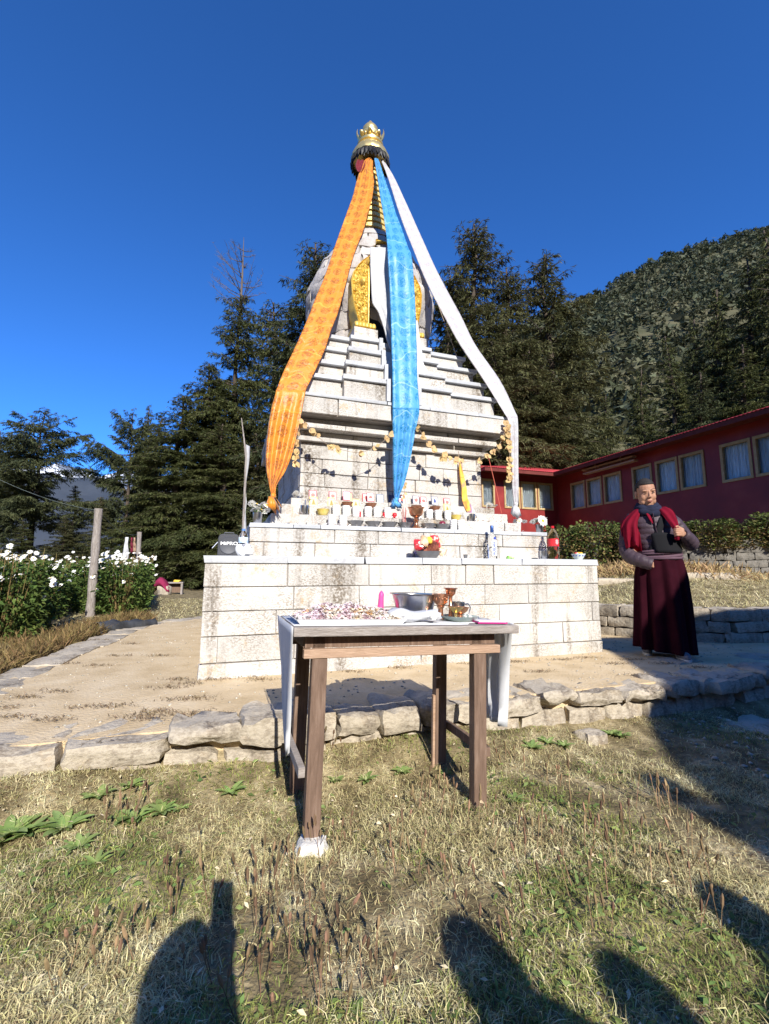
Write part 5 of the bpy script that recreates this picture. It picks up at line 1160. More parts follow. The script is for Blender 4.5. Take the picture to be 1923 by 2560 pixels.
MB().box(-OV + .05, vN - vC - .4, ze - ZB0 + .0, .0, -.01, ze - ZB0 + .02).build('soffit', K['eave'], BLD); MB().box(uL - uC, -OV + .05, ze - ZB0 + .0, -OV + .04, -.01, ze - ZB0 + .022).build('soffit', K['eave'], BLD)
# hip end
MB().add([loc(uL, vC - OV, ze + .05), loc(uL + 4.3, vC - OV + 4.3, ze + .05 + 4.3 * math.tan(R(17))), loc(uL, vC - OV + 8.6, ze + .05), loc(uL, vC - OV, ze - .08), loc(uL, vC - OV + 8.6, ze - .08)], [(0, 1, 2), (0, 2, 4, 3)]).build('hip_sheet', K['red_roof'], BLD)
# boards stored under the eave
v0_, _ = on_long(1590, 1150, -.35); v1_, _ = on_long(1462, 1180, -.35)
for i in range(2): 
    o = MB().box(0, 0, 0, .2, abs(v1_ - v0_), .06).build('stored_board', K['wood_apron'], None, bevel=.004); zz = on_long(1530, 1162, -.35)[1] + (.0 if i == 0 else .16)
    o.location = S(uC - .45 + .05 * i, v0_ + .1 * i, zz - .1); o.rotation_euler = (0, 0, SR); tag(o, ['long brown board stored under the eave, the lower one', 'long brown board stored under the eave, the upper one'][i], 'board')
    for q in (.25, .75): MB().box(.06, abs(v1_ - v0_) * q, .06, .075, abs(v1_ - v0_) * q + .015, (.36 if i == 0 else .2)).build('hanger', K['string'], o)

# ================================================================ hedge, upper walls
hw = thing('hedge_wall', 'dark dry stone wall half overgrown below the red building', 'stone wall', (0, 0, 1.0))
HP = [(4.1, 11.6), (5.4, 10.9), (6.9, 10.1), (9.6, 9.3)]
wall_run(hw, HP, 1.0, [.16, .15, .16, .15, .14], 'rock_dark', 900, .16, .42, .35, .025)

# ================================================================ posts, clothesline, bench, tarp
def post(px, pyt, pyb, Y, label, r_=.06, lean=0):
    b = onY(px, pyb, Y); z0 = float(gz(b.x, b.y)); tp = onY(px + lean, pyt, Y); H = tp.z - z0
    t = thing('wooden_post', label, 'post', (b.x, b.y, z0), group=None); dx = tp.x - b.x
    pts = [(dx * i / 9, 0, -.15 + (H + .15) * i / 9) for i in range(10)]
    auto_smooth(MB().tube(pts, [r_ * (1.0 - .12 * i / 9) * (1 + .1 * math.sin(i * 2.3)) for i in range(10)], 10).build('shaft', K['post'], t), 60)
    MB().tube([(dx - r_, 0, H - .03), (dx + r_, 0, H - .03)], .012, 6).build('nail', K['steel_dark'], t)
    return t, Vector((tp.x, tp.y, tp.z))
p1_, top1 = post(225, 1272, 1540, 9.4, 'thick grey weathered post standing among the daisies', .085, 22)
p2_, top2 = post(345, 1330, 1440, 16.5, 'far grey post holding the clothesline near the dark trees', .085, 4)
lf = onY(-40, 1180, 7.0)
def sag(a, b, s, n_=14): return [a.lerp(b, i / n_) - Vector((0, 0, s * 4 * (i / n_) * (1 - i / n_))) for i in range(n_ + 1)]
K['line'] = mat('cord', (.3, .36, .33), rough=.8)
cl1 = tag(MB().tube(sag(lf, top1 - Vector((0, 0, .03)), .1), .0035, 5).build('clothesline', K['line']), 'thin cord running from the thick post out past the pine', 'line'); cl2 = tag(MB().tube(sag(top1 - Vector((0, 0, .03)), top2 - Vector((0, 0, .06)), .22), .0035, 5).build('clothesline', K['line']), 'thin cord sagging between the two grey posts', 'line')
# cloth strips on the line near the far post
for i, (px, w_, y0, y1, c, lab) in enumerate([(318, .12, 1343, 1408, 'khata', 'long grey white cloth hung over the line beside the far post'), (330, .05, 1344, 1383, 'maroon', 'narrow maroon strap looped over the clothesline'), (337, .05, 1344, 1382, 'wood_apron', 'narrow brown strap looped over the clothesline')]):
    a = onY(px, y0, 15.6); b = onY(px - (6 if i == 0 else 0), y1, 15.6); rows = []
    for k in range(7):
        c_ = a.lerp(b, k / 6); rows.append([c_ + Vector((w_ * (j / 5 - .5) * (1 + .6 * k / 6), .04 * math.sin(j * 2 + k), 0)) for j in range(6)])
    mb = MB(); mb.loft(rows, closed=False); o = auto_smooth(mb.build('hung_cloth', K[c]), 80); o.modifiers.new('t', 'SOLIDIFY').thickness = .02; tag(o, lab, 'cloth')
# stone bench with maroon cloth
bp0 = onz(437, 1484, .24); z0 = float(gz(bp0.x, bp0.y)); bn = thing('bench', 'small wooden bench with boxed ends at the edge of the daisies', 'bench', (bp0.x, bp0.y, z0), .3)
MB().box(-.30, -.18, .40, .30, .18, .46).build('seat', K['post'], bn, bevel=.01)
for a in (-.29, .22): MB().box(a, -.17, -.03, a + .07, .17, .40).build('leg', K['post'], bn, bevel=.006)
MB().box(-.21, .05, .05, .21, .08, .39).build('back_board', K['wood_leg'], bn)
yb = link('yellow_cloth', rock_mesh('yellow_cloth', .25, .15, .08, 55, .03, 3, .6), wrapc['yel'], None, (bp0.x + .05, bp0.y + .05, z0 + .495)); auto_smooth(yb, 60); tag(yb, 'small yellow bundle on the bench', 'cloth')
mc = onz(403, 1487, .24); z0 = float(gz(mc.x, mc.y))
mb = MB(); rings = []
for i in range(9):
    t = i / 8; c_ = Vector((-.32 + .62 * t, 0, .16 + .30 * math.sin(math.pi * min(1, t * 1.1)))); r_ = .13 + .08 * math.sin(math.pi * t)
    rings.append([c_ + Vector((.03 * math.sin(j * 2), r_ * 1.1 * math.cos(2 * math.pi * j / 12), r_ * .8 * math.sin(2 * math.pi * j / 12) * (1 + .15 * math.sin(j * 1.9 + i)))) for j in range(12)])
mb.loft(rings); o = auto_smooth(mb.build('maroon_cloth_heap', mat('magenta_maroon', [(.3, (.2, .012, .05)), (.7, (.28, .025, .08))], 8, rough=.85)), 80); o.location = (mc.x, mc.y, z0); tag(o, 'arched heap of maroon cloth thrown over a stone next to the bench', 'cloth')
st0 = link('boulder', rock_mesh('boulder', .4, .35, .4, 56, .05, 4, .5), K['rock'], None, (mc.x + .1, mc.y + .05, z0 + .12)); auto_smooth(st0, 60); tag(st0, 'rounded boulder under the maroon cloth', 'boulder')
bar = onz(505, 1470, .26); o = MB().box(-.7, -.05, .42, .7, .05, .50).build('rail_beam', K['post'], None, bevel=.01, loc=(bar.x - .1, bar.y, float(gz(bar.x, bar.y)))); tag(o, 'grey beam of a low rail behind the stupa', 'rail')
for a in (-.55, .45): MB().box(a, -.04, -.05, a + .08, .04, .418).build('rail_post', K['post'], o)
# black tarpaulin
tp0 = onz(300, 1578, ZT - .03) + SU * .12; mb = MB(); rows = []
for i in range(16):
    t = i / 15
    prof = [(-.02, .0), (.03, .13), (.12, .16), (.22, .13), (.30, .06), (.36, .02), (.42, .05), (.48, .0)]
    rows.append([Vector((-.42 + .95 * t, y * (1 - .25 * t) + .10 * t + .02 * math.sin(i + k), z * (1 - .35 * t) * (1 + .18 * math.sin(i * 1.1 + k * 1.7)) + .004)) for k, (y, z) in enumerate(prof)])
mb.loft(rows, closed=False); K['tarp'] = mat('grey_black_tarp', [(.35, (.035, .037, .042)), (.65, (.075, .078, .085))], 6, rough=.45)
o = auto_smooth(mb.build('folded_tarpaulin', K['tarp']), 45); o.modifiers.new('t', 'SOLIDIFY').thickness = .008; o.location = tp0; o.rotation_euler = (0, 0, 1.1); tag(o, 'folded black plastic tarpaulin lying along the kerb of the path', 'tarpaulin')

# ================================================================ hills
def ridge_hill(name, pts, Y, Y0, m, nx, ny, amp, x0, x1, power=.9, seed=0):
    P = sorted((onY(px, py, Y).x, onY(px, py, Y).z) for px, py in pts); rx = [p[0] for p in P]; rz = [p[1] for p in P]
    xs_ = np.linspace(x0, x1, nx); ts = np.linspace(0, 1.25, ny); V_ = []
    def h(x, t):
        hh = float(np.interp(x, rx, rz)); f = t ** power if t <= 1 else 1 - (t - 1) * .8
        return hh * f - 8 * (1 - min(1, t * 6)) + amp * fbm((x * .008 + seed, t * 4, seed), 6) * min(1, t * 3) * (1 if t < .97 else .5)
    for t in ts:
        for x in xs_: V_.append((x, Y0 + (Y - Y0) * t, h(x, t)))
    I = np.arange(nx * ny).reshape(ny, nx); f_ = np.stack([I[:-1, :-1], I[:-1, 1:], I[1:, 1:], I[1:, :-1]], -1).reshape(-1, 4)
    o = link(name, npmesh(name, V_, f_, True), m); o['kind'] = 'structure'; return o, h
K['hill'] = mat('hillside', [(.3, (.06, .062, .03)), (.45, (.085, .082, .042)), (.6, (.125, .11, .058)), (.78, (.20, .155, .09))], .035, 10, rough=.95)
hill, hh = ridge_hill('hill', [(500, 1440), (750, 1400), (950, 1180), (1150, 940), (1300, 822), (1430, 755), (1490, 736), (1560, 695), (1640, 668), (1700, 645), (1760, 620), (1830, 597), (1900, 582), (1960, 566), (2300, 500), (3200, 420)], 430, 60, K['hill'], 160, 70, 14, -150, 900)
sky_blocking_hill, hb_ = ridge_hill('hill', [(-3000, 960), (-500, 1000), (961, 1020), (2400, 1000), (5000, 960)], 420, 50, K['hill'], 60, 30, 14, -900, 900, .8, 5); sky_blocking_hill.rotation_euler = (0, 0, math.pi)  # unseen hill added behind the camera to block sky light
K['ridge'] = mat('forest_ridge_haze_tint', [(.3, (.035, .045, .06)), (.6, (.06, .07, .085)), (.8, (.11, .11, .12))], .006, 9, rough=.95)  # slate blue tint painted in for distance haze and shade
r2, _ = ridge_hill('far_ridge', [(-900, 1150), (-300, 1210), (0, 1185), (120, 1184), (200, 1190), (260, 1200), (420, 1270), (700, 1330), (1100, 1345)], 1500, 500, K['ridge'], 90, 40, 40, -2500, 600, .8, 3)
K['snow'] = mat('snow_rock', [(.40, (.10, .12, .16)), (.47, (.25, .28, .33)), (.5, (.80, .82, .86)), (.7, (.88, .89, .92))], .0022, 10, rough=.7)
r3, _ = ridge_hill('snow_mountain', [(-1500, 1120), (-400, 1150), (0, 1180), (95, 1165), (140, 1158), (190, 1172), (250, 1188), (330, 1180), (500, 1250), (800, 1320)], 4200, 1800, K['snow'], 130, 60, 120, -9000, 1500, 1.4, 9)
# ================================================================ vegetation
rng = np.random.default_rng(5)
def leaf_mat(name, c, isl=.35, transl=.12, c2=None, sc=.6): 
    return mat(name, [(.35, c), (.65, c2 or tuple(x * 1.35 for x in c))], sc, 3, rough=.65, island=isl, transl=transl, spec=.25, coord='Object')
K['fir'] = leaf_mat('fir_needles', (.066, .080, .028), .45, .25, (.118, .126, .044))
K['fir_olive'] = leaf_mat('hemlock_needles', (.082, .088, .036), .45, .25, (.138, .136, .056))
K['fir_blue'] = leaf_mat('cedar_needles', (.060, .076, .038), .45, .25, (.105, .116, .05))
K['bark'] = mat('bark', [(.3, (.045, .034, .026)), (.7, (.11, .085, .065))], 5, 7, rough=.95, bump=.6, bscale=14, stretch=(2, 2, .5))
K['dead'] = mat('dead_twigs', [(.3, (.10, .082, .07)), (.7, (.17, .14, .12))], 5, rough=.95)
def sprays(P, D, L, Wd, up_n):
    """diamond sprays: P base (N,3), D dir (N,3) unit, L, Wd (N,), up_n normals (N,3)"""
    s = np.cross(D, up_n); s /= (np.linalg.norm(s, axis=1, keepdims=True) + 1e-9)
    L = L[:, None]; Wd = Wd[:, None]
    mid = P + D * L * .5
    tip = P + D * L + np.array([0, 0, -1.]) * L * .15
    V_ = np.stack([P, mid + s * Wd, tip, mid - s * Wd], 1).reshape(-1, 3)
    n_ = len(P); F_ = np.arange(4 * n_).reshape(n_, 4); return V_, F_
def conifer(H, Rr, seed, h0=.08, prof=None, whorl=.42, nb=6, pitch=.15, droop=.5, twig=.26, spray=.30, sw=.06, dens=1.0, gap=0.0, trunk_r=None, top_bare=0, lean=0):
    """returns (trunk mesh, crown mesh) of height H, radius Rr"""
    r = np.random.default_rng(seed); prof = prof or (lambda t: (1 - t) ** .8)
    tb = MB(); tr_ = trunk_r or H * .018; npt = 9
    tp = [(.15 * lean * H * (i / (npt - 1)) ** 2 + .01 * H * math.sin(i * 1.3 + seed) * (i / npt), .01 * H * math.cos(i * 1.7 + seed) * (i / npt), H * i / (npt - 1) - (.2 if i == 0 else 0)) for i in range(npt)]
    tb.tube(tp, [tr_ * (1 - .93 * (i / (npt - 1))) + .012 for i in range(npt)], 8)
    def trunk_at(z): 
        f = max(0, min(.9999, z / H)) * (npt - 1); i = int(f); a, b = np.array(tp[i]), np.array(tp[i + 1]); q = a + (b - a) * (f - i); q[2] = z; return q
    Ps, Ds, Ls, Ws, Ns = [], [], [], [], []
    z = h0 * H
    while z < H * (1 - top_bare) - .1:
        t = (z / H - h0) / (1 - h0 - top_bare + 1e-6); base_l = Rr * prof(t)
        k = max(3, int(nb * (.6 + .6 * r.random())))
        for q in range(k):
            if r.random() < gap: continue
            L_ = base_l * r.uniform(.55, 1.15); 
            if L_ < .15: L_ = .15
            az = r.uniform(0, 2 * math.pi); d = np.array([math.cos(az), math.sin(az), 0.]); side = np.array([-d[1], d[0], 0.])
            pi_ = pitch + r.normal(0, .1) + .5 * t; dr_ = droop * r.uniform(.7, 1.3) * (1 - .5 * t)
            zz = z + r.uniform(-.2, .2); o = trunk_at(zz)
            S_ = lambda s: o + d * L_ * s[:, None] + np.array([0, 0, 1.]) * (L_ * (pi_ * s - dr_ * s * s))[:, None] + side * (L_ * .12 * np.sin(s * 3 + az))[:, None]
            sb = np.array([0, .35, .7, 1.0]); bp2 = S_(sb); tb.tube([tuple(x) for x in bp2], [max(.012, tr_ * .16 * (1 - .3 * t)), .02, .013, .005], 3)
            nt_ = max(4, int(L_ / .13 * dens)); s = np.sort(r.uniform(.12, 1.0, nt_)); B = S_(s)
            tl = np.clip(twig * L_ * (1.15 - .75 * s), .12, 1.1) * r.uniform(.6, 1.2, nt_); sg = np.where(r.random(nt_) < .5, -1., 1.)
            fwd = r.uniform(.3, .9, nt_); td = side[None] * sg[:, None] + d[None] * fwd[:, None] + np.array([0, 0, 1.])[None] * r.normal(-.18, .16, nt_)[:, None]
            td /= np.linalg.norm(td, axis=1, keepdims=True)
            ns = np.maximum(2, (tl / (spray * .13)).astype(int)); idx = np.repeat(np.arange(nt_), ns); m_ = len(idx)
            f = r.random(m_); pos = B[idx] + td[idx] * (tl[idx] * f)[:, None] + np.array([0, 0, -1.])[None] * (tl[idx] * f * f * .25)[:, None]
            sd_ = td[idx] + r.normal(0, .45, (m_, 3)); sd_[:, 2] -= .45; sd_ /= np.linalg.norm(sd_, axis=1, keepdims=True)
            nn = np.array([0, 0, 1.])[None] + r.normal(0, .55, (m_, 3))
            Ps.append(pos); Ds.append(sd_); Ls.append(spray * r.uniform(.6, 1.25, m_)); Ws.append(sw * r.uniform(.7, 1.3, m_)); Ns.append(nn)
        z += whorl * r.uniform(.7, 1.3) * (1 - .35 * t)
    V_, F_ = sprays(np.concatenate(Ps), np.concatenate(Ds), np.concatenate(Ls), np.concatenate(Ws), np.concatenate(Ns))
    return tb.mesh('trunk', True), npmesh('crown', V_, F_)
def tree_thing(name, meshes, m, label, group, bark='bark'):
    t = thing(name, label, 'tree', group=group); link('trunk', meshes[0], K[bark], t); link('crown', meshes[1], K[m], t); return t
def place(t, pxt, pyt, Y, H0, wscale=1.0, rz=0, zb=None):
    tp = onY(pxt, pyt, Y); zb = float(gz(tp.x, tp.y)) if zb is None else zb; s = (tp.z - zb) / H0
    t.location = (tp.x, tp.y, zb - .05); t.scale = (s * wscale, s * wscale, s); t.rotation_euler = (0, 0, rz); return s
irregular = lambda t: (.55 + .45 * abs(math.sin(t * 9))) * (1 - t) ** .55 * (1 if t > .1 else .8)
conic = lambda t: (1 - t) ** .85 + .03
column = lambda t: .85 * (1 - t ** 2.2) + .1 if t < .97 else .2
umbrella = lambda t: (.45 + .55 * math.sin(min(1, t * 1.25) * math.pi * .75)) * (1 - t ** 4) + .1
protoA = conifer(14, 3.6, 1, .04, irregular, .36, 7, .25, .75, .3, .17, .0145, 2.2)          # dense drooping
protoB = conifer(11, 3.6, 2, .16, umbrella, .60, 6, .28, .30, .32, .17, .016, 2.5, .1)      # layered cedar
protoC = conifer(15, 3.0, 3, .03, conic, .36, 7, .15, .55, .3, .19, .017, 2.1)              # dark pointed
protoD = conifer(12, 2.6, 4, .06, column, .42, 6, .4, .7, .3, .17, .0145, 2.3, .05)           # ragged columnar
GB = 'evergreen trees behind the stupa'
first = {}
def mk(kind, label, group, m, nm='conifer_tree'):
    pr = {'A': protoA, 'B': protoB, 'C': protoC, 'D': protoD}[kind]; key = kind + m
    if key not in first:
        first[key] = (pr[0], pr[1])
    t = thing(nm, label, 'tree', group=group)
    tr_, cr_ = pr
    a = link('trunk', tr_, None, t); b = link('crown', cr_, None, t)
    for o, mm in ((a, K['bark']), (b, K[m])):
        if not o.data.materials: o.data.materials.append(mm)
        o.material_slots[0].link = 'OBJECT'; o.material_slots[0].material = mm
    return t
HT = {'A': 14, 'B': 11, 'C': 15, 'D': 12}
TREES = [ # kind, px top, py top, Y, width scale, material, label
 ('A', 600, 735, 17.5, 1.0, 'fir', 'big dense dark fir whose bare dead crown tops it, left of the dome'),
 ('A', 520, 905, 17.0, 1.35, 'fir', 'dense dark fir filling in left of the dead topped fir'),
 ('A', 455, 985, 16.6, 1.5, 'fir', 'broad dark fir at the outer edge of the dark clump by the path'),
 ('C', 400, 1040, 17.5, 1.4, 'fir', 'dark fir with brown tinged boughs beside the far clothesline post'),
 ('B', 335, 1030, 22.0, .75, 'fir_blue', 'thin layered cedar with open top against the sky gap'),
 ('C', 372, 1010, 24.0, .8, 'fir_blue', 'slender pale conifer leaning behind the thin cedar'),
 ('B', 110, 1030, 21.0, 1.05, 'fir_blue', 'wide layered cedar with visible trunks standing alone beyond the daisies'),
 ('B', 5, 1075, 22.5, 1.0, 'fir_blue', 'layered cedar partly cut off behind the lone wide cedar'),
 ('C', 192, 1212, 22.0, 1.5, 'fir_blue', 'bushy conifer rising in the gap right of the wide cedar'),
 ('C', 255, 1240, 20.0, 1.5, 'fir_olive', 'short bushy conifer between cedar and dark clump'),
 ('C', 60, 1300, 17.5, 2.0, 'fir', 'low dark shrubby fir under the wide cedar'),
 ('C', 165, 1290, 18.5, 2.0, 'fir_olive', 'low olive fir behind the daisy bed'),
 ('D', 785, 602, 24.0, 1.05, 'fir_blue', 'tall ragged conifer showing left of the dome behind the orange scarf'),
 ('D', 690, 755, 23.0, 1.1, 'fir', 'ragged conifer between the dead topped fir and the dome'),
 ('A', 560, 1060, 15.6, 1.6, 'fir', 'lowest spreading fir close behind the flag pole'),
 ('A', 645, 1080, 15.8, 1.4, 'fir_olive', 'olive green fir low behind the orange scarf'),
 ('D', 1180, 555, 25.0, 1.15, 'fir_olive', 'tallest ragged hemlock right of the dome with a twisted top'),
 ('D', 1120, 690, 24.0, 1.2, 'fir_olive', 'hemlock close behind the right shoulder of the dome'),
 ('D', 1262, 665, 26.0, 1.1, 'fir_olive', 'hemlock between the tallest hemlock and the flat topped one'),
 ('D', 1360, 640, 27.0, 1.25, 'fir_olive', 'flat topped hemlock at the edge of the open hillside view'),
 ('D', 1235, 850, 22.5, 1.5, 'fir_olive', 'shorter hemlock filling in behind the white scarf'),
 ('D', 1330, 870, 24.5, 1.5, 'fir_olive', 'shorter drooping hemlock above the wing roof'),
 ('A', 1415, 960, 30.0, 1.3, 'fir_olive', 'rounded hemlock above the inner corner of the red roof'),
 ('D', 1065, 900, 23.0, 1.5, 'fir_olive', 'low hemlock seen between the stupa steps and white scarf'),
 ('C', 1510, 985, 36.0, 1.1, 'fir', 'small dark fir in the dip above the roof corner'),
 ('C', 1600, 925, 38.0, 1.1, 'fir', 'dark fir, lowest of the slope rising behind the long roof'),
 ('C', 1668, 838, 42.0, 1.0, 'fir', 'pointed dark fir partway up the slope behind the long roof'),
 ('C', 1745, 930, 33.0, 1.5, 'fir_blue', 'spreading blue green fir just above the long roof'),
 ('C', 1785, 725, 44.0, 1.0, 'fir', 'tall dark fir in the group behind the long roof'),
 ('C', 1730, 800, 46.0, 1.0, 'fir', 'dark fir tucked behind the taller pair of the slope group'),
 ('C', 1862, 650, 42.0, 1.0, 'fir', 'tall dark fir beside the tallest of the slope group'),
 ('C', 1918, 570, 40.0, 1.05, 'fir', 'tallest dark fir rising highest above the long roof'),
 ('C', 1850, 860, 34.0, 1.4, 'fir', 'shorter dark fir in front of the tallest slope firs'),
 ('C', 1960, 700, 36.0, 1.3, 'fir', 'dark fir half out of view beside the tallest slope fir'),
]
random.seed(12)
for i, (kd, px, py, Y_, ws, m, lab) in enumerate(TREES):
    g_ = 'evergreens left of the stupa' if px < 900 else ('hemlocks behind the stupa and wing' if px < 1480 else 'dark firs on the slope behind the long roof')
    if px < 740: Y_ *= 1.55
    t = mk(kd, lab, g_, m); s = place(t, px, py, Y_, HT[kd], 1.0, random.uniform(0, 6.28)); 
    wsc = ws * (1.0 if s > .9 else 1.1); t.scale = (s * wsc, s * wsc, s)
# bare dead crown on the big fir
def dead_top(H, Rr, seed):
    r = random.Random(seed); mb = MB(); mb.tube([(0, 0, -1.2), (.05, 0, H * .4), (.02, .05, H)], [.09, .06, .012], 6)
    for q in range(26):
        z = r.uniform(-.2, .85) * H; az = r.uniform(0, 6.28); L_ = Rr * (1.05 - .75 * max(0, z / H)) * r.uniform(.6, 1.1); d = Vector((math.cos(az), math.sin(az), 0)); pts = [Vector((0, 0, z)) + d * (L_ * s) + Vector((0, 0, L_ * (.35 * s + .35 * s * s))) for s in (0, .35, .7, 1)]
        mb.tube(pts, [.03, .022, .013, .005], 4)
        for k in range(9):
            s = r.uniform(.25, 1); p = Vector((0, 0, z)) + d * (L_ * s) + Vector((0, 0, L_ * (.35 * s + .35 * s * s))); e = d * r.uniform(.1, .5) + Vector((r.uniform(-.5, .5), r.uniform(-.5, .5), r.uniform(.1, .6))); e = e * (L_ * .28); mb.tube([p, p + e * .6, p + e + Vector((0, 0, -.03))], [.010, .007, .003], 3)
            for w_ in range(3): f = p + e * r.uniform(.3, 1); mb.tube([f, f + Vector((r.uniform(-.2, .2), r.uniform(-.2, .2), r.uniform(-.05, .2)))], [.005, .002], 3)
    return mb
dp = onY(602, 740, 17.5 * 1.55); dtp = onY(607, 592, 17.5 * 1.55)
bigfir = [o for o in C.objects if o.get('label', '').startswith('big dense dark fir')][0]
bpy.context.view_layer.update()
db = dead_top(dtp.z - dp.z + .4, 2.4, 3).build('bare_crown', K['dead'], bigfir); db.matrix_parent_inverse = bigfir.matrix_world.inverted(); db.location = (dp.x, dp.y, dp.z - .4)
# trees on the far hillside (uncountable)
n_t = 15000; V_, F_ = [], []; r = np.random.default_rng(77); cnt = 0
tri = 22
while cnt < n_t:
    x = r.uniform(60, 700); t = r.uniform(.08, 1.02) ** .8
    if fbm((x * .02, t * 9, 2.), 3) < -.12 and r.random() < .5: continue
    z = hh(x, t); y = 60 + 370 * t; hgt = r.uniform(2.4, 8.5) * (1.25 if r.random() < .2 else 1); rad = hgt * r.uniform(.22, .42)
    a = r.uniform(0, 6.28, tri); q = r.random(tri) ** .8; rr_ = rad * (1 - q * .85) * r.uniform(.5, 1.0, tri)
    c = np.stack([x + rr_ * np.cos(a), y + rr_ * np.sin(a), z + hgt * (.08 + .9 * q)], -1); s = hgt * .16
    V_.append((c[:, None, :] + r.normal(0, 1, (tri, 3, 3)) * np.array([s, s, s * .8])).reshape(-1, 3)); F_.append(np.arange(3 * tri).reshape(-1, 3) + 3 * tri * cnt); cnt += 1
K['hilltree'] = leaf_mat('hillside_foliage', (.058, .068, .036), .5, .15, (.11, .108, .056), .02)
o = link('hillside_wood', npmesh('hillside_wood', np.concatenate(V_), np.concatenate(F_)), K['hilltree']); o['kind'] = 'stuff'; tag(o, 'scrubby wood covering the mountainside', 'wood')

n_t = 2500; V_, F_ = [], []  # unseen wood added behind the camera, dims the sky fill
for cnt in range(n_t):
    x = r.uniform(-600, 600); t = r.uniform(.02, 1.0); z = hb_(x, t); y = 50 + 370 * t; hgt = r.uniform(6, 14); rad = hgt * .35
    a = r.uniform(0, 6.28, 12); q = r.random(12); rr_ = rad * (1 - q * .85); c = np.stack([x + rr_ * np.cos(a), y + rr_ * np.sin(a), z + hgt * (.08 + .9 * q)], -1)
    V_.append((c[:, None, :] + r.normal(0, 1, (12, 3, 3)) * hgt * .2).reshape(-1, 3)); F_.append(np.arange(36).reshape(-1, 3) + 36 * cnt)
o = link('sky_blocking_wood', npmesh('sky_blocking_wood', np.concatenate(V_), np.concatenate(F_)), K['hilltree']); o['kind'] = 'stuff'; o.rotation_euler = (0, 0, math.pi); tag(o, 'unseen wood added behind the view to block sky light', 'wood')
# ---------------------------------------------------------------- daisy bushes
K['bush'] = leaf_mat('bush_leaves', (.055, .10, .022), .45, .2, (.11, .15, .035), 3)
K['bush_dry'] = leaf_mat('brown_leaves', (.14, .10, .04), .5, .2, (.26, .18, .075), 3)
def leaf_cloud(nl, rx, ry, h, seed, ls=.07, lw_=.02, low=.0, flat=.8):
    r = np.random.default_rng(seed); a = r.uniform(0, 6.28, nl); q = r.random(nl); rr_ = np.sqrt(r.uniform(.15, 1, nl)) * (1 - .35 * np.abs(q - .45) ** 1.5)
    P = np.stack([rx * rr_ * np.cos(a), ry * rr_ * np.sin(a), low + (h - low) * q + .04 * np.sin(a * 5)], -1)
    D = np.stack([np.cos(a), np.sin(a), r.normal(.25, .45, nl)], -1) + r.normal(0, .5, (nl, 3)); D /= np.linalg.norm(D, axis=1, keepdims=True)
    N_ = np.array([0, -.3, 1.]) + r.normal(0, flat, (nl, 3)); return sprays(P, D, ls * r.uniform(.6, 1.3, nl), lw_ * r.uniform(.7, 1.3, nl), N_)
bushes = []
for q in range(3):
    V_, F_ = leaf_cloud(2600, .55, .5, 1.0, 30 + q, .085, .019); cm = npmesh('foliage', V_, F_); cm.materials.append(K['bush'])
    sb_ = MB(); r_ = random.Random(q)
    for k in range(26): a = r_.uniform(0, 6.28); d = r_.uniform(.05, .4); sb_.tube([(d * .3 * math.cos(a), d * .3 * math.sin(a), -.05), (d * math.cos(a), d * math.sin(a), .55), (d * 1.25 * math.cos(a), d * 1.25 * math.sin(a), r_.uniform(.9, 1.2))], [.008, .006, .003], 4)
    sm_ = sb_.mesh('stems'); sm_.materials.append(K['bush_dry']); bushes.append((cm, sm_))
fl_me = [daisy_mesh('flower', .052, 14, 300 + q) for q in range(4)]
BP = [(-5.4, 6.5), (-5.75, 7.3), (-6.1, 6.8), (-6.75, 8.9), (-6.5, 7.9), (-7.0, 7.6), (-5.6, 9.9), (-6.3, 10.4), (-7.3, 9.8), (-6.1, 11.0), (-7.0, 11.4), (-7.6, 8.7), (-6.55, 11.9), (-7.4, 12.6), (-7.0, 12.9), (-7.55, 13.9), (-8.3, 13.0), (-8.1, 15.0), (-7.9, 11.2), (-8.4, 10.2)]
random.seed(17)
desc = ['with blooms leaning over the brown weeds', 'right beside the thick grey post', 'with its lower leaves turned yellow', 'behind the thick grey post', 'crowded in the middle of the bed', 'at the outer side of the bed', 'next to the folded tarpaulin', 'behind the bush by the tarpaulin', 'under the sagging clothesline', 'halfway along the bed towards the bench', 'deep in the bed halfway to the far post', 'in the outer rows below the wide cedar', 'three bushes short of the bench', 'near the hanging grey cloth', 'two bushes short of the bench', 'beside the far post', 'behind the hanging grey cloth', 'nearest the bench', 'in the outer rows towards the low olive fir', 'at the outermost corner of the bed']
for i, (x, y) in enumerate(BP):
    z = float(gz(x, y)); h = random.uniform(1.0, 1.25) * (1 if y > 9 else 1.02); t = thing('daisy_bush', 'leafy daisy bush covered in white flowers, ' + desc[i], 'bush', (x, y, z), random.uniform(0, 6), 'daisy bushes along the path')
    cm, sm_ = random.choice(bushes); a = link('foliage', cm, None, t); b = link('stems', sm_, None, t); s = (random.uniform(1.0, 1.25), random.uniform(.9, 1.2), h * .92); a.scale = s; b.scale = s
    nf = 26 if y < 10 else 18
    for k in range(nf):
        ang = random.uniform(0, 6.28); d = math.sqrt(random.random()) * .68; f = link('flower', random.choice(fl_me), None, t); f.location = (d * math.cos(ang), d * math.sin(ang), h * (.96 + random.uniform(-.2, .24)) - d * .18 if random.random() < .84 else h * random.uniform(.45, .8))
        f.rotation_euler = (random.uniform(.3, 1.1), random.uniform(-.4, .4), random.uniform(-.4, .6) - t.rotation_euler.z); sc_f = random.uniform(.7, 1.15); f.scale = (sc_f,) * 3
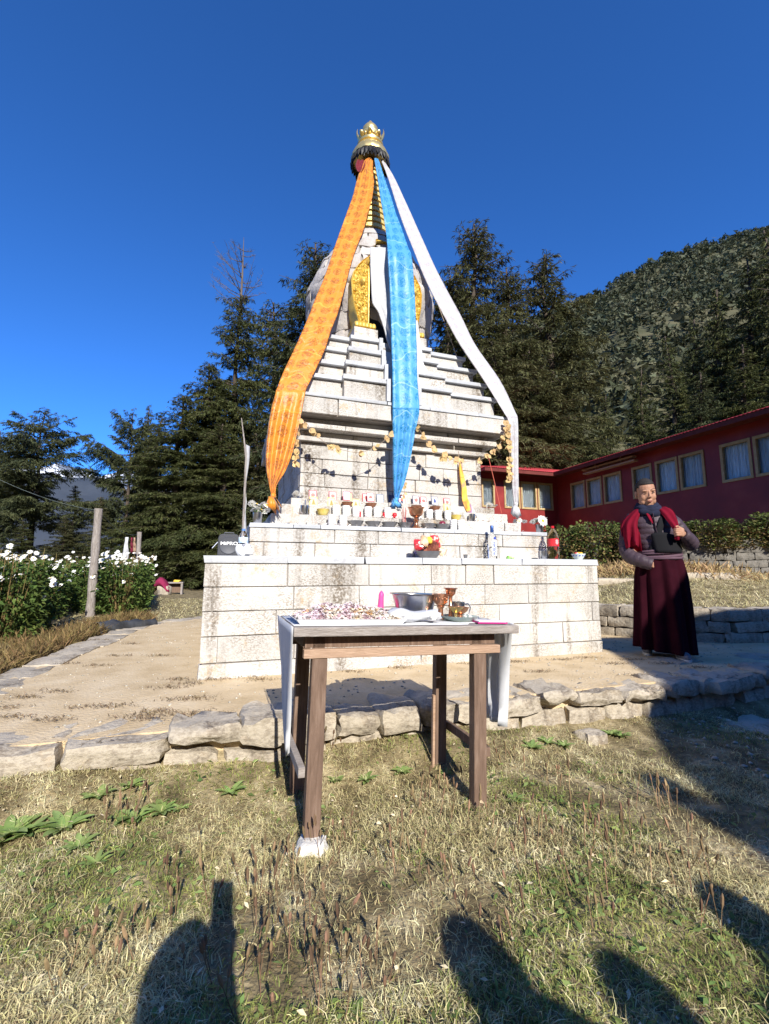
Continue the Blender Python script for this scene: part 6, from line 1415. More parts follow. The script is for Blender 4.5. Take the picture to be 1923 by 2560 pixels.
# dry weeds in front of the bushes along the path
def weeds(name, area, n_, m, h0, h1, w_, label, seed):
    r = np.random.default_rng(seed); V_, F_ = [], []; k = 0; P = []
    while len(P) < n_:
        x, y = area(r)
        if x is not None: P.append((x, y))
    P = np.array(P); Z = gz(P[:, 0], P[:, 1]); B = np.stack([P[:, 0], P[:, 1], Z - .01], -1); az = r.uniform(0, 6.28, n_); ln = r.uniform(h0, h1, n_); D = np.stack([np.cos(az) * .5, np.sin(az) * .5, np.ones(n_)], -1) + r.normal(0, .45, (n_, 3)); D /= np.linalg.norm(D, axis=1, keepdims=True)
    V_, F_ = sprays(B + np.array([0, 0, 1.]) * (r.random(n_) * .1)[:, None], D, ln, w_ * r.uniform(.6, 1.4, n_), r.normal(0, 1, (n_, 3)))
    o = link(name, npmesh(name, V_, F_), m); o['kind'] = 'stuff'; tag(o, label, 'weeds'); return o
def a1(r):
    v_ = r.uniform(-1.9, 3.6); u_ = -3.42 - abs(r.normal(0, .5)) + (.12 * v_ if v_ > 0 else 0)
    if r.random() < .12: v_ = r.uniform(2.4, 3.6); u_ = r.uniform(-3.6, -2.6) - .1
    if u_ > -3.4 + max(0, v_) * .1: u_ -= .15
    p = S(u_, v_, 0); return p.x, p.y
weeds('dry_weeds', a1, 15000, K['bush_dry'], .05, .24, .0045, 'fringe of dry brown weeds between daisies and path', 3)
# ---------------------------------------------------------------- hedge shrubs on the right
K['hedge_g'] = leaf_mat('hedge_leaves', (.07, .10, .025), .5, .2, (.15, .17, .05), 2.5); 
sh_m = []
for q in range(2):
    V_, F_ = leaf_cloud(2300, .62, .5, 1.05, 60 + q, .085, .024, .05); a = npmesh('foliage', V_, F_); V_, F_ = leaf_cloud(1700, .66, .52, .8, 70 + q, .08, .02, .0); b = npmesh('dry_leaves', V_, F_); a.materials.append(K['hedge_g']); b.materials.append(K['bush_dry'])
    tw_ = MB(); r_ = random.Random(q + 5)
    for k in range(24): az = r_.uniform(0, 6.28); d = r_.uniform(.1, .6); tw_.tube([(d * .2 * math.cos(az), d * .2 * math.sin(az), -.05), (d * .8 * math.cos(az), d * .8 * math.sin(az), .5), (d * 1.1 * math.cos(az), d * 1.1 * math.sin(az), r_.uniform(.7, 1.15))], [.012, .008, .003], 4)
    c = tw_.mesh('twigs'); c.materials.append(K['bark']); sh_m.append((a, b, c))
HS = [(4.35, 11.2, 1.0, 'leafy shrub with yellowing leaves behind the china bowl'), (5.05, 10.9, 1.0, 'twiggy brown shrub between the china bowl and the walking person'), (5.75, 10.55, .9, 'half bare shrub directly behind the walking person'), (6.5, 10.4, .75, 'low sprawling shrub on the dark stone wall'), (7.1, 10.1, .85, 'greener shrub topping the dark stone wall'), (7.75, 9.95, .8, 'brown shrub spilling over the dark stone wall'), (8.5, 9.6, 1.0, 'bushy shrub on the wall below the sunlit red wall patch'), (9.3, 9.4, 1.0, 'last shrub along the dark stone wall'), (3.7, 12.2, .9, 'shrub half hidden by the stupa corner')]
for i, (x, y, s, lab) in enumerate(HS):
    zz = float(gz(x, y)) if i < 3 or i == 8 else 1.55; t = thing('hedge_shrub', lab, 'shrub', (x, y, zz), random.uniform(0, 6), 'shrubs along the dark stone wall')
    for me, nm in zip(sh_m[i % 2], ('foliage', 'dry_leaves', 'twigs')): o = link(nm, me, None, t); o.scale = (s * 1.15, s, s * (1.05 if i < 3 else .72))
# heap of cut straw on the upper lawn and pale slab
K['straw'] = leaf_mat('straw', (.36, .24, .11), .4, .2, (.55, .40, .2), 3)
def a2(r):
    x = r.normal(5.3, .75); y = 10.3 - .35 * (x - 4.1) + r.normal(-.6, .38); return x, y
weeds('straw_litter', a2, 2600, K['straw'], .1, .34, .010, 'pale cut straw lying at the foot of the dark stone wall', 8)
for i, (px, py, w_, lab) in enumerate([(1790, 1420, .7, 'long white stone slab lying on the brown upper lawn'), (1745, 1441, .9, 'pale flat slab edging the upper lawn behind the person'), (1530, 1440, .8, 'pale flat edging stone beside the stupa on the upper lawn')]):
    p = onz(px, py, 1.02 if py < 1430 else .95) if py > 1433 else onY(px, py, 9.0); zz = float(gz(p.x, p.y)) if py > 1433 else float(gz(p.x, p.y))
    p = onY(px, py, 8.6); zz = float(gz(p.x, p.y)); o = link('pale_slab', rock_mesh('pale_slab', w_, .35, .12, 700 + i, .03, 3, .3), K['rock'], None, (p.x, p.y, zz + .02), .1); auto_smooth(o, 55); tag(o, lab, 'slab')
# ================================================================ people
def capsule(bm, p0, p1, r0, r1, n=12):
    p0, p1 = Vector(p0), Vector(p1); d = p1 - p0; L_ = d.length; prof = []
    for k in range(5): a = -math.pi / 2 + math.pi / 2 * k / 4; prof.append((r0 * math.cos(a), r0 * math.sin(a)))
    for k in range(5): a = math.pi / 2 * k / 4; prof.append((r1 * math.cos(a), L_ + r1 * math.sin(a)))
    mb = MB(); mb.lathe(prof, n, T(*p0) @ rot_to(d)); me = mb.mesh('tmp'); bm.from_mesh(me); bpy.data.meshes.remove(me)
def ellip(bm, c, r, M4=None, seg=20):
    m = (M4 or Matrix()) @ T(*c) @ Matrix.Diagonal((*r, 1)); bmesh.ops.create_uvsphere(bm, u_segments=seg, v_segments=seg // 2 + 2, radius=1, matrix=m)
def fuse(name, fn, voxel, smooth=4, m=None):
    bm = bmesh.new(); fn(bm); bmesh.ops.recalc_face_normals(bm, faces=bm.faces); me = bpy.data.meshes.new(name); bm.to_mesh(me); bm.free()
    o = bpy.data.objects.new(name, me); C.objects.link(o); r_ = o.modifiers.new('r', 'REMESH'); r_.mode = 'VOXEL'; r_.voxel_size = voxel
    s_ = o.modifiers.new('s', 'SMOOTH'); s_.factor = .5; s_.iterations = smooth
    dg = bpy.context.evaluated_depsgraph_get(); dg.update(); ev = bpy.data.meshes.new_from_object(o.evaluated_get(dg)); bpy.data.objects.remove(o); bpy.data.meshes.remove(me)
    ev.polygons.foreach_set('use_smooth', [True] * len(ev.polygons)); ev.name = name; return ev
fpos = onz(1680, 1645, ZT)
MO = Vector((2.665, 4.52, ZT)); MR = R(-16)
person = thing('person', 'person with shaved head in maroon robe and quilted jacket walking beside the stupa', 'person', MO, MR)
HM = T(-.07, -.03, 1.572) @ Matrix.Scale(1.14, 4) @ Matrix.Rotation(R(6), 4, 'Z') @ Matrix.Rotation(R(9), 4, 'X') @ Matrix.Rotation(R(-3), 4, 'Y')
HANDL = Vector((.155, -.235, 1.165))
def body(bm):
    e = lambda c, r: ellip(bm, c, r, HM)
    e((0, .012, .035), (.082, .1, .095)); e((0, -.012, -.02), (.072, .082, .095)); e((0, -.03, -.078), (.05, .052, .042)); e((0, -.05, -.095), (.026, .03, .022))
    for s in (-1, 1):
        e((s * .04, -.055, -.03), (.03, .028, .034)); e((s * .034, -.082, .026), (.026, .014, .01)); e((s * .083, .015, -.005), (.009, .022, .034)); e((s * .046, -.03, -.068), (.028, .04, .034))
    capsule(bm, HM @ Vector((0, -.088, .018)), HM @ Vector((0, -.106, -.022)), .008, .0125, 10); e((0, -.102, -.028), (.019, .013, .009))
    e((0, -.088, -.058), (.025, .012, .007)); e((0, -.087, -.069), (.021, .011, .0065))
    capsule(bm, HM @ Vector((0, .02, -.06)), (-.05, .01, 1.38), .058, .066)
    capsule(bm, (-.05, .01, 1.36), (.02, .01, .95), .13, .12); capsule(bm, (-.2, .01, 1.33), (.12, .01, 1.34), .06, .06)
    capsule(bm, (.13, .01, 1.33), (.32, .02, 1.07), .05, .042); capsule(bm, (.32, .02, 1.07), (.20, -.2, 1.155), .042, .028)
    capsule(bm, (-.22, .01, 1.33), (-.29, -.03, 1.03), .05, .042); capsule(bm, (-.29, -.03, 1.03), (-.16, -.15, .89), .042, .028)
    capsule(bm, (.08, .0, .9), (.10, -.07, .5), .085, .06); capsule(bm, (.10, -.07, .5), (.11, -.13, .09), .055, .036); capsule(bm, (-.04, .0, .9), (-.08, .03, .5), .085, .06); capsule(bm, (-.08, .03, .5), (-.12, .14, .1), .055, .036)
    # hand holding the shawl: palm, four bent fingers, thumb from its side
    capsule(bm, (.20, -.2, 1.155), (.18, -.225, 1.165), .026, .026); capsule(bm, (.185, -.222, 1.185), (.185, -.226, 1.14), .026, .022); capsule(bm, (.165, -.236, 1.188), (.165, -.238, 1.14), .018, .016)
    for q in range(4):
        z = 1.198 - .0205 * q; ln = [.030, .034, .032, .026][q]; k0 = Vector((.158, -.250, z)); k1 = k0 + Vector((-ln, -.012, -.002)); k2 = k1 + Vector((-.016, .018, -.003)); k3 = k2 + Vector((.010, .018, -.002))
        capsule(bm, (.175, -.238, z), k0, .0105, .0105, 8); capsule(bm, k0, k1, .0102, .0092, 8); capsule(bm, k1, k2, .0092, .0085, 8); capsule(bm, k2, k3, .0085, .0078, 8)
    capsule(bm, (.18, -.218, 1.205), (.150, -.222, 1.222), .0115, .0105, 8); capsule(bm, (.150, -.222, 1.222), (.125, -.232, 1.214), .0105, .009, 8)
    # hidden right hand resting at the belt
    capsule(bm, (-.16, -.15, .89), (-.12, -.165, .875), .026, .024)
    for q in range(4): capsule(bm, (-.12, -.165, .895 - .014 * q), (-.085, -.18, .885 - .014 * q), .009, .008, 8)
    capsule(bm, (-.13, -.165, .89), (-.10, -.185, .9), .010, .008, 8)
pb_ = link('body', fuse('body', body, .0055, 3), K['skin'], person)
person.scale = (.91, .93, 1.0)
# hair cap
bm = bmesh.new(); ellip(bm, (0, .012, .036), (.0865, .1045, .0985), None, 36)
bmesh.ops.delete(bm, geom=[v for v in bm.verts if not (v.co.z > .068 or (v.co.y > -.012 and v.co.z > .012) or (v.co.y > .0 and v.co.z > -.0) or (v.co.y > .03 and v.co.z > -.05) or (v.co.y > -.05 and v.co.z > .046))], context='VERTS')
me = bpy.data.meshes.new('hair'); bm.to_mesh(me); bm.free(); me.polygons.foreach_set('use_smooth', [True] * len(me.polygons)); hr = link('hair', me, K['hair'], person); hr.matrix_local = HM; hr.modifiers.new('t', 'SOLIDIFY').thickness = .006
ey = MB()
for s in (-1, 1): ey.lathe([(.0005, -.0035), (.9, -.001), (1, 0), (.9, .001), (.0005, .0035)], 12, HM @ T(s * .034, -.0915, .006) @ Matrix.Rotation(s * .25, 4, 'Z') @ Matrix.Rotation(math.pi / 2, 4, 'X') @ Matrix.Diagonal((.014, .0036, 1, 1)))
auto_smooth(ey.build('eyes', K['hair'], person), 60)
br = MB()
for s in (-1, 1): br.tube([HM @ Vector((s * .016, -.0975, .036)), HM @ Vector((s * .034, -.096, .041)), HM @ Vector((s * .052, -.083, .036))], [.0025, .003, .0015], 6, flat=.6)
auto_smooth(br.build('eyebrows', K['hair'], person), 60)
lp = MB(); lp.tube([HM @ Vector((-.02, -.0945, -.0655)), HM @ Vector((-.008, -.1015, -.061)), HM @ Vector((0, -.102, -.0622)), HM @ Vector((.008, -.1015, -.061)), HM @ Vector((.02, -.0945, -.0655))], [.0015, .004, .0036, .004, .0015], 6, flat=.8)
lp.tube([HM @ Vector((-.02, -.0925, -.068)), HM @ Vector((0, -.1005, -.0705)), HM @ Vector((.02, -.0925, -.068))], [.0015, .0048, .0015], 6, flat=.8); auto_smooth(lp.build('lips', K['lip'], person), 60)
# jacket (quilted): torso and sleeves
def ring(cx, cy, z, rx, ry, n=40, fn=None, tilt=0):
    out = []
    for j in range(n):
        a = 2 * math.pi * j / n; f = fn(a) if fn else 0; out.append((cx + (rx + f) * math.cos(a), cy + (ry + f) * math.sin(a), z + tilt * math.cos(a)))
    return out
def ip(tab, z):
    for (z0, *a), (z1, *b) in zip(tab[:-1], tab[1:]):
        if z <= z1: t = (z - z0) / (z1 - z0); return [p + (q - p) * t for p, q in zip(a, b)]
    return list(tab[-1][1:])
TT = [(.90, .025, .0, .195, .145), (1.0, .015, .0, .198, .15), (1.12, -.005, .005, .205, .15), (1.24, -.025, .01, .215, .15), (1.31, -.035, .012, .20, .14), (1.37, -.045, .015, .155, .115), (1.41, -.05, .015, .10, .09)]
rings = []
for k in range(69):
    z = .90 + .51 * k / 68; cx, cy, rx, ry = ip(TT, z); q = .007 * (abs(math.sin(math.pi * (z - .9) / .052)) ** .6 - .6); rings.append(ring(cx, cy, z, rx + q, ry + q, 44, lambda a: .004 * math.sin(5 * a + z * 30)))
jk = MB(); jk.loft(rings); jk_o = auto_smooth(jk.build('jacket', K['jacket'], person), 80)
def sleeve(pts, rad, name='sleeve'):
    P = [Vector(p) for p in pts]; dens = []; rr_ = []; tot = 0
    for i in range(len(P) - 1):
        n_ = max(4, int((P[i + 1] - P[i]).length / .008))
        for k in range(n_): t = k / n_; s0, s3 = P[max(i - 1, 0)], P[min(i + 2, len(P) - 1)]; dens.append(cat(s0, P[i], P[i + 1], s3, t)); r0 = rad[i] + (rad[i + 1] - rad[i]) * t; tot += (P[i + 1] - P[i]).length / n_; rr_.append(r0 + .005 * (abs(math.sin(math.pi * tot / .055)) ** .6 - .6))
    mb = MB(); mb.tube(dens, rr_, 18); return auto_smooth(mb.build(name, K['jacket'], person), 80)
sleeve([(.10, .01, 1.335), (.20, .02, 1.26), (.315, .03, 1.09), (.315, -.05, 1.075), (.255, -.15, 1.12), (.205, -.195, 1.15)], [.075, .078, .075, .073, .06, .042]); sleeve([(-.19, .01, 1.335), (-.25, .01, 1.25), (-.30, -.02, 1.04), (-.27, -.08, .95), (-.18, -.15, .90), (-.09, -.18, .865)], [.072, .074, .07, .07, .064, .056])
auto_smooth(MB().tube([(-.045, -.141, 1.36), (-.03, -.152, 1.2), (.0, -.158, 1.05), (.02, -.155, .93)], [.012, .014, .014, .012], 8, flat=.5).build('zip_placket', K['jacket'], person), 70)
# collar scarf
nk = MB()
for lay, (z, rx, ry, th) in enumerate([(1.385, .108, .105, .038), (1.42, .097, .10, .034), (1.447, .086, .094, .026)]):
    pts = [(-.055 + rx * math.cos(a), -.005 + ry * math.sin(a) , z + .012 * math.sin(2 * a + lay) - .018 * max(0, -math.sin(a))) for a in [2 * math.pi * k / 24 for k in range(25)]]; nk.tube(pts, [th * (1 + .15 * math.sin(k * 1.7 + lay)) for k in range(25)], 10)
auto_smooth(nk.build('neck_scarf', K['navy'], person), 80)
auto_smooth(MB().tube([(-.09, -.125, 1.36), (-.07, -.15, 1.30), (-.055, -.152, 1.26)], [.02, .018, .006], 8, flat=.5).build('shirt_collar', K['shawl'], person), 70)
# robe skirt with deep folds
SK = [(.055, .015, .03, .262, .225), (.2, .018, .025, .258, .215), (.5, .022, .01, .252, .195), (.75, .022, .0, .242, .175), (.9, .022, 0, .218, .158), (1.0, .02, 0, .195, .148)]
rings = []
for k in range(40):
    z = .055 + .945 * k / 39; cx, cy, rx, ry = ip(SK, z); fa = .036 * (1 - (z - .05) / .95) ** .6
    rings.append(ring(cx, cy, z, rx, ry, 96, lambda a: fa * (math.sin(9 * a + 1.1 * math.sin(3 * a) + z * 1.2) + .5 * math.sin(17 * a + z * 2)) + .05 * (1 - z) * math.exp(-((a - 5.0) / .5) ** 2), tilt=-.02 * (1 - z) - .005))
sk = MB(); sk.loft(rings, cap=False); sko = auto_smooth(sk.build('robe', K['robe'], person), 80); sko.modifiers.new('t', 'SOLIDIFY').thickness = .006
# sash
sa = MB(); rng2 = random.Random(2)
for lay in range(4):
    z = .935 + .022 * lay; pts = []
    for k in range(29): a = 2 * math.pi * k / 28; cx, cy, rx, ry = ip(TT, max(.9, z)); pts.append((cx + (rx + .012) * math.cos(a), cy + (ry + .012) * math.sin(a), z + .02 * math.sin(a * 1 + lay * .6) * (1 if lay % 2 else .4)))
    sa.tube(pts, .018, 8, flat=.8)
auto_smooth(sa.build('sash', K['sash'], person), 80)
# black strap, and a black panel painting the arm's shadow on the belly
def on_torso(x, z, off): cx, cy, rx, ry = ip(TT, z); t = max(-.98, min(.98, (x - cx) / (rx + off))); return Vector((x, cy - (ry + off) * math.sqrt(1 - t * t), z))
rows = []
for k in range(16):
    t = k / 15; z = 1.34 - .37 * t; xm = .055 - .14 * t; rows.append([on_torso(xm + w_ * (.036 + .012 * t), z + .02 * w_, .017) for w_ in (-1, -.5, 0, .5, 1)])
mb = MB(); mb.loft(rows, closed=False); o = auto_smooth(mb.build('strap', K['strap'], person), 80); o.modifiers.new('t', 'SOLIDIFY').thickness = .008
rows = []
for k in range(8):
    t = k / 7; z = 1.16 - .18 * t; rows.append([on_torso(-.085 + .03 * t + w_ * .27, z + .012 * math.sin(w_ * 5) * (1 - t), .034 + .008 * math.sin(w_ * 3.1)) for w_ in [i / 9 for i in range(10)]])
mb = MB(); mb.loft(rows, closed=False); o = auto_smooth(mb.build('arm_shadow_panel', K['strap'], person), 80); o.modifiers.new('t', 'SOLIDIFY').thickness = .015
# crimson shawl: over the left shoulder to the hand, and folded over the right arm
pts = [(.0, .14, 1.20), (.03, .13, 1.36), (.07, .02, 1.435), (.10, -.10, 1.39), (.118, -.165, 1.30), (.135, -.20, 1.235), (.14, -.232, 1.18), (.138, -.236, 1.12), (.13, -.232, 1.09)]
wd = [.07, .075, .075, .068, .058, .042, .020, .022, .026]; rings = []
for i, p in enumerate(pts):
    a, b = Vector(pts[max(i - 1, 0)]), Vector(pts[min(i + 1, len(pts) - 1)]); t_ = (b - a).normalized(); sd_ = Vector((1, .25, .1)); sd_ = (sd_ - t_ * sd_.dot(t_)).normalized(); n_ = t_.cross(sd_)
    rings.append([Vector(p) + sd_ * (wd[i] * math.cos(2 * math.pi * j / 28)) + n_ * (.02 * math.sin(2 * math.pi * j / 28) + .010 * math.sin(5 * 2 * math.pi * j / 28 + i * .7)) for j in range(28)])
mb = MB(); mb.loft(rings); o = auto_smooth(mb.build('shawl', K['shawl'], person), 80); s_ = o.modifiers.new('s', 'SUBSURF'); s_.levels = s_.render_levels = 1
rings = []
for i in range(10):
    t = i / 9; z = 1.425 - .40 * t; e_ = math.sin(min(1, t * 1.9) * 1.57); xc = -.13 - .125 * e_ + .01 * t; rx_ = .045 + .045 * e_; ry_ = .055 + .055 * e_
    rings.append([(xc + rx_ * math.cos(2 * math.pi * j / 48) + .0, -.02 - .01 * t + ry_ * math.sin(2 * math.pi * j / 48) + .034 * t * math.sin(7 * 2 * math.pi * j / 48 + 2 * t), z - .05 * math.sin(2 * math.pi * j / 48 * 2 + .6) * t - .06 * t * math.cos(2 * math.pi * j / 48)) for j in range(48)])
mb = MB(); mb.loft(rings, cap=True); o = auto_smooth(mb.build('shawl_fold', K['shawl'], person), 80)
# shoes
for (x, y, rz, lab) in ((.115, -.165, .15, 0), (-.13, .14, -.1, 1)):
    m4 = T(x, y, 0) @ Matrix.Rotation(rz, 4, 'Z'); sh_ = fuse('shoe', lambda bm: (ellip(bm, (0, -.045, .04), (.046, .10, .042), m4), ellip(bm, (0, .06, .05), (.04, .06, .052), m4), ellip(bm, (0, .02, .06), (.038, .06, .05), m4)), .006, 3)
    so_ = link('shoe', sh_, K['shoe'], person); sl = MB(); sl.prism([(.045 * math.sin(a) * (1.0 + .15 * math.cos(a)), -.02 - .13 * math.cos(a)) for a in [2 * math.pi * k / 20 for k in range(20)]], .0, .022, m4); sl.build('sole', K['sole'], so_)

# bystanders behind the camera: their shadows fall on the lawn
def bystander(label, head_px, zh, m, crouch, arms=None, seed=0, width=1.0):
    g = onz(*head_px, 0); k = zh / math.tan(SUN_EL); hx, hy = g.x - math.sin(SUN_AZ) * k, g.y - math.cos(SUN_AZ) * k; H = zh
    t = thing('person', label, 'person', (hx, hy, 0), 0); 
    def fn(bm):
        ellip(bm, (0, 0, H - .125), (.085, .1, .125)); ellip(bm, (0, -.02, H - .12), (.095, .11, .12))
        capsule(bm, (0, 0, H - .2), (0, -.02, H - .32), .06, .07); capsule(bm, (-.15 * width, -.02, H - .33), (.15 * width, -.02, H - .33), .075, .075); capsule(bm, (0, -.03, H - .40), (0, -.08, H - .82), .165 * width, .155 * width)
        hip = H - .82
        if crouch:
            for s in (-1, 1): capsule(bm, (s * .1, -.08, hip), (s * .14, .20, hip - .02), .09, .07); capsule(bm, (s * .14, .20, hip - .02), (s * .13, .0, .06), .065, .045); capsule(bm, (s * .13, .0, .06), (s * .13, .17, .05), .045, .04)
        else:
            for s in (-1, 1): capsule(bm, (s * .09, -.06, hip), (s * .11, -.02, hip * .5), .095, .07); capsule(bm, (s * .11, -.02, hip * .5), (s * .11, -.05, .07), .065, .045); capsule(bm, (s * .11, -.05, .06), (s * .12, .12, .04), .045, .04)
        if arms is None:
            for s in (-1, 1): capsule(bm, (s * .19 * width, -.02, H - .34), (s * .25 * width, -.05, H - .62), .055, .045); capsule(bm, (s * .25 * width, -.05, H - .62), (s * .2 * width, .08, H - .84), .042, .03); hand(bm, Vector((s * .2 * width, .10, H - .88)), Vector((0, .3, -1)), s)
        else:
            for s, el, wr in arms: capsule(bm, (s * .17, -.02, H - .34), el, .055, .045); capsule(bm, el, wr, .042, .03); hand(bm, Vector(wr), (Vector(wr) - Vector(el)), s)
    def hand(bm, p, d, s):
        d = d.normalized(); sd_ = d.cross(Vector((0, 0, 1)))
        if sd_.length < .1: sd_ = Vector((1, 0, 0))
        sd_.normalize(); capsule(bm, p, p + d * .06, .032, .034, 10)
        for q in range(4): b = p + d * .07 + sd_ * (.018 * (q - 1.5)); capsule(bm, b, b + d * (.05 + .008 * (1.5 - abs(q - 1.5))) - Vector((0, 0, .01)), .010, .008, 8)
        capsule(bm, p + d * .02 + sd_ * .03 * s, p + d * .05 + sd_ * .055 * s, .011, .009, 8)
    link('body', fuse('body', fn, .018, 3), m, t); return t, Vector((hx, hy, H))
K['cl_dark'] = mat('dark_outdoor_clothes', [(.4, (.04, .05, .08)), (.6, (.08, .08, .1))], 5, rough=.8); K['cl_green'] = mat('green_outdoor_clothes', [(.4, (.05, .08, .05)), (.6, (.09, .11, .07))], 5, rough=.8)
# photographer: phone just behind the lens
g = onz(475, 2305, 0); zh = 1.12; k = zh / math.tan(SUN_EL); hx, hy = g.x - math.sin(SUN_AZ) * k, g.y - math.cos(SUN_AZ) * k
arm = lambda s, e, w_: (s, Vector(e) - Vector((hx, hy, 0)), Vector(w_) - Vector((hx, hy, 0)))
pg, ph_ = bystander('crouching photographer holding a phone up at arm length behind the view', (475, 2305), zh, K['cl_dark'], True, [arm(1, (.13, -.25, .66), (.03, -.085, .95)), arm(-1, (hx - .12, hy + .22, .70), (-.025, -.09, .93))])
phn = thing('phone', 'dark smartphone held upright by the photographer', 'phone', (.005, -.032, 1.055)); MB().box(-.037, -.008, -.075, .037, .0, .075).build('case', K['black_gloss'], phn, bevel=.004); cr0 = lat('camera_ring', [(.006, 0), (.007, .001), (.005, .003), (.001, .003)], K['steel_dark'], phn, 14); cr0.rotation_euler = (-math.pi / 2, 0, 0); cr0.location = (-.005, .0005, -.005)
bystander('bystander in dark clothes standing behind the view, right of the photographer', (1135, 2290), 1.60, K['cl_dark'], False, None, 1, 1.4)
bystander('bystander in green clothes standing behind the dark clothed bystander', (1490, 2375), 1.68, K['cl_green'], False, None, 2, 1.5)
bystander('bystander in green jacket standing nearest the shaded yard', (1735, 2205), 1.72, K['cl_green'], False, None, 3, 1.4)
# neighbouring house whose roof shades the right of the yard
ZR = 4.4; sh_h = lambda z: (ZR - z) / math.tan(SUN_EL)
def back(u_, v_, z=0.0): p = S(u_, v_, z); k = sh_h(z); return Vector((p.x - math.sin(SUN_AZ) * k, p.y - math.cos(SUN_AZ) * k, ZR))
RP = [back(2.48, -1.05, ZT), back(.88, -3.38, .03), back(.156, -4.456, 0), back(-1.5, -6.9, 0), back(1.5, -11, 0), back(9, -9, 0), back(9, -2.3, ZT), back(3.57, -1.25, ZT)]
nh = thing('neighbouring_house', 'low house with flat red roof standing behind the view, shading the yard', 'house', (RP[4].x, RP[4].y, 0)); ofs = nh.location
MB().prism([(p.x - ofs.x, p.y - ofs.y) for p in RP], ZR - .08, ZR).build('roof', K['red_roof'], nh)
cen = sum(RP, Vector()) / len(RP); MB().prism([((p.x * .82 + cen.x * .18) - ofs.x, (p.y * .82 + cen.y * .18) - ofs.y) for p in RP], -.1, ZR - .081).build('wall', K['red_wall'], nh)
MB().box(-.45, -.03, .0, .45, .03, 2.0, T(*(RP[0] * .5 + RP[1] * .5 - ofs).xy, 0) @ Matrix()).build('door', K['frame_wood'], nh)

caster_pol = [onz(x, y, 0) for x, y in [(1588, 1932), (1640, 1925), (1725, 1985), (1795, 2040), (1905, 2118), (1893, 2124), (1775, 2058), (1700, 2015), (1635, 1975)]]  # outline of an added, unseen shape, traced back from its lawn shadow
caster_pol = [(p.x - math.sin(SUN_AZ) * sh_h(0), p.y - math.cos(SUN_AZ) * sh_h(0)) for p in caster_pol]
rb = thing('roof_shadow_caster', 'unseen shape added off the neighbouring roof edge to cast a lawn shadow', 'shadow caster', (caster_pol[4][0], caster_pol[4][1], ZR - .2)); MB().prism([(x - caster_pol[4][0], y - caster_pol[4][1]) for x, y in caster_pol], .12, .2).build('cloth', K['maroon'], rb)
q0 = Vector((caster_pol[4][0], caster_pol[4][1], ZR)); q1 = Vector((caster_pol[0][0], caster_pol[0][1], ZR)); dd_ = (q0 - q1).normalized(); MB().tube([dd_ * 1.6 + Vector((0, 0, .14)), (q1 - q0) * .8 + Vector((0, 0, .14))], .015, 6).build('rod', K['post'], rb)
# ================================================================ lawn: grass, stalks, rosettes
def blades(n_, area, l0, l1, w_, seed, lean=1.0, curl=.6):
    r = np.random.default_rng(seed); XY = area(r, n_); n_ = len(XY); Z = gz(XY[:, 0], XY[:, 1]); B = np.stack([XY[:, 0], XY[:, 1], Z - .004], -1)
    az = r.uniform(0, 2 * math.pi, n_); L_ = r.uniform(l0, l1, n_); el = np.clip(r.normal(.75, .35, n_) / lean, .08, 1.5); d = np.stack([np.cos(az) * np.cos(el), np.sin(az) * np.cos(el), np.sin(el)], -1)
    az2 = az + r.normal(0, 1.0, n_); el2 = el - r.uniform(.3, 1.5, n_) * curl * 1.4; d2 = np.stack([np.cos(az2) * np.cos(el2), np.sin(az2) * np.cos(el2), np.sin(el2)], -1)
    M_ = B + d * (L_ * .5)[:, None]; E_ = M_ + d2 * (L_ * .5)[:, None]; E_[:, 2] = np.maximum(E_[:, 2], Z + .002)
    s = np.stack([-np.sin(az), np.cos(az), r.normal(0, .3, n_)], -1) * (w_ * r.uniform(.6, 1.4, n_))[:, None]
    V_ = np.stack([B - s, B + s, M_ - s * .9, M_ + s * .9, E_ - s * .15, E_ + s * .15], 1).reshape(-1, 3); k = np.arange(n_)[:, None] * 6
    F_ = np.concatenate([k + np.array([0, 1, 3, 2]), k + np.array([2, 3, 5, 4])], 1).reshape(-1, 4); return V_, F_
def inlawn(P):
    dx, dy = P[:, 0] - SO.x, P[:, 1] - SO.y; v_ = dx * SV.x + dy * SV.y; return v_ < -3.09
def front_area(green):
    def f(r, n_):
        out = []
        got = 0
        while got < n_:
            Y_ = r.uniform(1.0, 3.6, n_) ** 1.0; X_ = r.uniform(-1, 1, n_) * (Y_ * .93 + .25); P = np.stack([X_, Y_], -1); ok = inlawn(P) & (r.random(n_) < np.clip(1.9 / Y_, .35, 1.3))
            pn = np.sin(X_ * 4.1 + 1.5 * np.sin(Y_ * 3.3)) * np.sin(Y_ * 4.7 + 1.2 * np.sin(X_ * 2.9)) + .5 * np.sin(X_ * 9 + 2) * np.sin(Y_ * 8.3)
            u_ = (X_ - SO.x) * SU.x + (Y_ - SO.y) * SU.y; bare = (u_ > .55 + .55 * (Y_ - 2.0)) & (r.random(n_) < .0)
            ok &= (r.random(n_) < np.clip(.5 + (pn * 1.2 if green else -pn * .75 + .1), .05, 1)); bn = np.sin(X_ * 2.3 + 2 * np.sin(Y_ * 1.9 + 1)) * np.sin(Y_ * 3.1 + X_ * 1.1); ok &= (r.random(n_) < np.where(bn > .45, .22, 1.0)); ok &= ~bare
            out.append(P[ok]); got += ok.sum()
        return np.concatenate(out)[:n_]
    return f
K['g_dry'] = mat('dry_grass', [(.3, (.40, .33, .15)), (.5, (.60, .53, .28)), (.7, (.76, .71, .45))], 5, 5, rough=.8, island=.4, transl=.25)
K['g_green'] = mat('green_grass', [(.3, (.15, .19, .045)), (.5, (.28, .31, .085)), (.7, (.46, .45, .15))], 5, 5, rough=.75, island=.4, transl=.25)
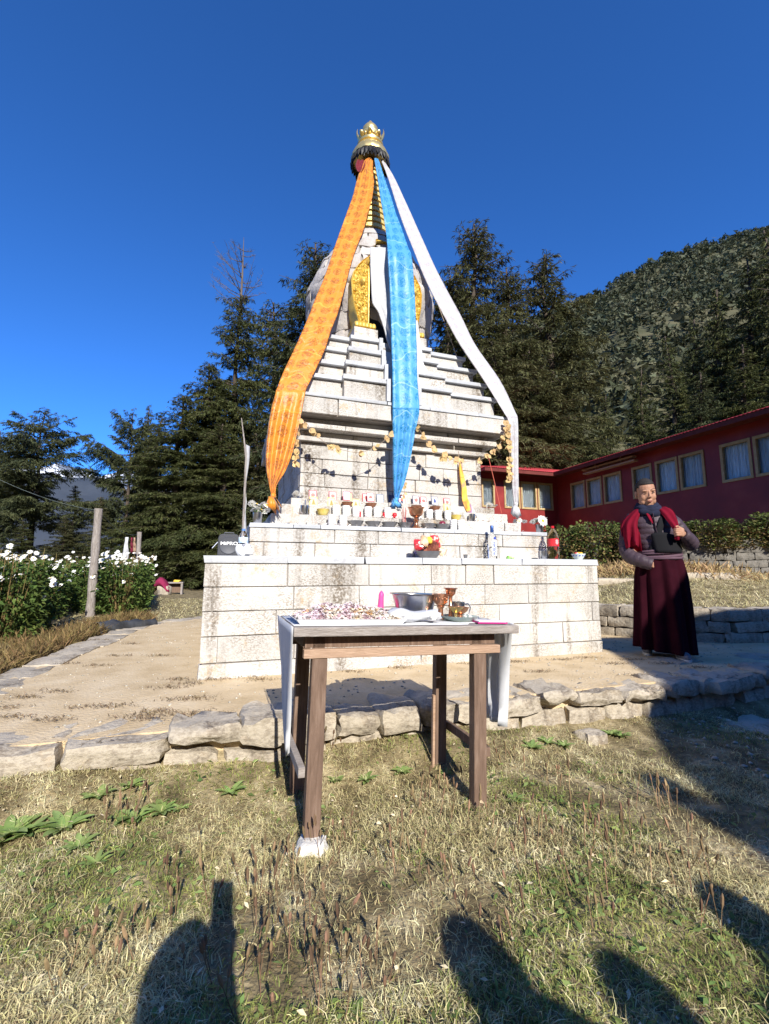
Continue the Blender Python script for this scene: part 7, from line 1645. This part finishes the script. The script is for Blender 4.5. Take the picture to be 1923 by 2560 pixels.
K['g_brown'] = mat('brown_litter', [(.3, (.13, .085, .045)), (.7, (.25, .17, .09))], 8, 5, rough=.9, island=.45, transl=.1)
for nm, n_, ar, l0, l1, w_, m, sd_, lab, ln in [('dry_grass', 85000, front_area(False), .02, .06, .0011, 'g_dry', 1, 'curled dry yellow grass covering the front lawn', 1.15), ('green_grass', 34000, front_area(True), .02, .05, .0012, 'g_green', 2, 'short green grass in patches on the front lawn', 1.0), ('leaf_litter', 22000, front_area(False), .012, .04, .0028, 'g_brown', 3, 'brown dead leaf litter in the front lawn', 2.2)]:
    V_, F_ = blades(n_, ar, l0, l1, w_, sd_, ln); o = link(nm, npmesh(nm, V_, F_), K[m]); o['kind'] = 'stuff'; tag(o, lab, 'grass')
# broad weed leaves lying in the turf
r = np.random.default_rng(9); P = front_area(True)(r, 1700); Z = gz(P[:, 0], P[:, 1]); a = r.uniform(0, 6.28, len(P)); D = np.stack([np.cos(a), np.sin(a), r.uniform(.0, .7, len(P))], -1); D /= np.linalg.norm(D, axis=1, keepdims=True)
V_, F_ = sprays(np.stack([P[:, 0], P[:, 1], Z + .008], -1), D, r.uniform(.015, .042, len(P)), r.uniform(.004, .009, len(P)), np.array([0, 0, 1.]) + r.normal(0, .4, (len(P), 3)))
K['weedleaf'] = mat('weed_leaves', [(.3, (.10, .17, .04)), (.6, (.20, .26, .08)), (.8, (.36, .32, .14))], 4, rough=.6, island=.35, transl=.2)
o = link('turf_weeds', npmesh('turf_weeds', V_, F_), K['weedleaf']); o['kind'] = 'stuff'; tag(o, 'small broad weed leaves scattered through the turf', 'weeds')
P = front_area(False)(r, 320); Z = gz(P[:, 0], P[:, 1]); a = r.uniform(0, 6.28, len(P)); D = np.stack([np.cos(a), np.sin(a), r.uniform(-.1, .5, len(P))], -1); D /= np.linalg.norm(D, axis=1, keepdims=True)
V_, F_ = sprays(np.stack([P[:, 0], P[:, 1], Z + .018], -1), D, r.uniform(.012, .032, len(P)), r.uniform(.003, .007, len(P)), np.array([0, 0, 1.]) + r.normal(0, .6, (len(P), 3)))
o = link('pale_leaves', npmesh('pale_leaves', V_, F_), mat('pale_dead_leaves', [(.3, (.5, .38, .2)), (.7, (.78, .68, .48))], 6, rough=.8, island=.3)); o['kind'] = 'stuff'; tag(o, 'pale dead leaves lying scattered on the front lawn', 'leaves')
# upright brown seed stalks in clumps
random.seed(44); mb = MB(); cl_px = [(720, 2300), (760, 2390), (640, 2060 + 180), (800, 2120), (1000, 2150), (1180, 2060), (1250, 2120), (1330, 2100), (850, 2450), (930, 2500), (1500, 2080), (1650, 2010), (1150, 2250), (1100, 1980), (1420, 2200), (700, 2480), (450, 2320), (430, 2230), (1560, 2350), (1750, 2300), (560, 2450), (250, 2440), (1280, 1930), (1380, 1960), (820, 1930), (1230, 2330), (1030, 2040), (320, 1870 + 200), (680, 2200), (1720, 2180), (1540, 2150)]
stalks = 0
for px, py in cl_px:
    c = onz(px, py, 0)
    for k in range(random.randint(5, 13)):
        x, y = c.x + random.gauss(0, .06), c.y + random.gauss(0, .06)
        if not inlawn(np.array([[x, y]]))[0]: continue
        z = float(gz(x, y)); h = random.uniform(.035, .12); lx, ly = random.gauss(0, .18) * h, random.gauss(0, .18) * h; hd = random.uniform(.022, .045)
        mb.tube([(x, y, z), (x + lx, y + ly, z + h)], [.0014, .0012], 3); d = Vector((lx, ly, h)).normalized(); p0 = Vector((x + lx, y + ly, z + h)); mb.tube([p0, p0 + d * hd * .3, p0 + d * hd * .75, p0 + d * hd], [.0018, .0052, .0046, .001], 5); stalks += 1
K['stalk'] = mat('seed_stalks', [(.3, (.10, .06, .035)), (.7, (.30, .2, .11))], 6, rough=.9, island=.5)
o = mb.build('seed_stalks', K['stalk']); o['kind'] = 'stuff'; tag(o, 'upright brown seed heads standing in clumps in the lawn', 'stalks')
# leafy rosettes along the wall foot
def rosette_mesh(seed, n_=15, L_=.12):
    rr = random.Random(seed); vs, fs = [], []
    for i in range(n_):
        a = 2 * math.pi * i / n_ * 2.4 + rr.uniform(-.2, .2); ln = L_ * rr.uniform(.6, 1.1); el = rr.uniform(.25, 1.0); w_ = ln * rr.uniform(.13, .2); c_, s_ = math.cos(a), math.sin(a); b = len(vs)
        for k in range(6):
            t = k / 5; wd = w_ * math.sin(math.pi * (.12 + .86 * t)) ** .7 * (1 if k < 5 else .25); rad = ln * t * math.cos(el * (1 - .6 * t)); z = ln * (math.sin(el) * t - .45 * t * t * math.sin(el)) + .004
            for q in (-1, 0, 1): vs.append((rad * c_ - q * wd * s_, rad * s_ + q * wd * c_, z + abs(q) * wd * .35))
        for k in range(5):
            for q in range(2): i0 = b + k * 3 + q; fs.append((i0, i0 + 1, i0 + 4, i0 + 3))
    me = bpy.data.meshes.new('leaves'); me.from_pydata(vs, [], fs); me.polygons.foreach_set('use_smooth', [True] * len(fs)); me.update(); return me
K['rosette'] = mat('rosette_leaves', [(.3, (.17, .27, .06)), (.6, (.32, .42, .14)), (.8, (.48, .5, .22))], 7, rough=.6, island=.3, transl=.25); rm = [rosette_mesh(q) for q in range(4)]
for m_ in rm: m_.materials.append(K['rosette'])
RS = [(30, 1985, 1.5, 'largest green rosette weed at the outer end of the terrace wall'), (75, 2000, 1.2, 'green rosette weed beside the largest one'), (165, 1985, 1.3, 'pale grey green rosette weed below the long flat slab'), (345, 1990, 1.0, 'green rosette weed by the tuft of dead stems'), (250, 1925, .9, 'small green weed growing out of the wall under the big slab'), (330, 1905, .8, 'small green weed in a wall gap under the slab'), (450, 1985, .7, 'small yellow green rosette below the second slab'), (578, 1952, .9, 'bright rosette weed left of the table leg'), (405, 2020, .9, 'flat pale rosette weed out on the lawn'), (310, 2030, .8, 'flat yellowish rosette weed out on the lawn'), (915, 1905, .8, 'neat star shaped rosette under the table'), (838, 1912, .6, 'thin leaved little rosette beside the table leg'), (1005, 1885, .75, 'dark green rosette against the wall under the table'), (1115, 1880, .6, 'small weed beside the shaded table leg'), (1330, 1855, .9, 'low leafy weed below the hanging cloth end'), (1370, 1848, .8, 'low leafy weed right of the hanging cloth end'), (1410, 1865, .8, 'spreading weed on the lawn near the hanging cloth'), (1480, 1850, .8, 'leafy weed at the foot of the blocky stones'), (1530, 1830, .9, 'tallest leafy weed at the sunlit end of the wall'), (1555, 1850, .8, 'leafy weed on the edge of the roof shadow'), (200, 2120, .8, 'dark green flat weed in the bare turf'), (240, 2160, .7, 'flat weed in the bare turf below another'), (1290, 2000, .6, 'grey green weed in the middle of the lawn')]
for i, (px, py, s, lab) in enumerate(RS):
    p = onz(px, py, .02); z = float(gz(p.x, p.y)); p = onz(px, py, z); a, b = uv(p.x, p.y); b = min(b, -3.16); q = S(a, b, 0); z = float(gz(q.x, q.y))
    t = link('rosette_weed', rm[i % 4], None, None, (q.x, q.y, z - .004), random.uniform(0, 6)); t.scale = (s * .68,) * 3; tag(t, lab, 'weed', 'green rosette weeds along the terrace wall')
# flat tufts on the sandy path and turf on upper lawn / bed
def patches(centres, per, rad):
    def f(r, n_):
        c = np.array(centres); i = r.integers(0, len(c), n_); P = c[i] + r.normal(0, 1, (n_, 2)) * rad * np.array([1.6, .6]); return P
    return f
tc_ = []
for px, py in [(30, 1795), (60, 1745), (140, 1730), (215, 1770), (290, 1765), (165, 1660), (250, 1665), (300, 1640), (420, 1720), (440, 1700), (470, 1710), (560, 1690), (620, 1690), (650, 1700), (370, 1790), (400, 1780), (470, 1790), (520, 1785), (560, 1795), (345, 1800), (20, 1770), (510, 1745), (450, 1750), (700, 1680), (880, 1680), (1000, 1670), (1350, 1680), (1410, 1650), (1470, 1645), (1240, 1690), (1320, 1740), (1540, 1660), (1600, 1690), (1660, 1660), (1710, 1690), (1750, 1670), (1650, 1720), (1580, 1650), (400, 1640), (250, 1600), (330, 1610), (1180, 1660), (1290, 1655), (530, 1700), (130, 1800), (190, 1850), (1440, 1725), (1230, 1660)]:
    p = onz(px, py, ZT); tc_.append((p.x, p.y))
V_, F_ = blades(4200, patches(tc_, 0, .045), .015, .05, .0016, 21, 1.6); V_[:, 2] = np.where(V_[:, 2] < .3, V_[:, 2] + (ZT + .004 - .196), V_[:, 2]); V_[:, 2] = np.clip(V_[:, 2], ZT - .002, ZT + .05)
o = link('path_tufts', npmesh('path_tufts', V_, F_), K['g_brown']); o['kind'] = 'stuff'; tag(o, 'flat worn tufts of grass on the sandy path', 'grass')
def upper(r, n_):
    u_ = r.uniform(3.1, 9, n_ * 3); v_ = r.uniform(-2.2, 4.5, n_ * 3); ok = seg_dist(u_, v_, LW) > .18; u_, v_ = u_[ok][:n_], v_[ok][:n_]; return np.stack([SO.x + SU.x * u_ + SV.x * v_, SO.y + SU.y * u_ + SV.y * v_], -1)
V_, F_ = blades(26000, upper, .05, .13, .003, 31, 1.2); o = link('upper_lawn_grass', npmesh('upper_lawn_grass', V_, F_), K['g_dry']); o['kind'] = 'stuff'; tag(o, 'brown dry grass on the upper lawn', 'grass')
def leftg(r, n_):
    u_ = r.uniform(-6.5, -1.2, n_ * 2); v_ = r.uniform(2.4, 11, n_ * 2); ok = ~inpoly(u_, v_, TP); u_, v_ = u_[ok][:n_], v_[ok][:n_]; return np.stack([SO.x + SU.x * u_ + SV.x * v_, SO.y + SU.y * u_ + SV.y * v_], -1)
V_, F_ = blades(16000, leftg, .04, .10, .0035, 32, 1.3); o = link('back_lawn_grass', npmesh('back_lawn_grass', V_, F_), K['g_dry']); o['kind'] = 'stuff'; tag(o, 'short dry grass between the path and the bench', 'grass')
